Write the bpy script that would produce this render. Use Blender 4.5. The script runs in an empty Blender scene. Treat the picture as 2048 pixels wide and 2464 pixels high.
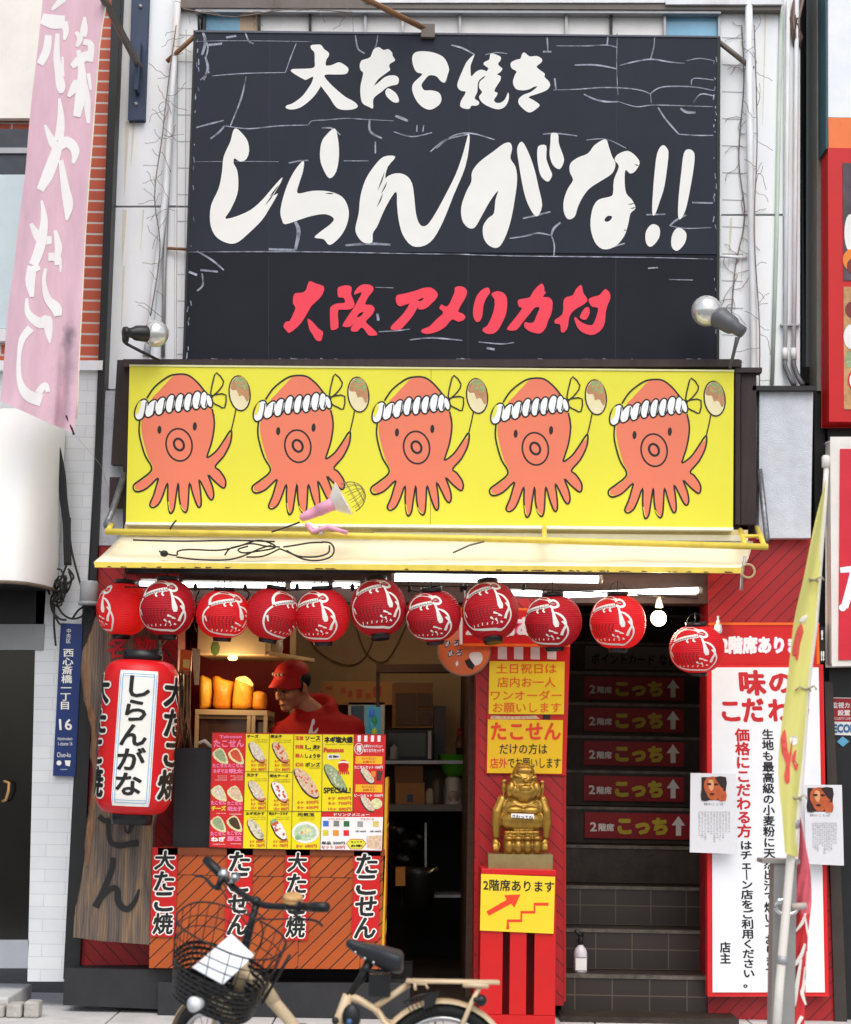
import bpy, bmesh, math, random
from mathutils import Vector, Matrix
from mathutils.geometry import tessellate_polygon
R = math.radians
random.seed(7)
S = bpy.context.scene
COL = S.collection

# ------------------------------------------------------------------ camera
FPX, W0, H0 = 4300.0, 2048.0, 2464.0
CAM = Vector((0.0, -10.0, 1.4))
PITCH = math.atan(583 / FPX)
ROLL = 0.018
f_ = Vector((0, math.cos(PITCH), math.sin(PITCH)))
r0 = Vector((1, 0, 0)); u0 = Vector((0, -math.sin(PITCH), math.cos(PITCH)))
cR, sR = math.cos(ROLL), math.sin(ROLL)
RV = cR * r0 + sR * u0
UV = cR * u0 - sR * r0
cd = bpy.data.cameras.new('camera'); cam = bpy.data.objects.new('camera', cd); COL.objects.link(cam)
M = Matrix((RV, UV, -f_)).transposed().to_4x4(); M.translation = CAM
cam.matrix_world = M
cd.sensor_fit = 'HORIZONTAL'; cd.sensor_width = 36; cd.lens = FPX / W0 * 36
cd.clip_start = 0.1; cd.clip_end = 500
cd.dof.use_dof = True; cd.dof.focus_distance = 9.9; cd.dof.aperture_fstop = 3.2
S.camera = cam

# ------------------------------------------------------------------ world, sun, exposure
wd = bpy.data.worlds.new('World'); S.world = wd; wd.use_nodes = True
nt = wd.node_tree
sky = nt.nodes.new('ShaderNodeTexSky'); sky.sky_type = 'NISHITA'; sky.sun_disc = False
sky.sun_elevation = R(55); sky.sun_rotation = R(175); sky.dust_density = 3.0; sky.air_density = 1.0; sky.ozone_density = 0.6
bg = nt.nodes['Background']; bg.inputs['Strength'].default_value = 0.15
hs = nt.nodes.new('ShaderNodeHueSaturation'); hs.inputs['Saturation'].default_value = 0.5   # overcast: grey the blue sky
nt.links.new(sky.outputs[0], hs.inputs['Color']); nt.links.new(hs.outputs[0], bg.inputs['Color'])
sd = bpy.data.lights.new('sun', 'SUN'); sd.energy = 1.1; sd.angle = R(60); sd.color = (1, 0.98, 0.95)
sun = bpy.data.objects.new('sun', sd); COL.objects.link(sun)
sun.rotation_euler = (R(38), 0, R(10))
S.view_settings.view_transform = 'Standard'; S.view_settings.look = 'None'
S.view_settings.exposure = 0.32; S.view_settings.gamma = 1.0
S.cycles.max_bounces = 6; S.cycles.caustics_reflective = False; S.cycles.caustics_refractive = False
S.cycles.sample_clamp_indirect = 4

# ------------------------------------------------------------------ pixel <-> place helpers
def W(px, py, Y=0.0):
    """point of the plane y=Y seen at source pixel (px,py)"""
    d = f_ * FPX + RV * (px - W0 / 2) - UV * (py - H0 / 2)
    return CAM + d * ((Y - CAM.y) / d.y)
def sc(Y=0.0):           # metres per source pixel at depth Y
    return (Y + 10.0) / FPX / math.cos(PITCH)

# ------------------------------------------------------------------ materials
def lin(h):
    if isinstance(h, str):
        h = h.lstrip('#'); v = [int(h[i:i + 2], 16) / 255 for i in (0, 2, 4)]
    else: v = h
    return tuple(c / 12.92 if c <= 0.04045 else ((c + 0.055) / 1.055) ** 2.4 for c in v)
MATS = {}
def mat(name, col=None, rough=0.55, metal=0.0, var=0.08, nscale=6.0, bump=0.0, bscale=60.0, emit=None, es=1.0, spec=0.4, stain=0.0, staincol='5a4a35', stretch=None, trans=0.0, k=1.0):
    if name in MATS: return MATS[name]
    m = bpy.data.materials.new(name); m.use_nodes = True; MATS[name] = m
    t = m.node_tree; b = t.nodes['Principled BSDF']; L = t.links
    c = tuple(v * k for v in lin(col))
    b.inputs['Roughness'].default_value = rough; b.inputs['Metallic'].default_value = metal
    b.inputs['Specular IOR Level'].default_value = spec
    if trans: b.inputs['Transmission Weight'].default_value = trans
    tc = t.nodes.new('ShaderNodeTexCoord'); vec = tc.outputs['Object']
    if stretch:
        mp = t.nodes.new('ShaderNodeMapping'); mp.inputs['Scale'].default_value = stretch; L.new(vec, mp.inputs[0]); vec = mp.outputs[0]
    n = t.nodes.new('ShaderNodeTexNoise'); n.inputs['Scale'].default_value = nscale; n.inputs['Detail'].default_value = 6; n.inputs['Roughness'].default_value = 0.65
    L.new(vec, n.inputs['Vector'])
    rp = t.nodes.new('ShaderNodeValToRGB'); L.new(n.outputs['Fac'], rp.inputs[0])
    rp.color_ramp.elements[0].position = 0.3; rp.color_ramp.elements[1].position = 0.7
    rp.color_ramp.elements[0].color = (*[v * (1 - var) for v in c], 1); rp.color_ramp.elements[1].color = (*[min(0.9, v * (1 + var)) for v in c], 1)
    out = rp.outputs[0]
    if stain:
        n2 = t.nodes.new('ShaderNodeTexNoise'); n2.inputs['Scale'].default_value = nscale * 0.45; n2.inputs['Detail'].default_value = 8; n2.inputs['Roughness'].default_value = 0.7
        mp2 = t.nodes.new('ShaderNodeMapping'); mp2.inputs['Scale'].default_value = (1, 1, 0.25); L.new(tc.outputs['Object'], mp2.inputs[0]); L.new(mp2.outputs[0], n2.inputs['Vector'])
        r2 = t.nodes.new('ShaderNodeValToRGB'); r2.color_ramp.elements[0].position = 0.52; r2.color_ramp.elements[1].position = 0.75
        r2.color_ramp.elements[0].color = (0, 0, 0, 1); r2.color_ramp.elements[1].color = (stain,) * 3 + (1,)
        L.new(n2.outputs['Fac'], r2.inputs[0])
        mx = t.nodes.new('ShaderNodeMix'); mx.data_type = 'RGBA'; L.new(r2.outputs[0], mx.inputs[0]); L.new(out, mx.inputs[6]); mx.inputs[7].default_value = (*lin(staincol), 1)
        out = mx.outputs[2]
    L.new(out, b.inputs['Base Color'])
    if bump:
        n3 = t.nodes.new('ShaderNodeTexNoise'); n3.inputs['Scale'].default_value = bscale; n3.inputs['Detail'].default_value = 4; L.new(vec, n3.inputs['Vector'])
        bp = t.nodes.new('ShaderNodeBump'); bp.inputs['Strength'].default_value = bump; bp.inputs['Distance'].default_value = 0.01
        L.new(n3.outputs['Fac'], bp.inputs['Height']); L.new(bp.outputs[0], b.inputs['Normal'])
    if emit:
        b.inputs['Emission Color'].default_value = (*lin(emit), 1); b.inputs['Emission Strength'].default_value = es
    return m
def nodes_of(m): return m.node_tree, m.node_tree.nodes['Principled BSDF'], m.node_tree.links
def brick_mat(name, c1, c2, mortar, bw, bh, ms, rough=0.6, bump=0.4, off=0.5):
    m = bpy.data.materials.new(name); m.use_nodes = True; MATS[name] = m
    t, b, L = nodes_of(m)
    tc = t.nodes.new('ShaderNodeTexCoord'); sp = t.nodes.new('ShaderNodeSeparateXYZ'); cb = t.nodes.new('ShaderNodeCombineXYZ')
    L.new(tc.outputs['Object'], sp.inputs[0])
    ad = t.nodes.new('ShaderNodeMath'); ad.operation = 'ADD'; L.new(sp.outputs[0], ad.inputs[0]); L.new(sp.outputs[1], ad.inputs[1])
    L.new(ad.outputs[0], cb.inputs[0]); L.new(sp.outputs[2], cb.inputs[1])
    br = t.nodes.new('ShaderNodeTexBrick'); L.new(cb.outputs[0], br.inputs['Vector'])
    br.inputs['Color1'].default_value = (*lin(c1), 1); br.inputs['Color2'].default_value = (*lin(c2), 1); br.inputs['Mortar'].default_value = (*lin(mortar), 1)
    br.inputs['Scale'].default_value = 1; br.inputs['Brick Width'].default_value = bw; br.inputs['Row Height'].default_value = bh; br.inputs['Mortar Size'].default_value = ms
    br.offset = off
    n = t.nodes.new('ShaderNodeTexNoise'); n.inputs['Scale'].default_value = 3; n.inputs['Detail'].default_value = 8
    L.new(tc.outputs['Object'], n.inputs['Vector'])
    mx = t.nodes.new('ShaderNodeMix'); mx.data_type = 'RGBA'; mx.blend_type = 'MULTIPLY'; mx.inputs[0].default_value = 0.35
    L.new(br.outputs['Color'], mx.inputs[6]); L.new(n.outputs['Fac'], mx.inputs[7])
    L.new(mx.outputs[2], b.inputs['Base Color'])
    bp = t.nodes.new('ShaderNodeBump'); bp.inputs['Strength'].default_value = bump; bp.inputs['Distance'].default_value = 0.004; bp.invert = True
    L.new(br.outputs['Fac'], bp.inputs['Height']); L.new(bp.outputs[0], b.inputs['Normal'])
    b.inputs['Roughness'].default_value = rough
    return m
def plank_mat(name, c1, c2, seam, pitch, sx, sz, panel=None, width=0.07, rough=0.5):
    """painted boards with dark slanting grooves; panel = width of vertical panels whose grooves are out of step"""
    m = bpy.data.materials.new(name); m.use_nodes = True; MATS[name] = m
    t, b, L = nodes_of(m)
    tc = t.nodes.new('ShaderNodeTexCoord'); sp = t.nodes.new('ShaderNodeSeparateXYZ'); L.new(tc.outputs['Object'], sp.inputs[0])
    def mth(op, a, bb=None, c=None):
        q = t.nodes.new('ShaderNodeMath'); q.operation = op
        for i, v in enumerate((a, bb, c)):
            if v is None: continue
            if isinstance(v, (int, float)): q.inputs[i].default_value = v
            else: L.new(v, q.inputs[i])
        return q.outputs[0]
    xx = mth('SUBTRACT', sp.outputs[0], sp.outputs[1])
    d = mth('ADD', mth('MULTIPLY', xx, sx / pitch), mth('MULTIPLY', sp.outputs[2], sz / pitch))
    seamv = None
    if panel:
        pi = mth('FLOOR', mth('DIVIDE', xx, panel)); hz = mth('FLOOR', mth('DIVIDE', sp.outputs[2], panel * 1.5))
        d = mth('ADD', d, mth('ADD', mth('MULTIPLY', pi, 0.37), mth('MULTIPLY', hz, 0.61)))
        s1 = mth('LESS_THAN', mth('FRACT', mth('DIVIDE', xx, panel)), 0.012)
        s2 = mth('LESS_THAN', mth('FRACT', mth('DIVIDE', sp.outputs[2], panel * 1.5)), 0.010)
        seamv = mth('MULTIPLY', mth('MAXIMUM', s1, s2), 0.75)
    fr = mth('FRACT', d)
    g = mth('LESS_THAN', fr, width)
    if panel:   # worn, broken painted stripes
        nb = t.nodes.new('ShaderNodeTexNoise'); nb.inputs['Scale'].default_value = 14; L.new(tc.outputs['Object'], nb.inputs['Vector'])
        g = mth('MULTIPLY', g, mth('GREATER_THAN', nb.outputs['Fac'], 0.27))
        g = mth('MAXIMUM', g, seamv)
    fl = mth('FLOOR', d)
    wn = t.nodes.new('ShaderNodeTexWhiteNoise'); wn.noise_dimensions = '1D'; L.new(fl, wn.inputs['W'])
    n = t.nodes.new('ShaderNodeTexNoise'); n.inputs['Scale'].default_value = 3; n.inputs['Detail'].default_value = 10; n.inputs['Roughness'].default_value = .75
    gm = t.nodes.new('ShaderNodeMapping'); gm.inputs['Rotation'].default_value = (0, R(45 if sx * sz > 0 else -45), 0); gm.inputs['Scale'].default_value = (1, 1, 12); L.new(tc.outputs['Object'], gm.inputs[0]); L.new(gm.outputs[0], n.inputs['Vector'])
    fac = mth('ADD', mth('MULTIPLY', wn.outputs['Value'], 0.45), mth('MULTIPLY', n.outputs['Fac'], 0.55))
    mx = t.nodes.new('ShaderNodeMix'); mx.data_type = 'RGBA'; L.new(fac, mx.inputs[0]); mx.inputs[6].default_value = (*lin(c1), 1); mx.inputs[7].default_value = (*lin(c2), 1)
    m2 = t.nodes.new('ShaderNodeMix'); m2.data_type = 'RGBA'; L.new(g, m2.inputs[0]); L.new(mx.outputs[2], m2.inputs[6]); m2.inputs[7].default_value = (*lin(seam), 1)
    L.new(m2.outputs[2], b.inputs['Base Color'])
    bp = t.nodes.new('ShaderNodeBump'); bp.inputs['Strength'].default_value = 0.8; bp.inputs['Distance'].default_value = 0.01; bp.invert = True
    L.new(g, bp.inputs['Height']); L.new(bp.outputs[0], b.inputs['Normal'])
    b.inputs['Roughness'].default_value = rough
    return m

# ------------------------------------------------------------------ mesh builder
class MB:
    def __init__(s): s.v = []; s.f = []; s.m = []; s.sm = []; s.mats = []
    def mi(s, m):
        if m not in s.mats: s.mats.append(m)
        return s.mats.index(m)
    def add(s, vs, fs, m, smooth=False):
        o = len(s.v); s.v += [tuple(v) for v in vs]; i = s.mi(m)
        for f in fs: s.f.append(tuple(o + k for k in f)); s.m.append(i); s.sm.append(smooth)
    def slab(s, pts, Y, t, m, back=None):
        """polygon given in pixels, front face at y=Y, t metres thick straight back"""
        if abs(sum(pts[i][0] * pts[(i + 1) % len(pts)][1] - pts[(i + 1) % len(pts)][0] * pts[i][1] for i in range(len(pts)))) < 1e-6: return
        w = [W(x, y, Y) for x, y in pts]; n = len(w)
        vs = w + [p + Vector((0, t, 0)) for p in w]
        tri = tessellate_polygon([w])
        fs = [tuple(k) for k in tri] + [tuple(k + n for k in reversed(q)) for q in tri] + [(i, (i + 1) % n, n + (i + 1) % n, n + i) for i in range(n)]
        s.add(vs, fs, m)
    def rect(s, x0, y0, x1, y1, Y, t, m): s.slab([(x0, y0), (x1, y0), (x1, y1), (x0, y1)], Y, t, m)
    def box(s, x0, x1, y0, y1, z0, z1, m):
        vs = [(x, y, z) for x in (x0, x1) for y in (y0, y1) for z in (z0, z1)]
        s.add(vs, [(0, 1, 3, 2), (4, 6, 7, 5), (0, 4, 5, 1), (2, 3, 7, 6), (0, 2, 6, 4), (1, 5, 7, 3)], m)
    def quad(s, ps, m): s.add(ps, [tuple(range(len(ps)))], m)
    def poly(s, w, m):
        s.add(w, [tuple(k) for k in tessellate_polygon([[Vector(p) for p in w]])], m)
    def tube(s, pts, r, m, seg=10, close=False, caps=True):
        pts = [Vector(p) for p in pts]; n = len(pts)
        rs = r if isinstance(r, (list, tuple)) else [r] * n
        prev = None; rings = []
        for i, p in enumerate(pts):
            if close: d = pts[(i + 1) % n] - pts[i - 1]
            else: d = pts[min(i + 1, n - 1)] - pts[max(i - 1, 0)]
            d.normalize()
            a = prev if prev is not None else (Vector((0, 0, 1)) if abs(d.z) < 0.9 else Vector((1, 0, 0)))
            a = (a - d * a.dot(d)).normalized(); prev = a; bb = d.cross(a)
            rings.append([p + (a * math.cos(2 * math.pi * k / seg) + bb * math.sin(2 * math.pi * k / seg)) * rs[i] for k in range(seg)])
        vs = [q for rg in rings for q in rg]; fs = []
        for i in range(n if close else n - 1):
            j = (i + 1) % n
            for k in range(seg): fs.append((i * seg + k, i * seg + (k + 1) % seg, j * seg + (k + 1) % seg, j * seg + k))
        if caps and not close: fs += [tuple(range(seg - 1, -1, -1)), tuple((n - 1) * seg + k for k in range(seg))]
        s.add(vs, fs, m, True)
    def lathe(s, prof, m, seg=24, c=(0, 0, 0), axis=None, sxy=(1, 1)):
        c = Vector(c); Q = Matrix.Identity(3) if axis is None else Vector((0, 0, 1)).rotation_difference(Vector(axis)).to_matrix()
        vs = []; fs = []; n = len(prof)
        for r, z in prof:
            for k in range(seg):
                a = 2 * math.pi * k / seg; vs.append(c + Q @ Vector((r * math.cos(a) * sxy[0], r * math.sin(a) * sxy[1], z)))
        for i in range(n - 1):
            for k in range(seg): fs.append((i * seg + k, i * seg + (k + 1) % seg, (i + 1) * seg + (k + 1) % seg, (i + 1) * seg + k))
        if prof[0][0] > 1e-6: fs.append(tuple(range(seg - 1, -1, -1)))
        if prof[-1][0] > 1e-6: fs.append(tuple((n - 1) * seg + k for k in range(seg)))
        s.add(vs, fs, m, True)
    def ell(s, c, r, m, seg=20, rot=None):
        Q = rot.to_matrix() if rot else Matrix.Identity(3); c = Vector(c); vs = []; fs = []; n = seg // 2
        for i in range(n + 1):
            t = math.pi * i / n
            for k in range(seg):
                a = 2 * math.pi * k / seg
                vs.append(c + Q @ Vector((r[0] * math.sin(t) * math.cos(a), r[1] * math.sin(t) * math.sin(a), r[2] * math.cos(t))))
        for i in range(n):
            for k in range(seg): fs.append((i * seg + k, (i + 1) * seg + k, (i + 1) * seg + (k + 1) % seg, i * seg + (k + 1) % seg))
        s.add(vs, fs, m, True)
    # ---- flat painting in pixel space on a plane
    def ppoly(s, pts, Y, m, smooth=0, holes=()):
        if smooth: pts = spline(pts, smooth); holes = [spline(h, smooth) for h in holes]
        loops = [[W(x, y, Y) for x, y in pts]] + [[W(x, y, Y) for x, y in h] for h in holes]
        flat = [p for l in loops for p in l]
        s.add(flat, [tuple(k) for k in tessellate_polygon(loops)], m)
    def prect(s, x0, y0, x1, y1, Y, m): s.quad([W(x0, y0, Y), W(x1, y0, Y), W(x1, y1, Y), W(x0, y1, Y)], m)
    def pell(s, cx, cy, rx, ry, Y, m, rot=0, n=20):
        c, q = math.cos(rot), math.sin(rot)
        s.quad([W(cx + rx * math.cos(a) * c - ry * math.sin(a) * q, cy + rx * math.cos(a) * q + ry * math.sin(a) * c, Y) for a in [2 * math.pi * k / n for k in range(n)]], m)
    def pline(s, pts, w, Y, m, smooth=4, close=False):
        ws = w if isinstance(w, (list, tuple)) else [w] * len(pts)
        pts = [(x, y, q) for (x, y), q in zip(pts, ws)]
        if smooth: pts = spline(pts, smooth, close)
        n = len(pts); vs = []
        for i, p in enumerate(pts):
            a = pts[(i - 1) % n] if close else pts[max(i - 1, 0)]; b = pts[(i + 1) % n] if close else pts[min(i + 1, n - 1)]
            dx, dy = b[0] - a[0], b[1] - a[1]; l = math.hypot(dx, dy) or 1; h = p[2] / 2
            vs += [W(p[0] - dy / l * h, p[1] + dx / l * h, Y), W(p[0] + dy / l * h, p[1] - dx / l * h, Y)]
        fs = [(2 * i, 2 * i + 1, 2 * ((i + 1) % n) + 1, 2 * ((i + 1) % n)) for i in range(n if close else n - 1)]
        s.add(vs, fs, m)
    def text(s, txt, x0, y0, x1, y1, Y, m, off=0.0, slant=0.0, quad=None, slope=0.0):
        """horizontal line of writing stretched into the pixel box"""
        vs, fs, bb = glyphs(txt, off); a, b, c, d = bb
        def q(v):
            u = (v[0] - a) / (c - a); t = (d - v[1]) / (d - b)
            return W(x0 + u * (x1 - x0) + slant * (1 - t) * (y1 - y0), y0 + t * (y1 - y0) + slope * u * (x1 - x0), Y - v[2] * 2.5e-5)
        s.add([q(v) for v in vs], fs, m)
    def vtext(s, txt, x0, y0, x1, y1, Y, m, off=0.0, lean=0.0, shear=0.0):
        """vertical writing: one em cell per character between y0 and y1; lean = x drift from top to bottom"""
        n = len(txt); h = (y1 - y0) / n
        for i, ch in enumerate(txt):
            if ch == ' ': continue
            if ch == 'ー': ch = '｜'
            vs, fs, bb = glyphs(ch, off)
            dx = lean * (i + 0.5) / n
            s.add([W(x0 + dx + v[0] * (x1 - x0) + shear * (v[1] - .38) * h, y0 + i * h + (0.88 - v[1]) * h, Y - v[2] * 2.5e-5) for v in vs], fs, m)
    def obj(s, name, parent=None, root=None, bevel=0.0, sharp=False):
        me = bpy.data.meshes.new(name)
        o0 = Vector((0, 0, 0))
        r = root if root is not None else parent
        while r is not None and r.parent is not None: r = r.parent
        if r is not None: o0 = Vector(r.location)
        me.from_pydata([tuple(Vector(v) - o0) for v in s.v], [], s.f)
        for m in s.mats: me.materials.append(m)
        me.polygons.foreach_set('material_index', s.m); me.polygons.foreach_set('use_smooth', s.sm)
        me.validate(); me.update()
        o = bpy.data.objects.new(name, me); COL.objects.link(o)
        if parent is not None: o.parent = parent
        if bevel:
            md = o.modifiers.new('bevel', 'BEVEL'); md.width = bevel; md.segments = 2; md.limit_method = 'ANGLE'; md.angle_limit = R(50)
        return o
def spline(pts, n=4, close=True):
    out = []; N = len(pts); k = len(pts[0])
    for i in range(N if close else N - 1):
        g = (lambda j: pts[j % N]) if close else (lambda j: pts[max(0, min(N - 1, j))])
        a, b, c, d = g(i - 1), g(i), g(i + 1), g(i + 2)
        for j in range(n):
            t = j / n
            out.append(tuple(0.5 * (2 * b[q] + (c[q] - a[q]) * t + (2 * a[q] - 5 * b[q] + 4 * c[q] - d[q]) * t * t + (3 * b[q] - a[q] - 3 * c[q] + d[q]) * t ** 3) for q in range(k)))
    if not close: out.append(tuple(pts[-1]))
    return out
def P(x0, y0, s, txt):
    v = [float(q) for q in txt.split()]
    return [(x0 + v[i] * s, y0 + v[i + 1] * s) for i in range(0, len(v), 2)]
_G = {}
def glyphs(txt, off=0.0):
    k = (txt, off)
    if k in _G: return _G[k]
    if off > .008:   # bolder writing: the same letter laid down several times, a little displaced each time
        v0, f0, _ = glyphs(txt, 0.0); n = 12 if off > .05 else 6; vs = []; fs = []
        for q in range(n + 1):
            dx, dy = (0, 0) if q == n else (off * math.cos(2 * math.pi * q / n), off * math.sin(2 * math.pi * q / n))
            o = len(vs); vs += [(v[0] + dx, v[1] + dy, q) for v in v0]; fs += [tuple(o + i for i in f) for f in f0]
        xs = [v[0] for v in vs]; ys = [v[1] for v in vs]
        _G[k] = (vs, fs, (min(xs), min(ys), max(xs), max(ys))); return _G[k]
    c = bpy.data.curves.new('t', 'FONT'); c.body = txt; c.dimensions = '2D'; c.fill_mode = 'BOTH'; c.resolution_u = 2
    o = bpy.data.objects.new('t', c); COL.objects.link(o)
    me = bpy.data.meshes.new_from_object(o.evaluated_get(bpy.context.evaluated_depsgraph_get()))
    vs = [(v.co.x, v.co.y, 0) for v in me.vertices]; fs = [tuple(p.vertices) for p in me.polygons]
    bpy.data.objects.remove(o); bpy.data.curves.remove(c); bpy.data.meshes.remove(me)
    if not vs: vs = [(0, 0, 0), (1, 0, 0), (1, 1, 0)]; fs = []
    xs = [v[0] for v in vs]; ys = [v[1] for v in vs]
    _G[k] = (vs, fs, (min(xs), min(ys), max(xs), max(ys)))
    return _G[k]
# ------------------------------------------------------------------ things
def thing(name, label, cat, loc=(0, 0, 0), group=None, rot=None):
    o = bpy.data.objects.new(name, None); COL.objects.link(o); o.location = loc
    o.empty_display_size = 0.1
    if rot: o.rotation_euler = rot
    return tag(o, label, cat, group)
def tag(o, label, cat, group=None):
    o['label'] = label; o['category'] = cat
    if group: o['group'] = group
    return o
def structure(o): o['kind'] = 'structure'; return o
def dup(o, parent=None):
    c = o.copy(); COL.objects.link(c)
    if parent is not None: c.parent = parent
    for ch in list(o.children): dup(ch, c)
    return c
def organic(mb, vox=0.012, it=6):
    """weld overlapping shapes into one continuous skin"""
    o = mb.obj('tmp')
    md = o.modifiers.new('r', 'REMESH'); md.mode = 'VOXEL'; md.voxel_size = vox
    m2 = o.modifiers.new('s', 'SMOOTH'); m2.factor = 0.5; m2.iterations = it
    me = bpy.data.meshes.new_from_object(o.evaluated_get(bpy.context.evaluated_depsgraph_get()))
    mats = list(mb.mats); bpy.data.objects.remove(o)
    r = MB(); r.add([v.co.copy() for v in me.vertices], [tuple(p.vertices) for p in me.polygons], mats[0], True)
    bpy.data.meshes.remove(me)
    return r
# ------------------------------------------------------------------ materials
WHITE = mat('white_panel', 'eef2f7', 0.45, stain=0.3, staincol='cdbf9f', nscale=2.0, var=0.04)
GRIDW = mat('grid_panel', 'd3dae4', 0.5, stain=0.3, staincol='a59c8c', nscale=3.0)
STUCCO = mat('grey_stucco', 'ccd0d8', 0.9, var=0.12, nscale=9, bump=0.6, bscale=120)
BLACK = mat('black_paint', '191a1c', 0.5, var=0.3)
DARK = mat('dark_void', '0e0d0d', 0.8, var=0.2)
CHAR = mat('charcoal', '2a2a2c', 0.6, var=0.2, nscale=8, bump=0.1)
BRICK = brick_mat('red_brick', 'd2603f', 'c25534', 'd8cfc8', 0.9, 0.066, 0.006, off=0.3)
TILE = brick_mat('white_tile', 'eef1f3', 'e6eaee', 'd3d8dd', 0.23, 0.067, 0.0022, rough=0.3, bump=0.25)
REDP = plank_mat('red_planks_down', '90090f', 'c0161c', '2a0305', 0.085, 1, 1)
REDP2 = plank_mat('red_planks_up', '840a12', 'b2151d', '2a0305', 0.078, -1, 1)
RED = mat('red_paint', 'ad1217', 0.4, var=0.08)
REDB = mat('red_bright', 'c81416', 0.4, var=0.05)
STONE = brick_mat('dark_step_tile', '2d2520', '352b25', '5e5346', 0.205, 0.11, 0.0035, rough=0.45, bump=0.4, off=0.0)
STONE2 = mat('dark_step_stone', '30261f', 0.55, var=0.5, nscale=9, bump=0.25, stain=.4, staincol='5a4d42')
EDGE = mat('step_edge', '5d574f', 0.5, var=0.5, nscale=14)
CONC = mat('pale_paving', 'c9c8c6', 0.85, var=0.12, nscale=7, bump=0.3, bscale=150, stain=0.3, staincol='8d8a85')
ASPH = mat('asphalt', '5b5a59', 0.9, var=0.25, nscale=20, bump=0.4, bscale=200)
STEEL = mat('painted_steel', '6d6660', 0.5, var=0.15, stain=0.4, staincol='6e4426')
RUST = mat('rusty_steel', '8a6242', 0.7, var=0.3, nscale=10, stain=0.5, staincol='55453a')
BLUEP = mat('blue_steel', '33415a', 0.5, var=0.12)
PIPEW = mat('white_pipe', 'e3e6ea', 0.4, stain=0.6, staincol='b89a70', nscale=5)
GREYM = mat('grey_metal', 'a7a8aa', 0.45, metal=0.3, var=0.1)
GLASSB = mat('blue_glass', '7fb6d3', 0.15, var=0.2, nscale=3)
PANEW = mat('white_blind', 'e9e7e4', 0.5, var=0.06)
TAN = mat('tan_board', 'c2a98d', 0.6)
BEIGE = mat('beige_wall', 'c3a57c', 0.7, var=0.1, nscale=3, stain=0.3, staincol='7d6545')
BROWN = mat('brown_wood', '4a3324', 0.6, var=0.25, nscale=4, stretch=(1, 1, 8))
FLOORM = mat('shop_floor_tile', '3a2f28', 0.5, var=0.3, nscale=5)

# ------------------------------------------------------------------ ground
b = MB(); b.quad([(-60, -60, -0.012), (60, -60, -0.012), (60, 60, -0.012), (-60, 60, -0.012)], ASPH)
structure(b.obj('road'))
b = MB()
xs = [-4.2, -3.3, -2.45, -1.6, -0.75, 0.1, 0.95, 1.8, 2.65, 3.5]; ys = [-3.9, -3.05, -2.2, -1.35, -0.5, 0.6]
for i in range(len(xs) - 1):
    for j in range(len(ys) - 1):
        q = 0.004 if (i + j) % 2 else 0.005
        b.box(xs[i] + q, xs[i + 1] - q, ys[j] + q, ys[j + 1] - q, -0.2, -0.001 * ((i * 3 + j) % 3), CONC)
b.box(-4.2, 3.5, -4.05, -3.91, -0.2, 0.002, mat('kerb', 'b2b0ac', 0.85, bump=0.3))
structure(b.obj('pavement', bevel=0.004))
b = MB(); b.box(-1.62, 0.31, 0.01, 2.62, 0.0, 0.06, FLOORM); structure(b.obj('shop_floor'))

# ------------------------------------------------------------------ the shop building
shop = thing('shop_building', 'white panelled narrow shop building with red slatted ground floor and black sign', 'building', (0, 0.3, 0))
b = MB()
# upper wall with the recessed joint lines built as gaps between panels
for (x0, y0, x1, y1) in ((268, -230, 425, 494), (262, 500, 420, 935), (425, -230, 475, 494), (420, 500, 470, 935), (470, 100, 1735, 935), (470, -230, 1735, -30), (1735, -230, 1885, 514), (1735, 520, 1885, 935), (1885, -230, 1925, 935)):
    b.rect(x0, y0, x1, y1, 0.11, 0.15, WHITE)
b.rect(255, -230, 1930, 940, 0.31, 0.1, DARK)
fw = b.obj('facade_wall', shop, bevel=0.002)
b = MB()
for x in (428, 448, 466):
    b.pline([(x, 70), (x - 4, 870)], 2, 0.1085, GREYM, 0)
for y in range(70, 880, 64):
    b.pline([(427, y + 14), (470, y + 15)], 2, 0.1080, GREYM, 0)
for y in range(90, 880, 65):
    b.pline([(1738, y), (1788, y + 2)], 2, 0.1080, GREYM, 0)
b.obj('panel_joint', shop)
SK = mat('rust_streak', 'dcd6c2', 0.6, var=.1); rr = random.Random(8)
for x, y0, y1, w_ in ((306, 292, 470, 9), (322, 292, 400, 6), (300, 505, 640, 10), (298, 640, 800, 5), (1842, 30, 300, 4), (1790, 524, 700, 4), (1760, 524, 640, 6), (345, 505, 600, 4)):
    b = MB(); b.pline([(x, y0), (x - 3, (y0 + y1) / 2), (x - 7, y1)], [w_, w_ * .7, 1], 0.1085, SK, 4, False); b.obj('rust_streak', shop)
b = MB()
b.rect(232, 940, 345, 1312, 0.02, 0.28, STUCCO); b.obj('stucco_panel', shop)
b = MB()
b.slab([(1828, 938), (1957, 938), (1951, 1294), (1826, 1294)], -0.05, 0.35, STUCCO); b.slab([(1812, 928), (1965, 928), (1962, 939), (1810, 939)], -0.09, 0.4, CHAR); b.obj('stucco_panel', shop)
b = MB()
b.slab([(235, 1312), (432, 1312), (418, 2332), (180, 2332)], 0.03, 0.3, REDP); b.obj('red_cladding', shop)
b = MB(); b.slab([(1704, 1294), (1958, 1294), (2012, 2480), (1704, 2480)], 0.02, 0.3, REDP2); b.obj('red_cladding', shop)
b = MB(); b.slab([(1148, 1440), (1368, 1440), (1356, 2420), (1139, 2420)], -0.08, 0.34, REDP)
b.rect(1146, 1440, 1153, 2420, -0.084, 0.02, RED); b.rect(1356, 1440, 1362, 2410, -0.084, 0.02, RED)
b.obj('pillar', shop)
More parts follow.
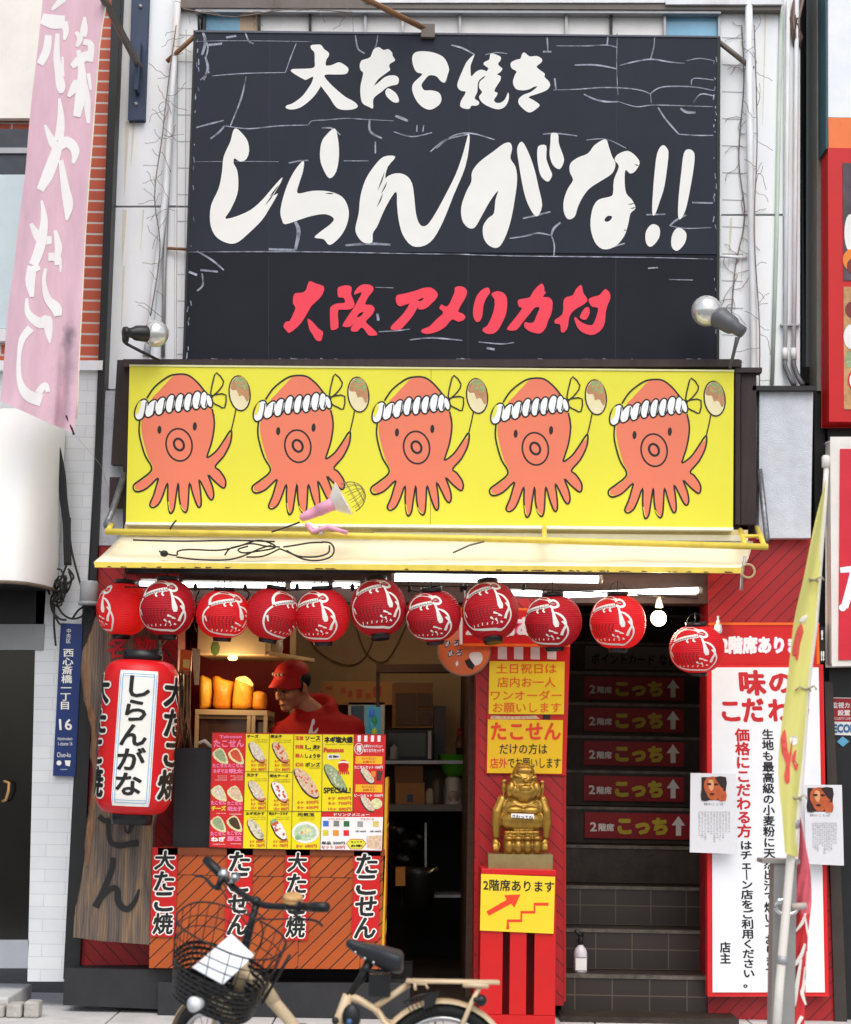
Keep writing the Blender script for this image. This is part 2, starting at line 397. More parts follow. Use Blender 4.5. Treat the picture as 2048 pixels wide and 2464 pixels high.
# black slabs standing in for the shaded gap between the two houses
b = MB(); b.slab([(272, -60), (292, -60), (232, 1395), (216, 1395)], -0.02, 0.3, BLACK); b.slab([(199, 1450), (231, 1450), (190, 2356), (152, 2356)], -0.02, 0.3, BLACK); b.obj('gap_shade_strip', shop)
# dark base under the front
b = MB(); b.slab([(158, 2332), (432, 2332), (430, 2428), (154, 2416)], -0.16, 0.3, CHAR)
b.slab([(430, 2325), (990, 2325), (990, 2372), (430, 2372)], 0.0, 0.2, DARK)
b.slab([(384, 2366), (985, 2368), (985, 2462), (382, 2452)], -0.22, 0.4, CHAR); b.obj('base_plinth', shop, bevel=0.006)
b = MB(); b.box(0.77, 1.72, -0.20, 0.05, -0.01, 0.03, STONE2); b.obj('door_sill', shop)
# interior shell
b = MB()
b.box(-1.62, -1.50, 0.06, 2.6, 0.06, 2.5, mat('red_inner_wall', '7a1413', 0.6, var=0.1)); b.obj('inner_wall', shop)
b = MB(); b.box(-1.6, 0.34, 2.6, 2.7, 0.06, 2.5, BEIGE)
b.obj('inner_wall', shop)
b = MB(); b.box(0.27, 0.34, 0.26, 2.6, 0.06, 2.5, BROWN); b.box(0.34, 0.40, 0.26, 2.6, 0.06, 2.5, DARK)
b.box(0.66, 0.79, 0.26, 4.5, 0, 3.6, STONE2); b.obj('inner_wall', shop)
b = MB(); b.box(-1.62, 0.34, 0.24, 2.7, 2.46, 2.56, BROWN); b.obj('ceiling', shop)
b = MB(); b.box(2.15, 2.27, 0.35, 4.5, 0, 3.6, STONE2); b.box(0.66, 2.27, 4.5, 4.6, 0, 3.6, STONE2); b.box(0.66, 2.27, 0.3, 4.6, 3.6, 3.7, DARK); b.obj('stair_wall', shop)
b = MB(); b.slab([(300, 1378), (1712, 1378), (1706, 1452), (300, 1446)], 0.04, 0.2, mat('lintel_brown', '4c352c', 0.6, var=0.3, nscale=5)); b.slab([(300, 1330), (1712, 1330), (1712, 1378), (300, 1378)], -0.02, 0.26, DARK); b.obj('lintel', shop)
b = MB()
for i in range(1, 13):
    z = 0.22 * i; y = 0.05 + 0.27 * (i - 1)
    b.box(0.79, 2.15 if i > 1 else 1.6, y, y + 0.9, z - 0.22, z - 0.004, STONE if i < 4 else STONE2)
    b.box(0.79, 2.15 if i > 1 else 1.6, y - 0.012, y + 0.04, z - 0.018, z, EDGE)
b.obj('staircase', shop)
# top of the front: beam, strip of panes
b = MB()
b.slab([(430, -8), (1880, -2), (1880, 24), (430, 18)], 0.05, 0.06, STEEL); b.slab([(470, 20), (1735, 26), (1735, 32), (470, 28)], 0.06, 0.1, GREYM)
b.slab([(1602, -20), (1884, -20), (1884, 10), (1602, 10)], 0.03, 0.08, PIPEW); b.slab([(860, -30), (1604, -30), (1604, 6), (880, 6)], 0.04, 0.07, PIPEW); b.obj('top_beam', shop)
wn = MB(); wn.slab([(488, 92), (1734, 92), (1734, 97), (488, 97)], 0.09, 0.12, GREYM); fr = wn.obj('window_strip', shop)
for x in (488, 620, 743, 876, 966, 1104, 1360, 1468, 1597, 1728):
    p = MB(); p.slab([(x, 28), (x + 6, 28), (x + 6, 91), (x, 91)], 0.09, 0.12, CHAR if x in (488, 620, 743, 1468) else GREYM); p.obj('mullion', fr)
for i, (x0, x1, m) in enumerate(((494, 577, GLASSB), (577, 620, TAN), (626, 743, PANEW), (749, 876, PANEW), (882, 966, PANEW), (972, 1104, PANEW), (1110, 1360, PANEW), (1366, 1468, PANEW), (1474, 1597, PANEW), (1603, 1728, GLASSB))):
    p = MB(); p.rect(x0, 26, x1, 92, 0.12, 0.02, m); p.obj('pane', fr)

# dark boards behind the yellow sign
bb = MB(); OLDW = mat('old_dark_board', '352a2b', 0.65, var=0.3, nscale=3, stretch=(6, 6, 0.6), bump=0.3)
bb.slab([(282, 866), (320, 866), (308, 1120), (267, 1118)], -0.06, 0.04, OLDW); bb.slab([(264, 1148), (306, 1148), (306, 1222), (262, 1222)], -0.06, 0.04, OLDW)
bb.rect(296, 864, 1780, 1275, -0.07, 0.05, OLDW); bb.rect(1770, 889, 1782, 1262, -0.11, 0.05, OLDW); bb.rect(1784, 890, 1820, 1262, -0.09, 0.06, OLDW); bb.rect(1770, 884, 1834, 896, -0.12, 0.08, OLDW)
bb.rect(296, 866, 1785, 882, -0.13, 0.05, OLDW)
o = bb.obj('backing_board', shop)

# ------------------------------------------------------------------ neighbour on the left
nb = thing('brick_house', 'white tiled and red brick house at the left edge with a dark glass door', 'building', (-2.6, 0.2, 0))
b = MB(); b.slab([(-420, -230), (276, -230), (242, 880), (-420, 880)], 0.06, 0.2, BRICK); b.obj('brick_wall', nb)
b = MB(); b.slab([(-420, 868), (247, 868), (246, 890), (-420, 890)], -0.03, 0.3, PIPEW); b.obj('ledge', nb, bevel=0.004)
b = MB(); b.slab([(100, 890), (240, 890), (155, 2362), (66, 2362)], 0.0, 0.3, TILE); b.slab([(-420, 890), (100, 890), (104, 1500), (-420, 1500)], 0.02, 0.3, TILE); b.obj('tiled_pillar', nb)
b = MB(); b.slab([(-420, -230), (112, -230), (98, 284), (-420, 284)], 0.0, 0.05, mat('cream_panel', 'ece7df', 0.5, stain=0.4, staincol='d8c8a0', nscale=3)); b.obj('upper_panel', nb)
w = MB(); w.slab([(-420, 310), (82, 310), (70, 420), (-420, 420)], 0.03, 0.02, mat('window_head', '3c4048', 0.4, var=0.3, nscale=10)); w = w.obj('window', nb)
g = MB(); g.slab([(-420, 355), (80, 355), (79, 368), (-420, 368)], 0.015, 0.014, GREYM); g.obj('rail', w); g = MB(); g.slab([(-420, 791), (40, 791), (38, 820), (-420, 820)], 0.01, 0.05, PIPEW); g.obj('sill', w)
g = MB(); g.slab([(-420, 420), (72, 420), (40, 790), (-420, 790)], 0.03, 0.02, mat('frosted_glass', 'c7d6da', 0.3, var=0.05)); g.obj('pane', w)
b = MB(); b.slab([(-420, 1395), (112, 1395), (106, 1502), (-420, 1502)], 0.0, 0.02, BLACK); b.slab([(-420, 1502), (108, 1502), (104, 1564), (-420, 1564)], -0.01, 0.04, mat('grey_lintel', '8f9294', 0.4)); b.obj('door_lintel', nb)
d = MB(); d.slab([(-420, 1564), (103, 1564), (70, 2262), (-420, 2262)], 0.02, 0.04, mat('dark_door_glass', '131210', 0.12, var=0.3, spec=0.5)); d.slab([(-420, 2262), (70, 2262), (66, 2330), (-420, 2330)], 0.0, 0.06, mat('alu', 'a9acb4', 0.35, metal=0.4)); d = d.obj('door', nb)
h = MB(); h.tube([W(10, 1880, -0.03), W(22, 1884, -0.05), W(20, 1905, -0.06), W(14, 1925, -0.05), W(6, 1928, -0.03)], 0.008, mat('rope_handle', 'b08a58', 0.6), 8); h.obj('handle', d)
b = MB(); b.box(-3.6, -2.16, -0.28, 0.3, -0.1, 0.085, CONC); b.obj('step', nb, bevel=0.01)
for i in range(6):
    rb = MB()
    x = -2.5 + i * 0.09
    rb.box(x, x + 0.08, -0.42 + 0.01 * (i % 2), -0.31, 0.0, 0.06 + 0.012 * (i % 3), mat('kerb_stone', 'b0ada6', 0.9, var=0.25, nscale=12, bump=0.5))
    tag(rb.obj('kerb_block', bevel=0.012), 'one of the small grey kerb blocks in a broken row by the tiled pillar', 'kerb block', 'grey kerb blocks by the tiled pillar')

# ------------------------------------------------------------------ dark neighbour on the right
dk = thing('black_house', 'black clad building front at the right edge', 'building', (2.6, 0.2, 0))
b = MB(); b.slab([(1922, -230), (1966, -230), (1966, 1300), (1945, 1300)], 0.5, 0.1, DARK); b.slab([(1985, -230), (2500, -230), (2500, 2500), (2000, 2500)], 0.08, 0.2, mat('black_clad', '1d1e21', 0.35, var=0.3, nscale=3)); b.obj('wall', dk)
b = MB(); b.slab([(1967, -230), (1979, -230), (1976, 940), (1966, 940)], 0.1, 0.3, mat('grey_edge', '8a8780', 0.6, stain=0.4)); b.slab([(1979, -230), (1988, -230), (1984, 1400), (1974, 1400)], 0.14, 0.3, BLACK)
b.slab([(1960, 940), (1986, 940), (1984, 1640), (1962, 1640)], 0.12, 0.3, BLACK); b.slab([(1984, 1640), (2004, 1640), (2040, 2480), (2010, 2480)], 0.0, 0.3, mat('dark_jamb', '39312c', 0.5, var=0.2)); b.obj('jamb', dk)
# ------------------------------------------------------------------ big black sign
SIGNB = mat('sign_board', '2a2d38', 0.5, spec=0.15, var=0.13, nscale=2.2, stretch=(1, 1, 0.6), bump=0.06, bscale=8)
SIGNB2 = mat('sign_board_low', '1c1e26', 0.5, spec=0.15, var=0.14, nscale=2.2, bump=0.06, bscale=8)
LET = mat('letter_white', 'e9e8e4', 0.6, var=0.03)
LETR = mat('letter_red', 'ee3a50', 0.5, var=0.05)
SCUFF = mat('scuff_grey', '8a8e9e', 0.4, var=0.85, nscale=16)
SCUFD = mat('joint_dark', '20212a', 0.5)
YS = -0.02
bs = thing('black_signboard', 'tall black signboard with white and red brush lettering over the yellow sign', 'signboard', tuple(W(1080, 870, 0.05)))
b = MB()
b.slab([(470, 75), (1729, 90), (1728, 612), (452, 602)], YS, 0.11, SIGNB)
b.slab([(452, 605), (1728, 615), (1727, 880), (441, 872)], YS + 0.002, 0.11, SIGNB2)
b.obj('board', bs, bevel=0.003)
b = MB(); b.slab([(1726, 86), (1734, 88), (1731, 884), (1724, 884)], YS - 0.004, 0.12, BLACK); b.slab([(466, 73), (471, 73), (445, 872), (439, 872)], YS - 0.004, 0.12, BLACK)
b.slab([(470, 72), (1730, 86), (1730, 90), (470, 77)], YS - 0.006, 0.1, mat('sign_top', '585c68', 0.5)); b.obj('edge_trim', bs)
z2 = (430, 60, .40115); z3 = (1050, 60, .40115); w1 = (650, 90, .20057); w2 = (980, 90, .21203); r1 = (670, 660, .20057); r2 = (930, 660, .17192); r3 = (1200, 660, .17192)
YL = YS - 0.0022
tl = MB()
for reg, s in (
 (w1, '490 95 560 85 610 90 650 140 705 185 700 230 675 270 670 335 740 330 820 298 880 320 935 365 935 410 900 440 800 445 655 450 690 520 780 610 900 710 1000 765 1050 815 1030 850 940 870 830 860 770 810 720 730 660 650 610 585 600 600 540 690 450 780 350 845 250 865 190 845 200 815 270 790 380 710 450 620 500 540 515 470 440 505 400 500 260 415 270 380 400 375 525 360 535 280 530 180 495 140'),
 (w1, '1075 330 1100 275 1160 255 1205 230 1240 150 1300 115 1360 150 1420 140 1465 185 1470 220 1500 275 1440 315 1430 350 1440 390 1390 430 1300 500 1250 575 1300 540 1370 480 1440 455 1510 460 1545 500 1530 560 1470 575 1400 600 1340 650 1260 710 1235 760 1235 850 1180 830 1110 790 1085 700 1085 580 1110 470 1115 420 1085 390'),
 (w1, '1385 640 1420 610 1490 650 1530 700 1545 770 1490 780 1430 740 1390 690'),
 (w2, '55 250 70 190 120 160 220 158 310 175 400 215 450 280 475 360 460 420 430 510 380 495 330 440 250 430 200 480 165 530 170 570 200 600 270 600 350 620 385 670 380 740 330 790 260 820 190 800 130 750 85 680 55 590 70 520 130 460 170 415 110 395 75 340'),
 (w2, '760 195 745 250 720 320 720 400 730 440 780 390 840 365 900 385 905 420 860 450 815 490 800 540 795 620 765 690 810 725 815 755 780 775 730 775 705 810 640 805 600 775 615 710 665 620 610 605 570 560 580 490 630 370 680 270'),
 (w2, '1330 170 1390 215 1470 210 1530 245 1520 285 1470 330 1500 365 1560 410 1560 450 1610 500 1620 550 1580 600 1480 640 1380 675 1430 710 1500 760 1480 800 1400 850 1340 830 1270 760 1265 700 1320 650 1400 620 1475 560 1440 560 1380 590 1300 600 1230 580 1200 510 1220 430 1240 385 1185 350 1175 290 1230 255 1285 240 1300 195'),
 (z2, '345 620 385 655 415 700 422 760 405 805 370 820 335 800 330 830 350 870 358 940 350 1020 310 1110 280 1160 340 1150 430 1110 500 1050 560 980 620 915 610 950 570 1020 595 1010 575 1050 545 1100 500 1170 430 1240 360 1300 310 1312 250 1290 210 1250 188 1180 195 1080 240 980 260 880 270 790 310 700 325 640'),
 (z2, '935 620 955 680 962 780 945 880 905 920 870 870 848 800 855 710 885 660'),
 (z2, '750 815 745 880 720 960 715 1010 800 995 900 998 980 1030 1015 1090 1020 1150 1000 1220 960 1280 905 1320 870 1285 815 1275 850 1240 910 1195 930 1160 880 1135 800 1145 720 1170 640 1195 620 1170 610 1120 625 1040 660 940 705 860'),
 (z2, '1300 790 1255 850 1235 920 1210 1000 1240 920 1300 890 1360 900 1400 950 1415 1050 1425 1140 1450 1200 1490 1200 1540 1130 1600 1020 1660 900 1700 790 1725 700 1740 650 1745 700 1720 850 1650 1020 1590 1170 1530 1280 1470 1325 1400 1325 1345 1260 1320 1170 1310 1080 1305 1000 1260 1060 1220 1140 1190 1210 1165 1250 1160 1305 1110 1305 1075 1270 1060 1220 1080 1130 1090 1030 1120 930 1170 850 1230 790'),
 (z3, '440 705 455 740 445 800 475 850 485 930 470 1050 445 1180 410 1280 370 1335 320 1325 285 1280 280 1210 310 1160 345 1130 355 1050 370 995 320 1060 270 1150 230 1215 190 1215 155 1170 150 1090 180 1000 210 940 215 880 260 820 340 760 400 715'),
 (z3, '515 700 555 770 590 870 615 980 635 1080 610 1145 580 1130 540 1050 515 950 495 830 485 740'),
 (z3, '660 725 660 800 680 860 695 900 670 940 630 910 612 850 605 770 615 725'),
 (z3, '730 655 735 710 760 780 765 820 740 865 700 840 680 780 685 700 690 650'),
 (z3, '1015 685 1035 730 1055 790 1075 830 1055 890 980 940 920 980 880 1030 850 1090 830 1150 790 1165 765 1120 765 1050 790 980 820 930 800 880 805 830 850 795 910 770 950 720'),
 (z3, '1355 722 1385 740 1392 790 1370 960 1340 1060 1310 1140 1295 1120 1300 1000 1310 880 1325 770'),
 (z3, '1310 1195 1340 1220 1335 1280 1290 1330 1260 1310 1255 1250 1280 1205'),
 (z3, '1515 745 1548 770 1545 850 1520 1000 1495 1110 1465 1165 1450 1140 1455 1020 1470 880 1485 770'),
 (z3, '1465 1218 1500 1250 1490 1310 1445 1355 1412 1330 1412 1270 1435 1225')):
    tl.ppoly(P(*reg, s), YL, LET, 3)
tl.ppoly(P(*z3, '1150 755 1200 790 1220 830 1190 880 1160 890 1135 870 1130 940 1140 1010 1175 1050 1195 1100 1165 1130 1150 1200 1125 1270 1070 1330 1000 1345 950 1300 925 1210 935 1110 970 1050 1040 1030 1060 1010 1065 930 1095 850 1070 810 1090 775'), YL - .0004, LET, 3, holes=[P(*z3, '1010 1165 1030 1145 1055 1150 1040 1175 1015 1180')])
tl.ppoly(P(*w2, '960 180 1010 195 1060 220 1060 260 1030 300 1060 335 1080 355 1060 390 1020 420 1060 440 1055 490 1010 560 990 610 1025 630 1010 670 985 710 1010 740 1060 740 1110 700 1145 625 1155 680 1130 760 1080 805 1020 815 950 795 880 760 835 720 815 670 850 620 815 570 825 500 880 450 900 385 920 350 870 310 875 280 930 250 940 200'), YL - .0004, LET, 3)
# dry-brush streaks in the strokes
for s in ('575 1000 520 1080', '600 960 545 1030', '1235 880 1195 990', '1250 940 1215 1010', '1225 1010 1190 1090', '880 1010 930 1012', '1275 1050 1235 1120'):
    q = P(*z2, s); tl.pline([q[0], ((q[0][0] + q[1][0]) / 2 + 1, (q[0][1] + q[1][1]) / 2), q[1]], [.4, 3, .4], YL - .0008, SIGNB, 3, False)
for s in ('1190 835 1215 842', '1150 1075 1190 1068', '1165 1100 1196 1092', '1125 1230 1140 1228'):
    q = P(*z3, s); tl.pline([q[0], ((q[0][0] + q[1][0]) / 2, (q[0][1] + q[1][1]) / 2 + 1), q[1]], [.4, 2.6, .4], YL - .0008, SIGNB, 3, False)
tl.obj('white_lettering', bs)
rl = MB()
for reg, s in (
 (r1, '380 80 450 110 540 140 545 200 510 270 450 330 390 390 340 480 290 560 220 640 130 705 100 680 60 630 85 570 135 560 175 480 205 400 175 350 180 260 210 225 280 220 330 190 355 110'),
 (r1, '350 530 420 580 480 650 535 690 530 740 510 800 450 790 410 720 375 670 360 610'),
 (r1, '720 155 800 132 865 140 880 180 872 240 905 320 910 380 860 420 770 425 720 430 715 520 720 640 650 670 625 640 618 430 640 380 700 350 770 345 800 330 780 280 720 275 710 200'),
 (r2, '960 185 1030 165 1100 190 1130 250 1100 340 1050 420 1005 520 1060 545 1105 590 1080 640 1000 665 920 630 840 720 760 780 660 820 560 835 490 810 500 770 600 730 700 630 790 550 770 500 740 480 770 420 820 450 870 430 920 330 955 240'),
 (r2, '1400 185 1440 200 1450 260 1400 330 1360 430 1345 560 1320 640 1270 670 1230 630 1210 540 1225 420 1260 310 1320 230'),
 (r2, '1470 290 1490 255 1560 235 1640 260 1685 330 1690 450 1670 570 1620 680 1570 770 1500 830 1400 830 1345 790 1360 750 1410 720 1470 600 1510 470 1510 350'),
 (r3, '600 125 640 190 640 230 660 260 620 315 700 320 750 370 755 450 735 560 690 660 660 750 590 825 500 820 420 790 360 740 365 670 420 680 490 670 520 600 555 520 570 465 510 465 430 560 340 670 250 780 140 785 120 750 190 660 270 560 330 470 290 460 265 390 290 350 380 335 440 315 490 230'),
 (r3, '1150 145 1175 200 1190 270 1240 340 1230 390 1160 440 1090 480 1030 530 990 600 975 700 955 770 900 820 870 790 860 700 790 690 785 640 830 610 890 560 905 480 910 360 960 315 1040 290 1080 210'),
 (r3, '1200 480 1260 460 1275 540 1230 630 1170 630 1135 590'),
 (r3, '1490 205 1550 250 1565 330 1530 420 1500 530 1490 660 1450 760 1370 830 1280 850 1170 810 1100 740 1060 620 1080 600 1130 650 1220 700 1310 710 1350 640 1380 550 1390 470 1310 455 1260 380 1280 330 1400 295 1440 260')):
    rl.ppoly(P(*reg, s), YL, LETR, 2)
rl.ppoly(P(*r1, '960 150 1020 120 1100 125 1140 160 1130 210 1080 270 1040 360 1110 365 1155 410 1130 480 1080 530 1050 575 1110 630 1190 715 1150 735 1080 730 1030 660 990 640 950 685 880 685 870 640 920 575 860 630 770 625 790 570 850 480 910 390 960 300 1000 215 910 245 920 200'), YL - .0004, LETR, 2, holes=[P(*r1, '945 500 985 460 1020 455 1000 490 955 515')])
rl.ppoly(P(*r2, '150 290 250 270 400 230 520 190 620 185 690 230 720 290 690 350 640 400 590 450 520 490 450 490 440 460 400 530 340 620 260 710 190 775 70 775 65 730 110 680 190 600 250 530 320 410 200 450 150 420 130 350'), YL, LETR, 2, holes=[P(*r2, '440 365 480 340 525 335 480 375')])
rl.obj('red_lettering', bs)
# raised stone-block relief lines and scuffs of the board
sl = MB()
def scr(reg, s, w, m=SCUFF, Y=YS - .0012):
    q = P(*reg, s); n = len(q)
    sl.pline(q, [max(.4, .8 * w * math.sin(math.pi * (i + .5) / n) ** .5) for i in range(n)], Y, m, 4, False)
for s, w in (('105 615 180 595 270 572', 5), ('190 683 240 645 275 605', 6), ('405 310 375 440 310 605', 5), ('200 305 400 290 640 285', 3), ('640 285 670 200 705 110', 3), ('280 605 420 622 600 605 780 600', 3.5), ('780 600 800 575 880 570', 2.5), ('880 570 1000 560 1100 565 1290 575', 2.5), ('1060 60 1075 140 1115 170', 5), ('1195 60 1185 120 1165 160', 3.5), ('1145 570 1150 640 1220 680', 7), ('1510 760 1600 690 1740 655', 4.5), ('1290 640 1400 670 1520 645', 3.5), ('400 45 420 95 450 112', 5), ('180 120 260 112', 8), ('285 75 345 65', 7), ('700 1180 720 1240 700 1350', 12), ('540 1345 700 1350', 8), ('1000 1322 1140 1312 1270 1318', 8), ('660 828 720 816 780 812', 5), ('860 618 920 620 970 660', 5), ('1180 700 1180 770', 5), ('60 1362 440 1360 900 1362 1400 1372 1745 1375', 3), ('110 1357 200 1410 270 1470', 6), ('60 1480 110 1500', 8), ('130 1470 235 1480', 7), ('140 1490 145 1560 110 1595', 6), ('1430 600 1428 640', 4), ('1470 600 1465 640', 4), ('100 100 220 95 480 95 800 100', 1.8), ('100 820 400 818 600 820', 1.5), ('1300 545 1340 560 1375 575', 9), ('990 815 1140 815', 3)):
    scr(z2, s, w)
for s, w in (('90 120 160 140 230 178', 5), ('295 178 360 165 425 172', 3.5), ('720 125 900 125 1020 120 1085 135', 3.5), ('1030 65 1025 120', 5), ('830 240 960 240 1080 262', 5), ('1100 243 1180 222 1290 205 1400 222 1490 230', 4.5), ('1310 70 1305 130 1285 205', 4), ('1500 215 1580 200 1670 215', 2.5), ('700 390 850 385 1000 375 1150 380 1240 395 1285 415', 3.5), ('885 415 950 445 1020 460 1095 460', 5.5), ('1095 460 1200 490 1300 480 1500 485 1660 490', 3), ('1285 415 1290 470', 3), ('1285 412 1330 380 1400 368 1550 372 1670 395', 4), ('1530 360 1545 320 1665 330', 3), ('1540 470 1585 415 1665 425', 4), ('1465 500 1500 522 1555 525', 8), ('1330 495 1380 570 1455 655', 5), ('1455 655 1560 662 1660 662', 3.5), ('710 320 718 385', 6), ('640 160 690 160', 6), ('665 75 670 160', 5), ('0 740 100 665 210 650 350 688', 4.5), ('640 655 720 650 845 665', 4), ('520 1160 600 1142 685 1120', 6), ('440 1280 540 1265 610 1248 690 1262', 5), ('690 1260 705 1220 745 1185', 7), ('690 1260 708 1320 705 1385', 4), ('0 1372 450 1385 900 1390 1300 1395 1660 1405', 3), ('1260 1138 1375 1135', 5), ('1535 1065 1660 1068', 6), ('1400 1205 1440 1170 1500 1140', 6), ('1400 1205 1500 1220 1650 1215', 2.5), ('900 690 1020 685 1140 740', 3), ('1395 1527 1540 1530', 3), ('1270 1460 1330 1455', 5), ('1060 1330 1130 1310', 5), ('1085 80 1082 250 1090 420', 2)):
    scr(z3, s, w)
for s, w in (('690 365 800 355 950 368', 5), ('535 325 620 320 690 312', 4), ('1030 375 1140 385 1205 378', 4), ('1070 405 1110 412', 8), ('520 105 610 108', 2), ('530 235 535 270', 9)):
    scr((650, 640, .4871), s, w)
for s, w in (('140 30 160 100 140 180', 9), ('160 190 175 260 150 330', 8), ('130 330 185 280', 5), ('150 60 175 130 165 190', 5)):
    scr(z2, s, w)
# vertical panel seams
for x in (650, 1130, 1485):
    sl.pline([(x, 80), (x - 3, 600)], 1.6, YS - .001, SCUFD, 0); sl.pline([(x - 3, 616), (x - 4, 872)], 1.6, YS - .001, SCUFD, 0)
# little chips along the edges
for i in range(46):
    y = random.uniform(95, 870); x = (1718 if i % 2 else 470 - (y - 75) * .036 + 6) + random.uniform(0, 6)
    sl.pline([(x, y), (x + random.uniform(-3, 3), y + random.uniform(3, 14))], random.uniform(1, 3), YS - .0014, SCUFF, 0)
for i in range(60):
    x = random.uniform(470, 1720); sl.pline([(x, 862 + random.uniform(0, 8)), (x + random.uniform(6, 28), 864 + random.uniform(0, 8))], random.uniform(1, 3.5), YS - .0014, SCUFF, 0)
sl.obj('relief_lines', bs)

# ------------------------------------------------------------------ yellow octopus sign
YEL = mat('sign_yellow', 'e2dc3c', 0.45, var=0.03, nscale=1.5, stain=0.14, staincol='a39a3a')
INK = mat('ink_black', '191818', 0.5)
OCT = mat('octopus_orange', 'e47a5d', 0.5, var=0.04, nscale=2)
TOW = mat('towel_white', 'eef3f7', 0.5)
CREAM = mat('ball_cream', 'e6dab0', 0.5); BBR = mat('ball_brown', 'b5855d', 0.5, var=0.2, nscale=40); BGR = mat('ball_green', '93a56b', 0.5, var=0.3, nscale=60); BRD = mat('ball_red', 'd4765a', 0.5)
YY = -0.22
ys = thing('yellow_signboard', 'wide yellow signboard with five orange octopus pictures above the awning', 'signboard', tuple(W(1035, 1265, YY + .06)))
b = MB(); b.slab([(312, 880), (1037, 886), (1035, 1263), (303, 1257)], YY, 0.13, YEL); b.slab([(1038, 886), (1766, 893), (1764, 1270), (1036, 1263)], YY, 0.13, YEL); b.obj('board', ys)
b = MB(); b.slab([(302, 1256), (1765, 1269), (1765, 1276), (302, 1262)], YY - 0.008, 0.14, mat('white_trim', 'e9ecdc', 0.4)); b.slab([(311, 877), (1767, 890), (1767, 894), (311, 881)], YY - 0.006, 0.13, mat('yellow_trim', 'd9d8a0', 0.4)); b.obj('edge_trim', ys)
def octo(dx, dy):
    o = MB(); reg = (240 + dx, 840 + dy, .37822); u = .37822
    L = [YY - .0016 - .0004 * i for i in range(12)]
    fill = '268 450 266 520 283 600 310 690 338 742 330 785 270 835 240 850 222 880 242 902 300 880 372 815 365 860 345 930 322 990 340 1004 372 982 398 930 432 840 436 940 446 1015 454 1040 470 1020 478 960 500 840 510 940 524 1010 545 1034 558 1010 563 930 572 842 598 930 625 1000 640 985 638 910 632 825 668 890 694 940 714 955 722 930 712 870 690 792 732 838 785 880 799 860 792 820 758 770 732 745 788 680 828 600 836 540 790 590 740 655 683 694 688 660 713 580 726 470 712 380 500 360 300 400'
    o.ppoly(P(*reg, fill), L[1], OCT, 2)
    o.ppoly(P(*reg, '330 330 370 275 425 215 480 165 560 168 615 210 660 262 520 300'), L[1], OCT, 2)
    body = '255 450 250 520 262 590 290 680 328 745 320 782 260 830 218 862 216 892 242 908 302 884 370 820 362 862 342 930 318 990 340 1008 375 985 402 930 432 850 432 940 440 1020 452 1046 472 1020 482 960 500 850 505 940 520 1010 545 1040 560 1010 566 930 572 850 595 930 625 1004 645 990 642 910 632 830 665 890 690 940 712 960 726 930 716 870 690 800 730 840 785 884 802 860 795 820 760 770 735 745 790 680 830 600 840 535 830 520 790 580 740 650 685 690 690 660 715 580 730 470 715 380'
    o.pline(P(*reg, body), 10.5 * u, L[3], INK, 3, False)
    o.pline(P(*reg, '300 312 350 240 430 178 490 160 560 165 620 210 668 268'), 10.5 * u, L[3], INK, 4, False)
    # white glints on the tips
    for s in ('222 872 224 892 250 898', '436 970 445 1020 452 1032', '512 990 525 1015 542 1030', '330 1000 345 1000'): o.pline(P(*reg, s), 5 * u, L[4], YEL, 3, False)
    for i, (cx, cy, rx, ry, rot) in enumerate(((265, 385, 33, 66, .38), (328, 378, 27, 58, .5), (388, 363, 27, 56, .32), (450, 347, 26, 56, .2), (508, 342, 25, 56, .2), (563, 337, 25, 54, .15), (618, 326, 27, 55, .1), (664, 325, 22, 52, .0), (697, 330, 15, 38, -.25))):
        o.pell(240 + dx + cx * u, 840 + dy + cy * u, (rx + 10) * u, (ry + 10) * u, L[4] - i * .00003, INK, rot)
        o.pell(240 + dx + cx * u, 840 + dy + cy * u, rx * u, ry * u, L[5] - i * .0002, TOW, rot)
        if i < 8: o.pline([(240 + dx + (cx + rx * .95) * u, 840 + dy + (cy - ry * .75) * u), (240 + dx + (cx + rx * .75) * u, 840 + dy + cy * u), (240 + dx + (cx + rx * .35) * u, 840 + dy + (cy + ry * .8) * u)], 8 * u, L[5] - i * .0002 - .0001, INK, 3, False)
    o.pell(240 + dx + 246 * u, 840 + dy + 372 * u, 11 * u, 44 * u, L[10], YEL, .3)
    o.pline(P(*reg, '742 150 788 205 765 255 722 295 706 280 722 200'), 9 * u, L[3], INK, 2, True)
    o.pline(P(*reg, '716 300 750 287 803 292 795 372 760 362 718 338'), 9 * u, L[4], INK, 2, True)
    for cx, cy, rx, ry in ((380, 513, 13, 26), (605, 491, 13, 27)): o.pell(240 + dx + cx * u, 840 + dy + cy * u, rx * u, ry * u, L[3], INK, .05)
    for k, (rx, ry, cx, cy) in enumerate(((88, 108, 505, 609), (36, 42, 504, 607))):
        ring = [(240 + dx + (cx + (rx - 5) * math.cos(a) + 6 * math.sin(a)) * u, 840 + dy + (cy + (ry - 5) * math.sin(a)) * u) for a in [2 * math.pi * i / 28 for i in range(28)]]
        o.pline(ring, (11 + 4 * k) * u, L[3], INK, 0, True)
    bx, by = 240 + dx + 890 * u, 840 + dy + 281 * u
    o.pline(P(*reg, '866 385 855 440 836 520'), 8 * u, L[2], INK, 3, False)
    o.pell(bx, by, 71 * u, 116 * u, L[3], INK, -.12); o.pell(bx, by, 62 * u, 107 * u, L[4], CREAM, -.12)
    o.ppoly(P(*reg, '832 250 840 210 870 180 905 174 935 205 952 270 948 320 935 335 918 300 900 295 885 300 872 262 850 262'), L[5], BBR, 2)
    o.ppoly(P(*reg, '860 195 890 178 925 195 938 230 925 262 905 240 880 246 868 225'), L[6], BGR, 2)
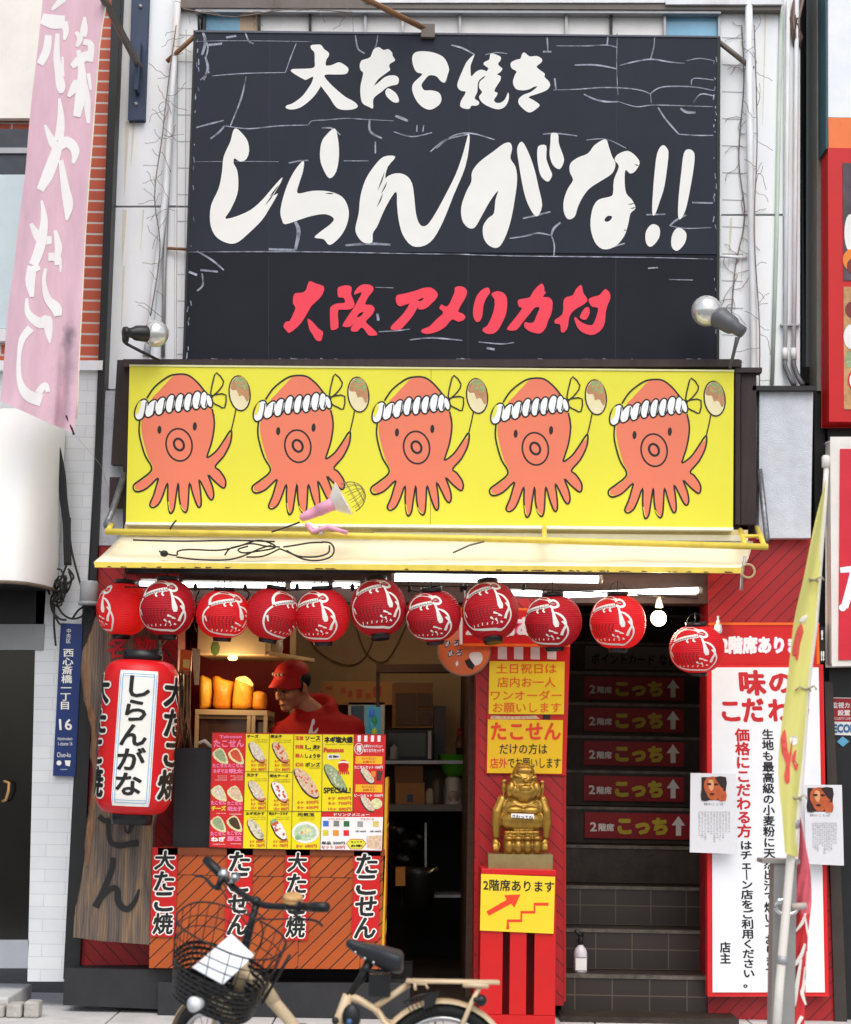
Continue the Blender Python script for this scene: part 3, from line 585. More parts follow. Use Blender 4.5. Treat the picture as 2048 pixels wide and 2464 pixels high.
    for q in ((880, 215), (902, 225), (918, 210)): o.pell(240 + dx + q[0] * u, 840 + dy + q[1] * u, 9 * u, 7 * u, L[7], BRD)
    o.obj('octopus_picture', ys)
for i in range(5): octo(285.8 * i, 3.2 * i)

# ------------------------------------------------------------------ spot bulbs, pink lamp
BULB = mat('silver_bulb', 'dfe0dd', 0.12, metal=0.55, var=0.05); BLKP = mat('black_plastic', '242526', 0.35, var=0.2)
l = thing('spot_lamp', 'silver globe spot bulb in a black holder at the left end over the yellow sign', 'lamp', tuple(W(380, 865, -.3)), 'spot bulbs aimed at the black sign')
c0, c1 = W(305, 800, -.38), W(352, 803, -.33); ax = (c1 - c0).normalized()
b = MB(); b.lathe([(0, -.005), (.030, 0), (.034, .02), (.026, .03), (.03, .05), (.042, .07), (.046, .12), (.046, .15), (.030, .165)], BLKP, 20, c0 - ax * .02, ax); b.tube([W(302, 826, -.37), W(340, 846, -.33), W(384, 868, -.28)], .009, BLKP); b.ell(W(302, 815, -.37), (.02, .02, .03), BLKP); b.obj('holder', l)
b = MB(); b.ell(W(375, 803, -.3), (.072, .072, .075), BULB, 24); b.obj('bulb', l)
l = thing('spot_lamp', 'large silver globe spot bulb tilted up left in a grey holder at the right end', 'lamp', tuple(W(1757, 885, -.3)), 'spot bulbs aimed at the black sign')
c0, c1 = W(1788, 800, -.4), W(1722, 758, -.33); ax = (c1 - c0).normalized()
GREYP = mat('grey_plastic', '606266', 0.35, var=0.15)
b = MB(); b.lathe([(0, -.005), (.034, 0), (.036, .05), (.05, .07), (.055, .1), (.055, .13), (.062, .15), (.062, .17), (.05, .19)], GREYP, 20, c0, ax); b.tube([W(1775, 812, -.38), W(1768, 840, -.35), W(1757, 886, -.28)], [.014, .01, .009], GREYP); b.obj('holder', l)
b = MB(); b.ell(W(1700, 748, -.3), (.085, .085, .087), BULB, 24); b.obj('bulb', l)
PINK = mat('faded_pink', 'e8a3bd', 0.4, var=0.06)
l = thing('clamp_lamp', 'faded pink work lamp with white shade and wire guard clamped on the yellow pipe', 'lamp', tuple(W(780, 1275, -.6)))
c0, c1 = W(722, 1248, -.62), W(816, 1206, -.58); ax = (c1 - c0).normalized(); ln = (c1 - c0).length
b = MB(); b.lathe([(.008, 0), (.02, .01), (.027, .05), (.03, ln * .45), (.033, ln * .45), (.034, ln * .75), (.04, ln * .9), (.028, ln)], PINK, 20, c0, ax); b.obj('handle', l)
b = MB(); b.lathe([(.035, 0), (.05, .012), (.085, .05), (.098, .068), (.1, .07), (.094, .068), (.05, .02), (.0, .01)], mat('white_shade', 'efeae6', 0.35), 28, W(800, 1214, -.58), (ax + Vector((0, -.25, .05))).normalized()); b.obj('lamp_shade', l)
b = MB(); cc = W(838, 1198, -.6); a2 = (ax + Vector((0, -.25, .05))).normalized(); GW = mat('guard_wire', '8b7f52', 0.5)
e1 = a2.orthogonal().normalized(); e2 = a2.cross(e1)
for k in range(6):
    t = math.pi * k / 6; d = e1 * math.cos(t) + e2 * math.sin(t)
    b.tube([cc + d * .085 * math.cos(s) + a2 * .095 * math.sin(s) for s in [math.pi * j / 12 for j in range(13)]], .0018, GW, 5)
for s in (.3, .75, 1.15): b.tube([cc + (e1 * math.cos(t) + e2 * math.sin(t)) * .085 * math.cos(s) + a2 * .095 * math.sin(s) for t in [2 * math.pi * j / 20 for j in range(20)]], .0016, GW, 5, True)
b.obj('wire_guard', l)
b = MB(); b.tube([W(738, 1262, -.65), W(752, 1280, -.68), W(790, 1268, -.7), W(836, 1282, -.72)], .012, PINK); b.tube([W(740, 1260, -.65), W(765, 1275, -.66), W(775, 1284, -.68)], .014, mat('white_clip', 'e8e0e2', 0.4)); b.obj('clamp', l)

# ------------------------------------------------------------------ pipes, brackets, conduits, dead creepers on the white wall
def pipe(label, pts, r, m, Y=.2, cat='pipe', name='drain_pipe', group=None, extra=None):
    b = MB(); b.tube([W(x, y, Y) for x, y in pts], r, m, 12)
    if extra: extra(b)
    return tag(b.obj(name), label, cat, group)
pipe('white painted drain pipe left of the black sign with rust streaks', [(430, -30), (412, 250), (398, 470), (378, 640), (360, 800), (352, 860)], .021, PIPEW, .06)
pipe('grey pipe standing beside the white drain pipe left of the black sign', [(414, 160), (404, 440), (396, 640), (392, 860)], .012, GREYM, .085)
pipe('white drain pipe right of the black sign running down to the stucco block', [(1802, 0), (1806, 420), (1812, 700), (1815, 1010), (1817, 1110)], .022, PIPEW, .05)
pipe('broad grey green duct strip on the white wall near the right pipes', [(1880, 30), (1868, 600), (1858, 925)], .012, mat('green_grey', 'b9c8bb', 0.5), .1, 'duct', 'wall_duct')
for i, (x, lab) in enumerate(((1897, 'thin white conduit pipe with a dark elbow, left of two'), (1918, 'thin white conduit pipe with a dark elbow, right of two'))):
    b = MB(); b.tube([W(x, 0, .085), W(x - 4, 500, .085), W(x - 8, 872, .085)], .013, PIPEW); b.tube([W(x - 8, 866, .085), W(x - 8, 880, .085), W(x + 4, 910, .07), W(x + 14, 926, .04)], .015, GREYP, 10)
    b.tube([W(x - 8, 838, .085), W(x - 8, 866, .085)], .017, PIPEW); b.box(*(lambda c: (c.x - .03, c.x + .03, c.y - .012, c.y + .03, c.z - .005, c.z + .005))(W(x - 6, 782, .085)), GREYM)
    tag(b.obj('conduit_pipe'), lab, 'conduit', 'conduits on the white wall')
bm = MB(); bm.tube([W(846, -20, -.35), W(1028, 72, -.02)], .020, RUST, 4); bm.box(*(lambda c: (c.x - .04, c.x + .04, c.y - .01, c.y + .03, c.z - .04, c.z + .04))(W(1030, 74, -.04)), STEEL)
tag(bm.obj('support_bar'), 'rusty brown bar slanting down onto the top edge of the black sign', 'bar')
bm = MB(); bm.tube([W(472, 84, 0.0), W(402, 148, .07)], .014, RUST, 8); tag(bm.obj('support_bar'), 'short rusty brace from the black sign to the left drain pipe', 'bar')
bm = MB(); bm.tube([W(1732, 102, 0.0), W(1812, 166, .07)], .016, STEEL, 8); tag(bm.obj('support_bar'), 'short grey brace from the black sign to the right drain pipe', 'bar')
bm = MB(); bm.tube([W(384, 596, .1), W(450, 600, .06)], .009, RUST, 8); tag(bm.obj('support_bar'), 'thin level tie bar left of the black sign at the dividing line', 'bar')
bm = MB(); bm.tube([W(1722, 616, .06), W(1798, 620, .1)], .009, PIPEW, 8); tag(bm.obj('support_bar'), 'thin white tie bar right of the black sign at the dividing line', 'bar')
br = thing('banner_bracket', 'dark steel banner arm bolted to a blue plate high on the white wall', 'bracket', tuple(W(328, 160, .2)))
b = MB(); b.slab([(319, -30), (358, -30), (347, 288), (309, 288)], .07, .04, BLUEP); b.obj('wall_plate', br, bevel=.004)
b = MB(); b.tube([W(335, 160, .05), W(258, 14, -.75), W(246, -10, -.85)], .024, STEEL, 4); b.slab([(331, 96), (337, 96), (330, 215), (322, 215)], -.02, .089, BLUEP); b.obj('arm', br)
for x, y in ((338, 15), (327, 250)):
    b = MB(); p = W(x, y, .066); b.ell(p, (.012, .012, .012), GREYM, 12); b.obj('bolt', br)
VINE = mat('dead_vine', '7d6f66', 0.9, var=0.3)
def vine(label, pts, n, Y):
    b = MB(); rnd = random.Random(int(pts[0][0]))
    b.tube([W(x, y, Y) for x, y in spline(pts, 6, False)], .0035, VINE, 5)
    for i in range(n):
        k = rnd.random() * (len(pts) - 1); j = int(k); t = k - j; x = pts[j][0] + (pts[j + 1][0] - pts[j][0]) * t; y = pts[j][1] + (pts[j + 1][1] - pts[j][1]) * t
        q = [(x, y)]; a = rnd.uniform(-1, 1) + (0 if rnd.random() < .5 else math.pi)
        for s in range(rnd.randint(3, 6)):
            a += rnd.uniform(-.6, .6); x += math.cos(a) * rnd.uniform(5, 12); y += math.sin(a) * rnd.uniform(5, 14); q.append((x, y))
        b.tube([W(x, y, Y + .01 * (s % 2)) for s, (x, y) in enumerate(q)], .0016, VINE, 4)
    return tag(b.obj('dead_creeper'), label, 'dead vine', 'dead creepers on the wall')
vine('bare creeper twigs hanging along the left drain pipe', [(424, 60), (405, 200), (390, 330), (372, 470), (385, 600), (362, 760)], 46, .02)
vine('bare creeper twigs on the white wall right of the black sign', [(1785, 60), (1790, 200), (1778, 380), (1792, 520), (1770, 640), (1760, 760)], 40, .095)
vine('tangle of bare creeper twigs along the top beam', [(440, 20), (560, 40), (700, 22), (850, 30)], 26, .0)
vine('bare creeper twigs clinging to the right drain pipe', [(1815, 60), (1822, 330), (1815, 560), (1828, 800), (1826, 1060), (1834, 1120)], 34, .01)
b = MB(); q = random.Random(3)
for i in range(5):
    x = 1912 + i * 5; b.tube([W(x, 0, .1), W(x - 6 + q.uniform(-8, 8), 45, .08), W(x + q.uniform(-14, 6), 90, .08), W(1913 + i * 3, 112, .1)], .009, mat('old_cloth_%d' % (i % 3), ('6a5650', '8d7a70', '3d3432')[i % 3], 0.9), 7)
tag(b.obj('cable_bundle'), 'frayed bundle of old cables tied at the top of the right conduits', 'cable')
# ------------------------------------------------------------------ awning and its pipe rail
AWN = mat('awning_cream', 'f3e8cb', 0.55, var=0.05, nscale=1.6, stain=0.5, staincol='cfa95f', bump=0.1, bscale=10)
AWNB = mat('awning_white', 'f2ecd6', 0.5, var=0.05, stain=0.3, staincol='cfae70')
YP = mat('yellow_pipe', 'e9cf55', 0.4, var=0.12, nscale=9, stain=0.35, staincol='9a7430')
aw = thing('awning', 'long cream metal awning with yellow front edge under the octopus sign', 'awning', tuple(W(1010, 1340, -.5)))
b = MB()
A, B_, C_, D = W(292, 1288, -.16), W(1812, 1302, -.16), W(1786, 1366, -.74), W(226, 1352, -.74)
N = 90; v = []
for i in range(N + 1):
    t = i / N
    for j in range(5):
        q = j / 4; p = (A.lerp(B_, t)).lerp(D.lerp(C_, t), q); p.z += -.016 * math.sin(math.pi * q) + (.007 * math.sin(t * 23 + 1) + .004 * math.sin(t * 61 + q * 3)) * math.sin(math.pi * q); v.append(p)
n = len(v); v2 = [p - Vector((0, 0, .012)) for p in v]
fs = []
for i in range(N):
    for j in range(4):
        a = i * 5 + j; fs += [(a, a + 5, a + 6, a + 1), (n + a, n + a + 1, n + a + 6, n + a + 5)]
for i in range(N): fs += [(i * 5 + 4, i * 5 + 9, n + i * 5 + 9, n + i * 5 + 4), (i * 5, n + i * 5, n + i * 5 + 5, i * 5 + 5)]
for j in range(4): fs += [(j, j + 1, n + j + 1, n + j), (N * 5 + j, n + N * 5 + j, n + N * 5 + j + 1, N * 5 + j + 1)]
b.add(v + v2, fs, AWN, True); b.obj('sheet', aw)
b = MB(); b.slab([(226, 1352), (1788, 1366), (1786, 1379), (228, 1365)], -.765, .02, YP); b.obj('front_edge', aw, bevel=.004)
b = MB(); b.slab([(300, 1262), (1800, 1275), (1800, 1330), (296, 1318)], -.15, .03, mat('back_flashing', 'd9c793', 0.5, stain=.5, staincol='7a6338')); b.slab([(900, 1280), (1800, 1288), (1800, 1302), (900, 1296)], -.17, .01, AWNB); b.obj('back_sheet', aw)
for i in range(22):   # grime drips along the rim
    pass
b = MB(); rr = random.Random(5)
for i in range(40):
    x = rr.uniform(240, 1770); y = 1364 + (x - 226) * .009; b.ppoly([(x, y - rr.uniform(1, 3)), (x + rr.uniform(4, 16), y - rr.uniform(1, 3)), (x + rr.uniform(5, 18), y + .6), (x + 1, y + .6)], -.7658, mat('rim_rust', '6b5030', 0.8))
b.obj('rust_marks', aw)
b = MB(); b.tube([W(1793, 1338, -.75), W(1786, 1380, -.74), W(1784, 1420, -.72)], .008, GREYM); b.obj('side_rod', aw)
b = MB(); c = W(1800, 1374, -.76); b.tube([c + Vector((math.cos(t) * .035, 0, math.sin(t) * .035)) for t in [2 * math.pi * k / 20 for k in range(20)]], .006, mat('ring_tan', 'b79d74', 0.4), 8, True); b.obj('pull_ring', aw)
rl_ = thing('pipe_rail', 'long yellow pipe rail standing out over the cream awning', 'rail', tuple(W(1050, 1300, -.66)))
b = MB(); b.tube([W(254, 1279, -.66), W(800, 1288, -.66), W(1300, 1300, -.66), W(1848, 1316, -.66)], .017, YP, 12); b.obj('pipe', rl_)
for (xa, ya, xb, yb) in ((1310, 1268, 1310, 1300), (268, 1262, 258, 1280), (1782, 1276, 1795, 1316)):
    b = MB(); b.tube([W(xa, ya, -.2 if xa > 300 else -.4), W(xb, yb, -.64)], .014, YP, 10); b.obj('standoff', rl_)
b = MB(); b.tube([W(1782, 1290, -.4), W(1826, 1290, -.4)], .010, YP); b.tube([W(1823, 1270, -.2), W(1840, 1316, -.64)], .014, YP); b.obj('end_bracket', rl_)
b = MB(); b.tube([W(256, 1262, -.3), W(270, 1230, -.2), W(300, 1140, -.1)], .018, mat('foil_wrap', '7b7b80', 0.35, metal=.5, var=.4, nscale=30)); b.ell(W(262, 1264, -.4), (.03, .04, .03), GREYP); tag(b.obj('stay_rod'), 'grey wrapped stay rod at the left end of the awning rail', 'stay'); b = MB(); b.tube([W(1828, 1130, -.06), W(1836, 1200, -.1), W(1846, 1300, -.35)], .016, MATS['foil_wrap'])
tag(b.obj('stay_rod'), 'grey wrapped stay rod at the right end of the awning rail', 'stay')
CAB = mat('black_cable', '1f1f1f', 0.5)
b = MB()
rg = (200, 1240, .40115)
for s in ('455 215 500 230 560 240 570 215 640 205 800 210 900 195 1000 170 1100 185 1180 190', '560 250 650 262 760 268 880 265 970 240 1060 200 1130 180', '850 240 880 200 950 180 1050 150 1130 170 1150 195 1050 215 960 225 930 205 990 185', '1180 200 1250 230 1330 265 1420 270 1490 245 1505 200 1480 165 1430 160', '1200 190 1270 180 1360 165 1440 162', '1220 210 1290 245 1400 248 1470 225 1478 180', '980 250 1080 245 1180 200', '520 85 545 45 560 30', '1130 100 1250 60 1300 40', '300 148 600 155 900 150 1150 158'):
    b.tube([W(x, y, -.715) for x, y in spline(P(*rg, s), 4, False)], .0045, CAB, 6)
b.ell(W(395, 1332, -.72), (.022, .018, .018), CAB, 12)
tag(b.obj('cable_coil'), 'loops of black cable lying bunched on the cream awning', 'cable')
b = MB(); b.tube([W(1090, 1330, -.7), W(1130, 1312, -.69), W(1165, 1303, -.68)], .005, mat('rope_grey', '6e6a5c', .8), 6); tag(b.obj('rope_end'), 'short frayed rope end tied on the yellow pipe rail', 'rope')

# ------------------------------------------------------------------ fluorescent tubes and bulb
TUBE = mat('lit_tube', 'ffffff', 0.4, emit='f3fbff', es=7)
def tubelamp(label, x0, y0, x1, y1, r, Y):
    t = thing('fluorescent_lamp', label, 'tube light', tuple(W((x0 + x1) / 2, y0, Y)), 'lit tubes under the awning')
    b = MB(); b.tube([W(x0, y0, Y), W(x1, y1, Y)], r, TUBE, 10); b.obj('tube', t)
    b = MB(); b.tube([W(x0 - 8, y0, Y), W(x0, y0, Y)], r * 1.2, GREYM, 10); b.obj('end_cap', t); b = MB(); b.tube([W(x1, y1, Y), W(x1 + 10, y1, Y)], r * 1.2, GREYM, 10); b.obj('end_cap', t)
    p = W(x0, y0, Y); q = W(x1, y1, Y); b = MB(); b.box(p.x, q.x, Y + .03, Y + .06, p.z + .016, p.z + .03, mat('lamp_batten', '8a8680', .5)); b.obj('batten', t)
tubelamp('short lit tube behind the two lanterns at far left', 336, 1404, 388, 1406, .013, -.05)
tubelamp('lit tube between the second and fourth lantern from the left', 438, 1407, 686, 1409, .014, -.05)
tubelamp('lit tube above the fourth and fifth lantern from the left', 700, 1409, 790, 1410, .014, -.05)
tubelamp('lit tube left of the sixth lantern', 802, 1408, 866, 1410, .014, -.05)
tubelamp('longest brightest lit tube just under the awning edge', 950, 1390, 1440, 1394, .02, -.35)
tubelamp('lit tube between the eighth and ninth lantern', 1228, 1427, 1305, 1429, .014, -.05)
tubelamp('long lit tube above the stair entrance', 1356, 1432, 1680, 1420, .016, -.05)
BULBL = mat('lit_bulb', 'fff4d8', 0.4, emit='ffe9b8', es=9)
t = thing('pendant_bulb', 'bare lit light bulb hanging over the stair entrance', 'bulb', tuple(W(1586, 1430, -.3)))
b = MB(); b.lathe([(.008, .07), (.014, .04), (.022, .0)], mat('bulb_neck', 'd6d0c4', .5), 16, W(1586, 1462, -.3)); b.tube([W(1586, 1425, -.3), W(1586, 1440, -.3)], .003, CAB); b.obj('socket', t)
b = MB(); b.ell(W(1585, 1488, -.3), (.043, .043, .043), BULBL, 20); b.obj('bulb', t)
pl = bpy.data.lights.new('pendant_light', 'POINT'); pl.energy = 6; pl.color = (1, .85, .6); pl.shadow_soft_size = .05
po = bpy.data.objects.new('pendant_light', pl); COL.objects.link(po); po.parent = t; po.location = (0, -.06, -.12)

# ------------------------------------------------------------------ the row of red paper lanterns
LRED = bpy.data.materials.new('lantern_red'); LRED.use_nodes = True
nt_, pb, L_ = nodes_of(LRED)
pb.inputs['Base Color'].default_value = (*lin('c4202e'), 1); pb.inputs['Roughness'].default_value = .55; pb.inputs['Specular IOR Level'].default_value = .25
tr = nt_.nodes.new('ShaderNodeBsdfTranslucent'); tr.inputs['Color'].default_value = (*lin('f0301c'), 1)
ms_ = nt_.nodes.new('ShaderNodeMixShader'); ms_.inputs[0].default_value = .22
L_.new(pb.outputs[0], ms_.inputs[1]); L_.new(tr.outputs[0], ms_.inputs[2]); L_.new(ms_.outputs[0], nt_.nodes['Material Output'].inputs['Surface'])
tc_ = nt_.nodes.new('ShaderNodeTexCoord'); sp_ = nt_.nodes.new('ShaderNodeSeparateXYZ'); L_.new(tc_.outputs['Object'], sp_.inputs[0])
mm = nt_.nodes.new('ShaderNodeMath'); mm.operation = 'MULTIPLY'; mm.inputs[1].default_value = 2 * math.pi / .0118; L_.new(sp_.outputs[2], mm.inputs[0])
sn = nt_.nodes.new('ShaderNodeMath'); sn.operation = 'SINE'; L_.new(mm.outputs[0], sn.inputs[0])
bp_ = nt_.nodes.new('ShaderNodeBump'); bp_.inputs['Strength'].default_value = .45; bp_.inputs['Distance'].default_value = .004; L_.new(sn.outputs[0], bp_.inputs['Height']); L_.new(bp_.outputs[0], pb.inputs['Normal'])
LWH = mat('lantern_white', 'f1ece4', .5); LGR = mat('lantern_grey', '9c8f90', .5); LDK = mat('lantern_dark', '8d1019', .5); LCAP = mat('lantern_cap', '17171a', .35)
RX, RZ = .148, .146
def onball(x, y, k=1.012):
    """unit picture coordinates (x right, y up) wrapped round the lantern's front"""
    a = x * 1.18; z = y * RZ * .98; rr_ = math.sqrt(max(.02, 1 - (z / RZ) ** 2)) ** .8 * RX * k
    return Vector((rr_ * math.sin(a), -rr_ * math.cos(a), z))
def bline(b, pts, w, m, k=1.012, close=False):
    ws = w if isinstance(w, (list, tuple)) else [w] * len(pts)
    q = spline([(p[0], p[1], h) for p, h in zip(pts, ws)], 5, close); n = len(q); vs = []
    for i, p in enumerate(q):
        a = q[max(i - 1, 0)]; c = q[min(i + 1, n - 1)]; dx, dy = c[0] - a[0], c[1] - a[1]; l = math.hypot(dx, dy) or 1; h = p[2] * .62
        vs += [onball(p[0] - dy / l * h, p[1] + dx / l * h, k), onball(p[0] + dy / l * h, p[1] - dx / l * h, k)]
    b.add(vs, [(2 * i, 2 * i + 1, 2 * i + 3, 2 * i + 2) for i in range(n - 1)], m)
def LZ(s):
    v = [float(q) for q in s.split()]; return [((v[i] - 508) / 160, -(v[i + 1] - 557) / 157) for i in range(0, len(v), 2)]
def lantern_meshes():
    b = MB(); prof = [(RX * max(.02, 1 - (z / RZ) ** 2) ** .4, z) for z in [RZ * math.cos(math.pi * i / 28) for i in range(1, 28)]]
    prof = [(.055, RZ)] + prof + [(.055, -RZ)]
    b.lathe([(r, z) for r, z in reversed(prof)], LRED, 40)
    body = b
    c1 = MB(); c1.lathe([(.052, .0), (.056, .0), (.058, .03), (.050, .03), (.048, .004)], LCAP, 28, (0, 0, RZ - .012))
    c2 = MB(); c2.lathe([(.03, 0), (.048, 0), (.052, .026), (.05, .03)], LCAP, 28, (0, 0, -RZ - .018))
    p = MB()
    bline(p, LZ('398 498 388 460 400 432 440 416 500 418 545 430'), .085, LWH)
    bline(p, LZ('402 496 440 480 490 468 535 462'), .12, LWH); bline(p, LZ('405 500 440 484 490 472 535 466'), .03, LGR, 1.02)
    for i in range(9): bline(p, LZ('%d %d %d %d' % (412 + 14 * i, 484 - 4 * i, 418 + 14 * i, 500 - 4 * i)), .02, LGR, 1.021)
    bline(p, LZ('532 440 560 428 585 440 588 462 565 472 540 462'), .07, LWH); bline(p, LZ('545 448 570 450'), .04, LGR, 1.02)
    bline(p, LZ('395 508 370 545 360 590 362 630 380 665 420 680 480 688 540 690 600 690 626 660 634 625 625 590 600 555'), .055, LWH)
    bline(p, LZ('552 470 560 505 566 540 572 570'), [.05, .06, .1, .14], LWH); bline(p, LZ('572 570 575 590'), [.14, .08], LWH)
    bline(p, LZ('560 500 590 515 612 545 618 580 606 612 600 640'), [.03, .06, .06, .06, .07, .09], LWH)
    for s in ('478 482 474 494 484 504', '512 478 508 490 518 500'): bline(p, LZ(s), .045, LWH)
    for s in ('374 570 384 605', '536 610 560 618', '520 632 534 646', '545 640 556 655', '560 622 580 628', '575 655 590 660'): bline(p, LZ(s), [.06, .03], LWH)
    for i in range(8): bline(p, LZ('%d 570 %d 600 %d %d' % (398 + 19 * i, 396 + 18 * i, 400 + 19 * i, 645 + 4 * (i % 3))), .03, LDK)
    for i in range(6): bline(p, LZ('%d %d %d %d' % (410 + 30 * i, 655 + 3 * (i % 2), 404 + 30 * i, 668)), .03, LWH)
    h = MB(); h.tube([(0, 0, RZ), (0, 0, RZ + .075)], .003, CAB, 6); h.tube([(-.05, 0, RZ + .02), (-.03, 0, RZ + .06), (0, 0, RZ + .075), (.03, 0, RZ + .06), (.05, 0, RZ + .02)], .002, CAB, 6)
    return body, c1, c2, p, h
LANT = [(297, 1466, 66, -.05, 'red octopus lantern at far left turned so its picture faces left and lit inside', .4),
        (403, 1463, 4, -.03, 'red octopus lantern second from left hanging just above the long red lantern', 0),
        (537, 1478, -22, .02, 'red octopus lantern with its open black top ring showing, above the yellow snack packets', .4),
        (655, 1478, -52, .06, 'red octopus lantern with picture turned right, above the man in the cap', .12),
        (776, 1482, 18, .03, 'red octopus lantern just right of the man in the cap, fifth from left', .2),
        (910, 1463, 0, -.12, 'red octopus lantern hanging high with its underside tipped to view, sixth from left', 0),
        (1043, 1482, 14, .08, 'red octopus lantern hanging over the left edge of the round orange sign', 0),
        (1180, 1471, 8, -.16, 'red octopus lantern tipped back with a shiny black bottom cap over the round orange sign', 0),
        (1332, 1496, 26, .02, 'red octopus lantern in front of the red and white striped pillar top', 0),
        (1487, 1497, 24, .0, 'red octopus lantern hanging in the stair entrance beside the bare bulb', .45),
        (1677, 1562, 16, .04, 'lowest red octopus lantern at far right before the white notice board', .3)]
body, c1, c2, pic, hk = lantern_meshes(); proto = None
for i, (px, py, rot, tilt, lab, lit) in enumerate(LANT):
    p = W(px, py, -.58 if i else -.44)
    if proto is None:
        t = proto = thing('paper_lantern', lab, 'lantern', tuple(p), 'red octopus lanterns in a row under the awning')
        for nm, mm_ in (('shade', body), ('top_ring', c1), ('bottom_cap', c2), ('octopus_picture', pic), ('hanging_wire', hk)):
            o = mm_.obj(nm); o.parent = t
    else:
        t = dup(proto); t.location = p; t['label'] = lab
    k = [.97, 1, .97, .96, .97, 1, .99, 1.01, 1.02, 1.0, .98][i]
    t.scale = (k, k, k * [1, 1.02, .9, .97, 1, 1.03, .93, 1.04, .93, .98, .88][i])
    t.rotation_euler = (tilt * 1.6 + .05, tilt * .8 if i % 2 else -tilt * .6, R(-rot))
for (px, py, rot, tilt, lab, lit), t in zip(LANT, [o for o in COL.objects if o.name.startswith('paper_lantern')]):
    if lit:
        q = bpy.data.lights.new('lantern_light', 'POINT'); q.energy = 1.5 * lit; q.color = (1, .5, .2); q.shadow_soft_size = .03
        qo = bpy.data.objects.new('lantern_light', q); COL.objects.link(qo); qo.parent = t; qo.location = (.03, 0, -.02)
b = MB(); b.tube([W(300, 1412, -.56), W(480, 1418, -.56), W(700, 1420, -.56), W(900, 1408, -.56), W(1180, 1412, -.56), W(1500, 1428, -.56), W(1680, 1440, -.56)], .004, CAB, 6)
for x in (470, 590, 715, 848, 985, 1110, 1120, 1260): b.ell(W(x, 1412 + (x % 7), -.54), (.012, .012, .022), CAB, 10)
for s in ('480 1420 470 1450 485 1480 468 1500 472 1520', '590 1418 600 1430 588 1450', '985 1395 990 1420 1060 1430 1075 1440'):
    b.tube([W(x, y, -.5) for x, y in spline(P(0, 0, 1, s), 4, False)], .004, CAB, 6)
tag(b.obj('lamp_wire'), 'sagging black wire with sockets that the red lanterns hang from', 'wire')

# ------------------------------------------------------------------ long red lantern with white panel
bl = thing('long_lantern', 'long cylindrical red lantern with a white lettered panel hanging before the weathered plank', 'lantern', tuple(W(335, 1950, -.55)))
YB = -.55
top, bot = W(343, 1590, YB), W(318, 1958, YB); ax = (top - bot).normalized(); hh = (top - bot).length; RB = .196
Q = Vector((0, 0, 1)).rotation_difference(ax).to_matrix()
prof = []
for i in range(61):
    t = i / 60; e = min(t, 1 - t) / .13; r = RB * (1 if e >= 1 else (.62 + .38 * math.sqrt(max(0, 1 - (1 - e) ** 2))))
    prof.append((r + (.0022 if i % 2 else 0), hh * t))
LR2 = mat('long_lantern_red', 'd3131a', .38, var=.05)
b = MB(); b.lathe(prof, LR2, 48, bot, ax); b.obj('shade', bl)
b = MB(); b.lathe([(.096, 0), (.105, 0), (.105, .066), (.097, .066), (.092, .01)], LCAP, 36, top - ax * .012, ax); b.obj('top_ring', bl)
b = MB(); b.lathe([(.088, -.055), (.104, -.055), (.107, .0), (.1, .012)], LCAP, 36, bot - ax * .0, ax); b.obj('bottom_ring', bl)
def cyl(u, v, k=1.0):
    """u metres round the lantern from its front, v 0..1 bottom to top"""
    t = v; e = min(t, 1 - t) / .13; r = RB * (1 if e >= 1 else (.62 + .38 * math.sqrt(max(0, 1 - (1 - e) ** 2)))) + .0022 + .0012 * k
    a = u / RB
    return bot + Q @ Vector((r * math.sin(a), -r * math.cos(a), hh * v))
def cgrid(b, u0, v0, u1, v1, k, m, nu=14, nv=30):
    vs = [cyl(u0 + (u1 - u0) * i / nu, v0 + (v1 - v0) * j / nv, k) for j in range(nv + 1) for i in range(nu + 1)]
    b.add(vs, [(j * (nu + 1) + i, j * (nu + 1) + i + 1, (j + 1) * (nu + 1) + i + 1, (j + 1) * (nu + 1) + i) for j in range(nv) for i in range(nu)], m, True)
def refine(vs, fs, lim):
    vs = [tuple(v[:2]) for v in vs]; out = list(fs)
    bm_ = bmesh.new(); bv = [bm_.verts.new((x, y, 0)) for x, y in vs]
    for f in fs:
        try: bm_.faces.new([bv[i] for i in f])
        except ValueError: pass
    for _ in range(3):
        ed = [e for e in bm_.edges if e.calc_length() > lim]
        if not ed: break
        bmesh.ops.subdivide_edges(bm_, edges=ed, cuts=1); bmesh.ops.triangulate(bm_, faces=bm_.faces[:])
    bm_.verts.index_update(); r = [(v.co.x, v.co.y) for v in bm_.verts], [tuple(v.index for v in f.verts) for f in bm_.faces]; bm_.free(); return r
def cchar(b, ch, uc, w, v0, v1, k, m, off=0.0):
    v0_, f0_, _ = glyphs(ch, 0); rv, rf = refine(v0_, f0_, .16); n = 12 if off > .05 else 6
    for q in range(n + 1):
        dx, dy = (0, 0) if q == n else (off * math.cos(2 * math.pi * q / n), off * math.sin(2 * math.pi * q / n))
        b.add([cyl(uc + (x + dx - .5) * w, v0 + (y + dy + .12) * (v1 - v0), k + q * .06) for x, y in rv], rf, m)
p = MB(); u0, u1 = -.085, .118
cgrid(p, u0, .055, u1, .925, 1, LWH)
CB = mat('panel_blue_line', '6fb4e0', .5)
for (a, c, d, e) in ((u0 + .018, .075, u0 + .022, .905), (u1 - .022, .075, u1 - .018, .905), (u0 + .006, .08, u0 + .009, .9), (u1 - .009, .08, u1 - .006, .9)): cgrid(p, a, c, d, e, 2, CB, 1)
for (c, e) in ((.075, .079), (.901, .905), (.092, .095), (.887, .89)): cgrid(p, u0 + .018, c, u1 - .018, e, 2, CB, 8, 1)
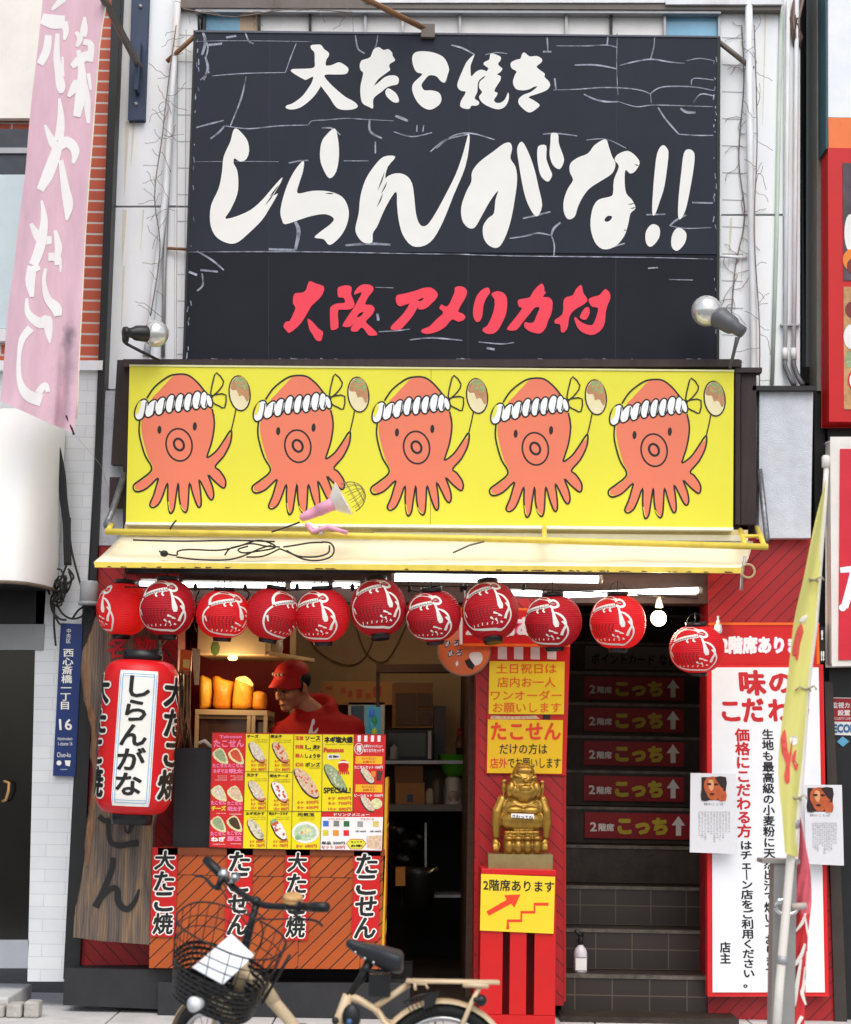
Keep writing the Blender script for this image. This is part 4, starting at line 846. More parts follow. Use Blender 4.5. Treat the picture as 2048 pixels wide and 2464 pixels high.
for i, ch in enumerate('しらんがな'): cchar(p, ch, .016 - .004 * i, .15, .745 - .157 * i, .905 - .157 * i, 3.2, INK, .028)
p.obj('lettered_panel', bl)
p = MB()
for i, ch in enumerate('大たこ焼'):
    for u in (.255,):
        cchar(p, ch, u, .2, .70 - .2 * i, .90 - .2 * i, 1.2, LWH, .09); cchar(p, ch, u, .2, .70 - .2 * i, .90 - .2 * i, 2.6, INK, .04)
p.obj('side_lettering', bl)
p = MB()
for i, ch in enumerate('大たこ焼'):
    u = -.245; cchar(p, ch, u, .2, .70 - .2 * i, .90 - .2 * i, 1.2, LWH, .09); cchar(p, ch, u, .2, .70 - .2 * i, .90 - .2 * i, 2.6, INK, .04)
p.obj('side_lettering', bl)
b = MB(); b.tube([W(345, 1572, -.5), W(380, 1560, -.35), W(400, 1540, -.2)], .005, CAB, 6); b.tube([W(400, 1560, -.4), W(430, 1620, -.3), W(438, 1700, -.28)], .004, CAB, 6); b.obj('hanging_wire', bl)

# ------------------------------------------------------------------ weathered plank
PL = bpy.data.materials.new('weathered_plank'); PL.use_nodes = True; t_, b_, L_ = nodes_of(PL)
tc_ = t_.nodes.new('ShaderNodeTexCoord'); mp_ = t_.nodes.new('ShaderNodeMapping'); mp_.inputs['Scale'].default_value = (14, 14, 1.1); L_.new(tc_.outputs['Object'], mp_.inputs[0])
n1 = t_.nodes.new('ShaderNodeTexNoise'); n1.inputs['Scale'].default_value = 1.6; n1.inputs['Detail'].default_value = 8; n1.inputs['Distortion'].default_value = 1.2; L_.new(mp_.outputs[0], n1.inputs['Vector'])
wv = t_.nodes.new('ShaderNodeTexWave'); wv.inputs['Scale'].default_value = 22; wv.inputs['Distortion'].default_value = 9; wv.inputs['Detail'].default_value = 3; wv.inputs['Detail Scale'].default_value = .8
mp2 = t_.nodes.new('ShaderNodeMapping'); mp2.inputs['Scale'].default_value = (1, 1, .12); L_.new(tc_.outputs['Object'], mp2.inputs[0]); L_.new(mp2.outputs[0], wv.inputs['Vector'])
cr = t_.nodes.new('ShaderNodeValToRGB'); L_.new(n1.outputs['Fac'], cr.inputs[0]); e_ = cr.color_ramp.elements
e_[0].position = .3; e_[0].color = (*lin('473f3a'), 1); e_[1].position = .68; e_[1].color = (*lin('8f7355'), 1); q_ = cr.color_ramp.elements.new(.5); q_.color = (*lin('6b5e55'), 1)
mx_ = t_.nodes.new('ShaderNodeMix'); mx_.data_type = 'RGBA'; mx_.blend_type = 'MULTIPLY'; mx_.inputs[0].default_value = .28; L_.new(cr.outputs[0], mx_.inputs[6]); L_.new(wv.outputs['Color'], mx_.inputs[7])
L_.new(mx_.outputs[2], b_.inputs['Base Color']); b_.inputs['Roughness'].default_value = .85
bp_ = t_.nodes.new('ShaderNodeBump'); bp_.inputs['Strength'].default_value = .4; bp_.inputs['Distance'].default_value = .005; L_.new(wv.outputs['Fac'], bp_.inputs['Height']); L_.new(bp_.outputs[0], b_.inputs['Normal'])
pk = thing('wooden_plank', 'weathered natural-edge wooden plank with black brush letters leaning left of the counter', 'plank', tuple(W(265, 2265, -.25)))
edge = P(130, 1480, .3905, '290 -60 250 20 215 130 180 210 165 300 170 400 185 520 215 640 225 760 222 880 240 960 235 1060 215 1180 200 1300 190 1420 180 1540 160 1660 135 1800 120 1900 122 1985')
pts = [(x + random.uniform(-1.5, 1.5), y) for x, y in spline(edge, 3, False)] + P(130, 1480, .3905, '300 2010 585 2025 590 1900 600 1600 605 1300 640 1180 650 900 655 600 650 200 620 -60')
b = MB(); b.slab(pts, -.25, .09, PL)
bo = b.obj('board', pk, bevel=.006)
b = MB(); YPK = -.255
kw = mat('bark_edge', '7d5a3f', .85, var=.35, nscale=12, stretch=(6, 6, 1))
e2 = [(x + 9, y) for x, y in spline(edge, 2, False)]
b.pline(e2[8:-8], [random.uniform(6, 16) for _ in e2[8:-8]], -.2525, kw, 0)
b.obj('bark_edge', pk)
b = MB(); zz = (130, 1480, .3905)
b.pline(P(*zz, '275 1240 330 1275 400 1265'), [14, 10, 5], YPK, INK, 4, False); b.pline(P(*zz, '330 1250 335 1340 350 1400 400 1420 470 1410 520 1405'), [9, 10, 12, 14, 15, 16], YPK - .0004, INK, 4, False); b.pline(P(*zz, '480 1230 478 1290 455 1345 430 1300'), [14, 12, 6, 3], YPK - .0008, INK, 4, False)
b.pline(P(*zz, '365 1495 355 1570 320 1660 285 1740 255 1800'), [12, 14, 14, 15, 18], YPK, INK, 4, False); b.pline(P(*zz, '260 1800 310 1720 365 1680 390 1700 395 1760 420 1800 460 1810 500 1760 525 1690'), [10, 12, 13, 15, 16, 15, 14, 11, 5], YPK - .0004, INK, 4, False)
b.obj('black_lettering', pk)
b = MB(); b.text('名', 258, 1532, 305, 1585, YPK, mat('plank_red', 'c01e2c', .7), .03); b.text('物', 322, 1530, 376, 1585, YPK, MATS['plank_red'], .03); b.obj('red_lettering', pk)

# ------------------------------------------------------------------ address plate, meter box, cables on the tiled pillar
ad = thing('address_plate', 'narrow dark blue street address plate with white writing on the tiled pillar', 'sign', tuple(W(160, 1860, -.03)))
b = MB(); b.slab([(147, 1500), (199, 1502), (180, 1868), (128, 1866)], -.03, .012, mat('address_blue', '16306b', .35, var=.08)); b.obj('plate', ad, bevel=.002)
b = MB(); Yd = -.032
b.vtext('中央区', 160, 1512, 172, 1548, Yd, LWH, .01, -2); b.vtext('西心斎橋一丁目', 152, 1560, 179, 1708, Yd, LWH, .02, -10)
b.text('16', 143, 1730, 174, 1757, Yd, LWH, .02, -.05); b.text('Nishishinsaibashi', 139, 1774, 174, 1781, Yd, LWH); b.text('1-chome 16', 140, 1785, 174, 1794, Yd, LWH); b.text('Chuo-ku', 137, 1810, 170, 1822, Yd, LWH)
b.pell(142, 1836, 6, 6, Yd, LWH); b.ppoly([(156, 1830), (170, 1830), (168, 1844), (158, 1842)], Yd, LWH); b.text('OSAKA', 145, 1850, 162, 1853, Yd, LWH); b.obj('lettering', ad)
b = MB(); c = W(214, 1424, -.12); b.lathe([(.042, -.06), (.05, -.055), (.05, .05), (.044, .06), (.0, .062)], mat('grey_box', '9b9ea2', .5), 24, c); b.lathe([(.056, -.075), (.056, -.055)], MATS['grey_box'], 24, c); tag(b.obj('junction_box'), 'round grey electric junction box at the corner above the blue plate', 'junction box')
b = MB(); zc = (0, 960, .2857)
for k in range(7):
    o = k * 5 - 14; b.tube([W(x + o * .35, y, -.1 + .006 * (k % 3)) for x, y in spline(P(*zc, '430 270 460 360 490 480 520 650 535 850 560 1050 565 1250 570 1400'), 4, False)], .010, CAB, 6)
for s in ('205 155 250 250 290 310 400 400 470 470', '300 305 380 360 450 450', '345 550 390 520 450 515 500 480', '590 1000 590 1180 620 1350 690 1600', '560 1400 520 1500 470 1620 430 1680 440 1780 500 1850 560 1860', '470 1640 440 1750 490 1880 530 1900', '560 1500 540 1600 480 1700 520 1800 600 1850 690 1830 720 1760', '610 1850 660 1780 720 1740', '420 1650 400 1600', '460 1720 455 1900 470 2080', '720 1760 770 1760 780 1830 740 1880', '580 1450 600 1520 580 1600 540 1650', '575 1430 620 1500 570 1560 540 1640'):
    b.tube([W(x, y, -.1) for x, y in spline(P(*zc, s), 5, False)], .006, CAB, 6)
rr = random.Random(21)
for k in range(16):
    cx, cy = 146 + rr.uniform(-8, 10), 1408 + rr.uniform(-22, 30); a0 = rr.uniform(0, 6); n_ = rr.randint(5, 9); r_ = rr.uniform(9, 20)
    b.tube([W(cx + r_ * math.cos(a0 + q * .7) * .7, cy + r_ * math.sin(a0 + q * .7) * 1.5 + q * 2, -.1 - rr.uniform(0, .04)) for q in range(n_)], rr.uniform(.004, .007), CAB, 6)
tag(b.obj('cable_bundle'), 'thick bundle of black cables running down beside the white canopy', 'cable')

# white barrel canopy at the left
cn = thing('white_canopy', 'dirty white barrel canopy over the dark door at the left edge', 'canopy', (-2.5, -.4, 2.3))
CANV = mat('canopy_white', 'f4f2ec', .6, var=.04, stain=.35, staincol='b9ab92', nscale=2, bump=.1, bscale=6)
b = MB(); X1 = (150 - 1024) * sc(0); X0 = -4.3; zt = W(60, 985, .0).z; zb = W(80, 1402, -.52).z; n = 16; pr = []
for i in range(n + 1):
    a = math.pi / 2 * i / n; pr.append((-.52 * math.sin(a), zb + (zt - zb) * math.cos(a)))
vs = []; fs = []
EX = [(X0, 1), (X0 + 1.1, 1), (X1 - .16, 1)] + [(X1 - .16 + .16 * math.sin(R(a)), math.cos(R(a)) ** .8) for a in (15, 30, 45, 60, 72, 82, 88)]
for x, q_ in EX:
    vs += [(x, y * q_, zb + (z - zb) * (.86 + .14 * q_)) for y, z in pr]
for k in range(len(EX) - 1):
    for i in range(n): fs.append((k * (n + 1) + i, k * (n + 1) + i + 1, (k + 1) * (n + 1) + i + 1, (k + 1) * (n + 1) + i))
b.add(vs, fs, CANV, True)
b.add([(X0, 0, zb)] + [(x, -.52 * q_, zb) for x, q_ in EX] + [(X1, 0, zb)], [tuple(range(len(EX) + 2))], BLACK); b.obj('fabric', cn)
b = MB(); b.tube([(x, -.525 * q_, zb) for x, q_ in EX] + [(X1 + .006, 0, zb)], .010, mat('canopy_hem', '6d6252', .8, var=.3, nscale=12), 8); b.obj('hem', cn)
b = MB()
for x in (X1 - .36, X1 - .72): b.tube([(x, y - .003, z + .002) for y, z in pr], .003, mat('canopy_seam', 'c9c2b4', .7), 5)
b.obj('seams', cn)

# ------------------------------------------------------------------ pink banner
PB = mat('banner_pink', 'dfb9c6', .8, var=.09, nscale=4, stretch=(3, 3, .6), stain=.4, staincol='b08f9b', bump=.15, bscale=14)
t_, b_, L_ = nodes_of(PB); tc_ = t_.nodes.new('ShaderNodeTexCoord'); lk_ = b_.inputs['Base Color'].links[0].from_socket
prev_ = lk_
for (sx_, sy_, rad_, amt_) in ((168, 812, .075, .75), (166, 880, .13, .4), (150, 990, .11, .25)):  # grey patches by the fold: its shade and dirt mixed into the cloth colour
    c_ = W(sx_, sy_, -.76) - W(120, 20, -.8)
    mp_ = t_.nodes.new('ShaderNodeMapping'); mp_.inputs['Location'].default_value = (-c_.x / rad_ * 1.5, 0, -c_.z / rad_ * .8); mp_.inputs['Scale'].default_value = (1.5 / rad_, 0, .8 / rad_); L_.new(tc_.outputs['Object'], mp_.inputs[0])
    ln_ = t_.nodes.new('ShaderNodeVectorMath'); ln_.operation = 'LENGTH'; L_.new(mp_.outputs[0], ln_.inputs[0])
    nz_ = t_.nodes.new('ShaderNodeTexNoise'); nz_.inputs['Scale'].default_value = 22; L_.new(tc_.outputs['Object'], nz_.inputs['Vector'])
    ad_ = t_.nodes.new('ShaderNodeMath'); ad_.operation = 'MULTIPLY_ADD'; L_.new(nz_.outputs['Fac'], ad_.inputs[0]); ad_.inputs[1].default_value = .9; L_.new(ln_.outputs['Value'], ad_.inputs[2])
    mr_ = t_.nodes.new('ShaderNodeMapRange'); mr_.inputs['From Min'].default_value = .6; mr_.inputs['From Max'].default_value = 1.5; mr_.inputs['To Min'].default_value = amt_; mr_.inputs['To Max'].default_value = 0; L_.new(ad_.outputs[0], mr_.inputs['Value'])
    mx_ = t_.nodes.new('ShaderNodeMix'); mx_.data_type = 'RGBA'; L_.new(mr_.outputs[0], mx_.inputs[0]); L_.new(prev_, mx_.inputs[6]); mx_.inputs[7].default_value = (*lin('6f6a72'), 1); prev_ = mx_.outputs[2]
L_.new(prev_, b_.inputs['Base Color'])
pb_ = thing('hanging_banner', 'long faded pink cloth banner with white brush letters hanging at the upper left', 'banner', tuple(W(120, 20, -.8)))
lft = P(0, 0, .40115, '262 -60 250 60 225 300 195 550 170 800 150 1050 110 1350 85 1590'); lft += [(20, 740), (10, 860), (4, 935), (0, 965)]
rgt = [(258, -60), (252, 20), (240, 90), (231, 200), (222, 320), (212, 440), (204, 560), (198, 680), (192, 800), (187, 900), (185, 970), (178, 1044)]
NV, NU = 66, 26
def at_(pts, t):
    k = t * (len(pts) - 1); j = min(int(k), len(pts) - 2); a = pts[j]; c = pts[j + 1]; return (a[0] + (c[0] - a[0]) * (k - j), a[1] + (c[1] - a[1]) * (k - j))
lf, rt = spline(lft, 4, False), spline(rgt, 4, False)
def ban(u, t, k=0.0):
    a, c = at_(lf, t), at_(rt, t); x = a[0] + (c[0] - a[0]) * u; y = a[1] + (c[1] - a[1]) * u
    Y = -.78 + .02 * math.sin(u * 9 + t * 3) * (.3 + t) + (.10 * math.exp(-((u - .80) / .06) ** 2) * max(0, (t - .66)) * 3) - k
    return W(x, y, Y)
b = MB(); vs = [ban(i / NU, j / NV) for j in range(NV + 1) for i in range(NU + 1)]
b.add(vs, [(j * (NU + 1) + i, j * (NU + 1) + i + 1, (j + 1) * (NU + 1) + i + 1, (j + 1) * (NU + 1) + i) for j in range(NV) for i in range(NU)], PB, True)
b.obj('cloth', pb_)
b = MB(); PW = mat('banner_white', 'f0eceb', .75, var=.04, bump=.1, bscale=14)
def bstroke(pts, ws):
    """brush stroke on the cloth; points in photograph pixels of the upper left part"""
    q = spline([(x, y, w) for (x, y), w in zip(pts, ws)], 5, False); n = len(q); vs = []
    for i, p in enumerate(q):
        a = q[max(i - 1, 0)]; c = q[min(i + 1, n - 1)]; dx, dy = c[0] - a[0], c[1] - a[1]; l = math.hypot(dx, dy) or 1
        for sg in (-.5, 0, .5):
            x, y = p[0] - dy / l * p[2] * sg, p[1] + dx / l * p[2] * sg
            t = min(1, max(0, (y + 24) / 985))
            for _ in range(4):
                A_, C__ = at_(lf, t), at_(rt, t); u = (x - A_[0]) / (C__[0] - A_[0]); yy = A_[1] + (C__[1] - A_[1]) * u; t = min(1, max(0, t + (y - yy) / 1010))
            vs.append(ban(u, t, .0016 + .0003 * STK[0]))
    STK[0] = (STK[0] + 1) % 6
    b.add(vs, [(3 * i + k, 3 * i + k + 1, 3 * i + k + 4, 3 * i + k + 3) for i in range(n - 1) for k in (0, 1)], PW, True)
STK = [0]
za = (0, 0, .40115); zb_ = (0, 640, .2857)
for reg, s, w in ((za, '385 -10 350 20 310 60', (16, 14, 6)), (za, '250 110 320 130 390 130', (26, 34, 30)), (za, '385 130 395 190 385 240', (18, 14, 6)), (za, '290 210 280 300 240 385', (16, 20, 18)), (za, '345 200 340 330 350 430 365 520 365 560', (10, 16, 18, 22, 8)), (za, '375 340 375 460', (5, 10)),
     (za, '508 100 505 170 500 220', (5, 18, 14)), (za, '455 190 480 230 460 280', (8, 14, 8)), (za, '500 250 545 270 540 370', (14, 16, 14)), (za, '430 400 490 350 540 320', (12, 24, 16)), (za, '470 300 490 420 485 560 460 700', (10, 18, 26, 18)), (za, '410 580 450 520 460 480', (8, 22, 14)), (za, '500 480 520 600 530 740', (14, 18, 8)), (za, '530 440 545 540', (10, 6)),
     (za, '355 590 365 720 345 880 290 1040 240 1140', (6, 18, 24, 28, 18)), (za, '270 750 330 870 400 850 450 900 440 980', (6, 24, 26, 22, 8)), (za, '365 960 390 1120 410 1230 400 1320', (12, 20, 24, 5)),
     (za, '250 1200 265 1330 240 1480 200 1590', (5, 18, 24, 22)), (za, '185 1340 240 1430 310 1440', (8, 24, 18)), (za, '330 1380 350 1480 340 1560', (8, 18, 12)), (za, '290 1540 340 1545 350 1590', (20, 20, 16)),
     (zb_, '230 20 270 30 330 0', (12, 16, 18)), (zb_, '270 0 255 130 270 260', (22, 24, 10)), (zb_, '385 20 370 130 400 270 470 350 490 420', (8, 10, 18, 26, 18)), (zb_, '510 -10 510 50', (8, 3)),
     (zb_, '225 270 240 400 340 480 400 450 410 560 420 650', (6, 16, 26, 22, 18, 3)), (zb_, '260 520 190 610 160 760 165 960 230 1080 350 1130', (20, 16, 10, 14, 26, 30)), (zb_, '320 1070 380 1000 405 1060', (18, 14, 10))):
    bstroke(P(*reg, s), w)
b.obj('white_lettering', pb_)
b = MB(); b.tube([ban(1, j / 20) + Vector((.004, 0, 0)) for j in range(20)], .004, mat('banner_hem', 'efe0c8', .7), 6); b.obj('hem', pb_)
b = MB(); b.tube([W(178, 1044, -.78), W(210, 1080, -.5), W(243, 1120, -.2), W(262, 1180, -.1)], .0012, GREYM, 4); b.tube([W(160, 1000, -.79), W(172, 1030, -.8), W(178, 1046, -.79)], .006, CAB, 6); b.obj('tie_cord', pb_)
# ------------------------------------------------------------------ counter
ORP = plank_mat('orange_boards', 'a04308', 'bb560f', '120804', 0.076, -1, 1, panel=.33, width=.10)
ct = thing('counter', 'orange brown shop counter with black slanting stripes behind the bicycle', 'counter', tuple(W(640, 2330, -.1)))
b = MB(); b.slab([(366, 2058), (926, 2058), (916, 2332), (360, 2328)], -.25, .5, ORP); b.obj('front_boards', ct, bevel=.003)
b = MB(); b.slab([(380, 2040), (926, 2044), (926, 2060), (380, 2057)], -.262, .52, mat('counter_top', '7c3a18', .4, var=.2)); b.obj('worktop', ct)
SIDE = mat('yellow_side', 'd8a81e', .45, var=.12)
b = MB(); x = W(919, 2200, -.25).x; q = [W(921, 1872, -.24), W(913, 2328, -.24)]
b.box(x + .002, x + .016, -.25, .28, q[1].z, q[0].z, SIDE); b.obj('side_panel', ct)
b = MB(); rr = random.Random(2)
for z0, z1, m in ((.26, .36, REDB), (.40, .52, mat('side_red', 'b8431f', .5)), (.56, .78, mat('side_orange', 'cf8a1c', .5)), (.8, .97, mat('side_orange2', 'c77f22', .5)), (.99, 1.03, MATS['side_red']), (1.05, 1.25, MATS['side_orange'])):
    b.box(x + .016, x + .0185, -.2, .22, z0, z1, m)
    for k in range(6): b.box(x + .0185, x + .0195, -.15 + .055 * k, -.12 + .055 * k, z0 + .03, z1 - .03, MATS['side_red'] if m is not MATS['side_red'] else YEL)
b.obj('side_poster', ct)
bkp = MB(); bkp.slab([(422, 1802), (510, 1800), (504, 2040), (418, 2036)], -.2, .06, BLACK); tag(bkp.obj('black_board', bevel=.004), 'plain black board standing on the counter left of the menu board', 'board')
# the four lettered strips
def strip(label, x0, y0, x1, y1, lean, txt, fit):
    t = thing('lettered_strip', label, 'sign', tuple(W((x0 + x1) / 2, y1, -.262)), 'red lettered strips on the counter front')
    b = MB(); b.slab([(x0, y0), (x1, y0 + 1), (x1 + lean, y1 + 1), (x0 + lean, y1)], -.262, .006, REDB); b.obj('strip', t)
    b = MB(); Yq = -.2635; n = len(txt); h = (y1 - y0 - 10) / sum(fit); y = y0 + 6
    for ch, f in zip(txt, fit):
        hh_ = h * f; dx = lean * (y + hh_ / 2 - y0) / (y1 - y0)
        for off, m, yy in ((.085, LWH, Yq), (.032, INK, Yq - .0006)):
            vs, fs, bb = glyphs(ch, off); vs0, _, b0 = glyphs(ch, 0.0)
            cw = (b0[2] - b0[0]); chh = b0[3] - b0[1]; sw, sh = (x1 - x0 - 15) / cw, (hh_ - 6) / chh
            if ch == 'こ': sw, sh = sw * .92, sh
            b.add([W((x0 + x1) / 2 + dx + (v[0] - (b0[0] + b0[2]) / 2) * sw + (v[1] - .38) * 4, y + hh_ / 2 - (v[1] - (b0[1] + b0[3]) / 2) * sh, yy - v[2] * 2.5e-5) for v in vs], fs, m)
        y += hh_
    b.obj('lettering', t)
strip('leftmost red strip lettered in black beside the weathered plank', 367, 2039, 428, 2254, -6, '大たこ焼', (1, 1, 1, 1.1))
strip('red lettered strip behind the bicycle handlebar stem', 546, 2042, 609, 2256, -6, 'たこせん', (1, 1, 1, 1.05))
strip('red lettered strip behind the wooden bicycle bell', 687, 2044, 746, 2262, -6, '大たこ焼', (1, 1, 1, 1.1))
strip('rightmost red lettered strip over the bicycle saddle', 852, 2047, 916, 2264, -6, 'たこせん', (1, 1, 1, 1.05))

# ------------------------------------------------------------------ menu board
mn = thing('menu_board', 'large menu board of red and yellow panels with food pictures and prices on the counter', 'menu board', tuple(W(712, 2040, -.28)))
b = MB(); b.slab([(510, 1762), (929, 1767), (920, 2049), (503, 2039)], -.275, .02, mat('menu_back', '9a1714', .5)); b.obj('board', mn)
zm = (500, 1750, .2521)
def mp(*v): return P(*zm, ' '.join(str(q) for q in v))
MY = mat('menu_yellow', 'ecd911', .4, var=.03); MR = mat('menu_red', 'd01f22', .4, var=.05); MPK = mat('menu_pink', 'ef7fa6', .5); MW = mat('menu_white', 'efe9e6', .5)
MO = mat('menu_orange', 'e8842a', .5); PRC = mat('price_red', 'ce4a2a', .5)
TOP = {k: mat('food_' + k, c, .6, var=.35, nscale=90) for k, c in dict(white='d8cbb4', red='d2502f', green='95a67c', pale='d9b99a', dark='4a3220', egg='e6d9a0', mint='86b57f').items()}
ML = [-.2765 - .0005 * i for i in range(8)]
def boat(p, cx, cy, ln, wd, rot, top, spots=None, seed=0):
    q = random.Random(seed); u = zm[2]; X, Yc = zm[0] + cx * u, zm[1] + cy * u
    c, s_ = math.cos(rot), math.sin(rot)
    def lz(a, k, jit): return [(X + (math.cos(t) * a * abs(math.cos(t)) ** .15 * c - math.sin(t) * k * s_ + q.uniform(-jit, jit)) * u, Yc + (math.cos(t) * a * s_ + math.sin(t) * k * c + q.uniform(-jit, jit)) * u) for t in [2 * math.pi * i / 22 for i in range(22)]]
    p.ppoly([(x - 4 * u, y + 10 * u) for x, y in lz(ln, wd, 0)], ML[3], TOP['dark']); p.ppoly(lz(ln * .94, wd * .9, 4), ML[4], top)
    if spots:
        for i in range(12):
            a, k = q.uniform(-.75, .75), q.uniform(-.55, .55)
            p.pell(X + (a * ln * c - k * wd * s_) * u, Yc + (a * ln * s_ + k * wd * c) * u, q.uniform(7, 17) * u, q.uniform(6, 13) * u, ML[5] - .00004 * i, spots, q.uniform(0, 3), 9)
def prices(p, x0, x1, ys, vals):
    for y, v in zip(ys, vals): a, c = mp(x0, y, x1, y + 32); p.text(v, a[0], a[1], c[0], c[1], ML[6], PRC, .025)
def head(p, t, x0, y0, x1, y1, m=INK, off=.04): a, c = mp(x0, y0, x1, y1); p.text(t, a[0], a[1], c[0], c[1], ML[6], m, off)
def fine(p, x0, y0, x1, y1, n, m, seed=1):
    q = random.Random(seed)
    words = ['takoyaki with cheese', 'topping', 'sauce and mayo', 'green onion', 'mentaiko', 'tempura bits', 'with soup']
    for i in range(n):
        y = y0 + (y1 - y0) * i / n; a, c = mp(x0 + q.uniform(0, (x1 - x0) * .3), y, x1, y + (y1 - y0) / n * .6); p.text(q.choice(words), a[0], a[1], c[0], c[1], ML[6], m)
def cell(name, corners, col):
    p = MB(); p.ppoly(mp(*corners), ML[1], col); return p
p = cell('r', (47, 58, 360, 60, 332, 1158, 20, 1138), MR)
head(p, 'Takosen', 110, 75, 325, 105, MPK); head(p, 'たこせん', 55, 118, 345, 190, MPK, .05)
for k, (cx, cy, tp, t2) in enumerate(((120, 270, TOP['green'], 'ネギマヨ'), (270, 270, TOP['red'], '明太'), (105, 625, TOP['white'], 'チーズ'), (260, 630, TOP['pale'], '明太子'), (100, 920, TOP['green'], 'ねぎ'), (255, 915, TOP['dark'], '豚玉'))):
    X, Yq = zm[0] + cx * zm[2], zm[1] + cy * zm[2]
    p.ppoly([(X + dx * .2521, Yq + dy * .2521) for dx, dy in ((-75, -25), (0, -75), (50, -20), (75, 60), (60, 85), (0, 70), (-55, 30))], ML[3], TOP['egg'], 2); p.ppoly([(X + dx * .2521, Yq + dy * .2521) for dx, dy in ((-55, -30), (0, -58), (35, -20), (55, 50), (30, 60), (-30, 25))], ML[4], tp, 2)
    head(p, 'たこせん', cx - 75, cy + 75, cx + 70, cy + 115, MPK, .06); head(p, t2, cx - 70, cy + 125, cx + 68, cy + 172, MPK if k in (1, 3, 5, 0) else (YEL if k == 2 else MW), .06)
    fine(p, cx - 60, cy + 190, cx + 65, cy + 245 if k < 2 else cy + 215, 3 if k < 2 else 1, MW, k)
p.obj('red_menu_panel', mn)
for k, (cn_, t, x0, y0, tp, sp, pr) in enumerate((((364, 62, 588, 65, 580, 424, 356, 420), 'チーズ', 375, 70, TOP['white'], None, 1), ((591, 65, 820, 68, 812, 428, 583, 425), '明太子', 600, 72, TOP['pale'], TOP['red'], 1), ((355, 423, 580, 428, 570, 798, 346, 795), '天かす', 372, 440, TOP['white'], TOP['pale'], 1), ((583, 428, 812, 431, 804, 801, 573, 798), '明太チーズ', 592, 448, MW, TOP['red'], 1), ((345, 798, 569, 802, 560, 1160, 336, 1155), 'ネギ天かす', 362, 808, TOP['white'], TOP['green'], 0), ((572, 801, 804, 806, 795, 1164, 563, 1160), '明太チーズネギ', 585, 808, MW, TOP['red'], 0))):
    p = cell('y', cn_, MY); head(p, t, x0, y0, x0 + (110 if k < 3 else 180), y0 + 32)
    fine(p, x0 + 30, y0 + 45, x0 + 195, y0 + 85, 2, INK, k)
    boat(p, x0 + 95, y0 + 165, 120, 52, .95, tp, sp, k)
    if k == 5: p.pell(zm[0] + (x0 + 45) * .2521, zm[1] + (y0 + 100) * .2521, 9, 8, ML[5], TOP['mint'])
    if pr: prices(p, x0 + 40, x0 + 185, (y0 + 235, y0 + 275, y0 + 315), ('6ヶ 600円', '8ヶ 700円', '10ヶ 880円'))
    else: prices(p, x0 + 40, x0 + 180, (y0 + 265, y0 + 305), ('6ヶ 680円', '8ヶ 780円'))
    p.obj('yellow_menu_panel', mn)
p = cell('d', (823, 68, 1095, 70, 1086, 801, 808, 799), MY)
for i, (a, c) in enumerate((('玉造', 'ソース'), ('究極', 'しお'), ('職人', 'しょうゆ'), ('幻の', 'ポンズ'))):
    head(p, a, 835, 84 + 84 * i, 915, 122 + 84 * i, PRC); head(p, c, 930, 84 + 84 * i, 1075, 126 + 84 * i); fine(p, 960, 130 + 84 * i, 1075, 150 + 84 * i, 1, INK, i)
boat(p, 945, 530, 180, 68, .9, TOP['pale'], TOP['red'], 11); prices(p, 855, 1055, (700, 750), ('6ヶ 500円', '8ヶ 600円')); p.obj('yellow_menu_panel', mn)
p = cell('e', (1098, 70, 1394, 72, 1380, 804, 1088, 802), MY)
head(p, 'ネギ塩大盛', 1112, 88, 1385, 150, INK, .07); fine(p, 1110, 158, 1380, 176, 1, INK); head(p, 'Famous', 1105, 195, 1300, 240, PRC, .08); p.ppoly(mp(1140, 260, 1255, 255, 1268, 300, 1148, 308), ML[5], MW); head(p, '名物!!', 1152, 266, 1255, 296)
boat(p, 1220, 480, 165, 62, .92, TOP['green'], TOP['white'], 12); head(p, 'SPECIAL!', 1105, 575, 1365, 630)
X, Yq = zm[0] + 1295 * .2521, zm[1] + 370 * .2521
p.pell(X, Yq, 13, 15, ML[4], REDB); p.pline([(X - 12, Yq - 8), (X, Yq - 10), (X + 12, Yq - 8)], 4, ML[5], MW)
for i in range(6): p.pline([(X - 10 + 4 * i, Yq + 10), (X - 12 + 5 * i, Yq + 20)], 3, ML[4] - .0001, REDB, 0)
prices(p, 1150, 1370, (660, 710, 765), ('6ヶ 600円', '8ヶ 700円', '10ヶ 880円')); p.obj('yellow_menu_panel', mn)
p = cell('g', (806, 805, 1082, 807, 1073, 1166, 797, 1164), MY); head(p, '元気玉', 855, 815, 1020, 852); fine(p, 850, 862, 1020, 895, 2, INK, 5)
X, Yq = zm[0] + 932 * .2521, zm[1] + 1005 * .2521
p.pell(X, Yq, 33, 26, ML[3], MW); p.pell(X, Yq, 27, 20, ML[4], mat('food_salad', 'b9cfae', .6, var=.4, nscale=70)); p.pell(X + 3, Yq - 4, 11, 8, ML[5], TOP['egg']); p.pell(X - 8, Yq, 3, 3, ML[5], MO); p.pell(X - 18, Yq + 12, 7, 6, ML[5], TOP['mint']); prices(p, 845, 1040, (1118,), ('8ヶ 680円',)); p.obj('yellow_menu_panel', mn)
p = cell('f', (1397, 75, 1697, 78, 1676, 811, 1382, 806), MR)
for i in range(4): p.ppoly(mp(1432 + 63 * i, 78, 1462 + 63 * i, 78, 1460 + 63 * i, 138, 1430 + 63 * i, 138), ML[2], MW)
X, Yq = zm[0] + 1443 * .2521, zm[1] + 205 * .2521; p.pell(X, Yq, 11, 14, ML[3], MW); p.pell(X, Yq, 9.4, 12.4, ML[4], MR); head(p, '得', 1418, 170, 1468, 240, MW, .05)
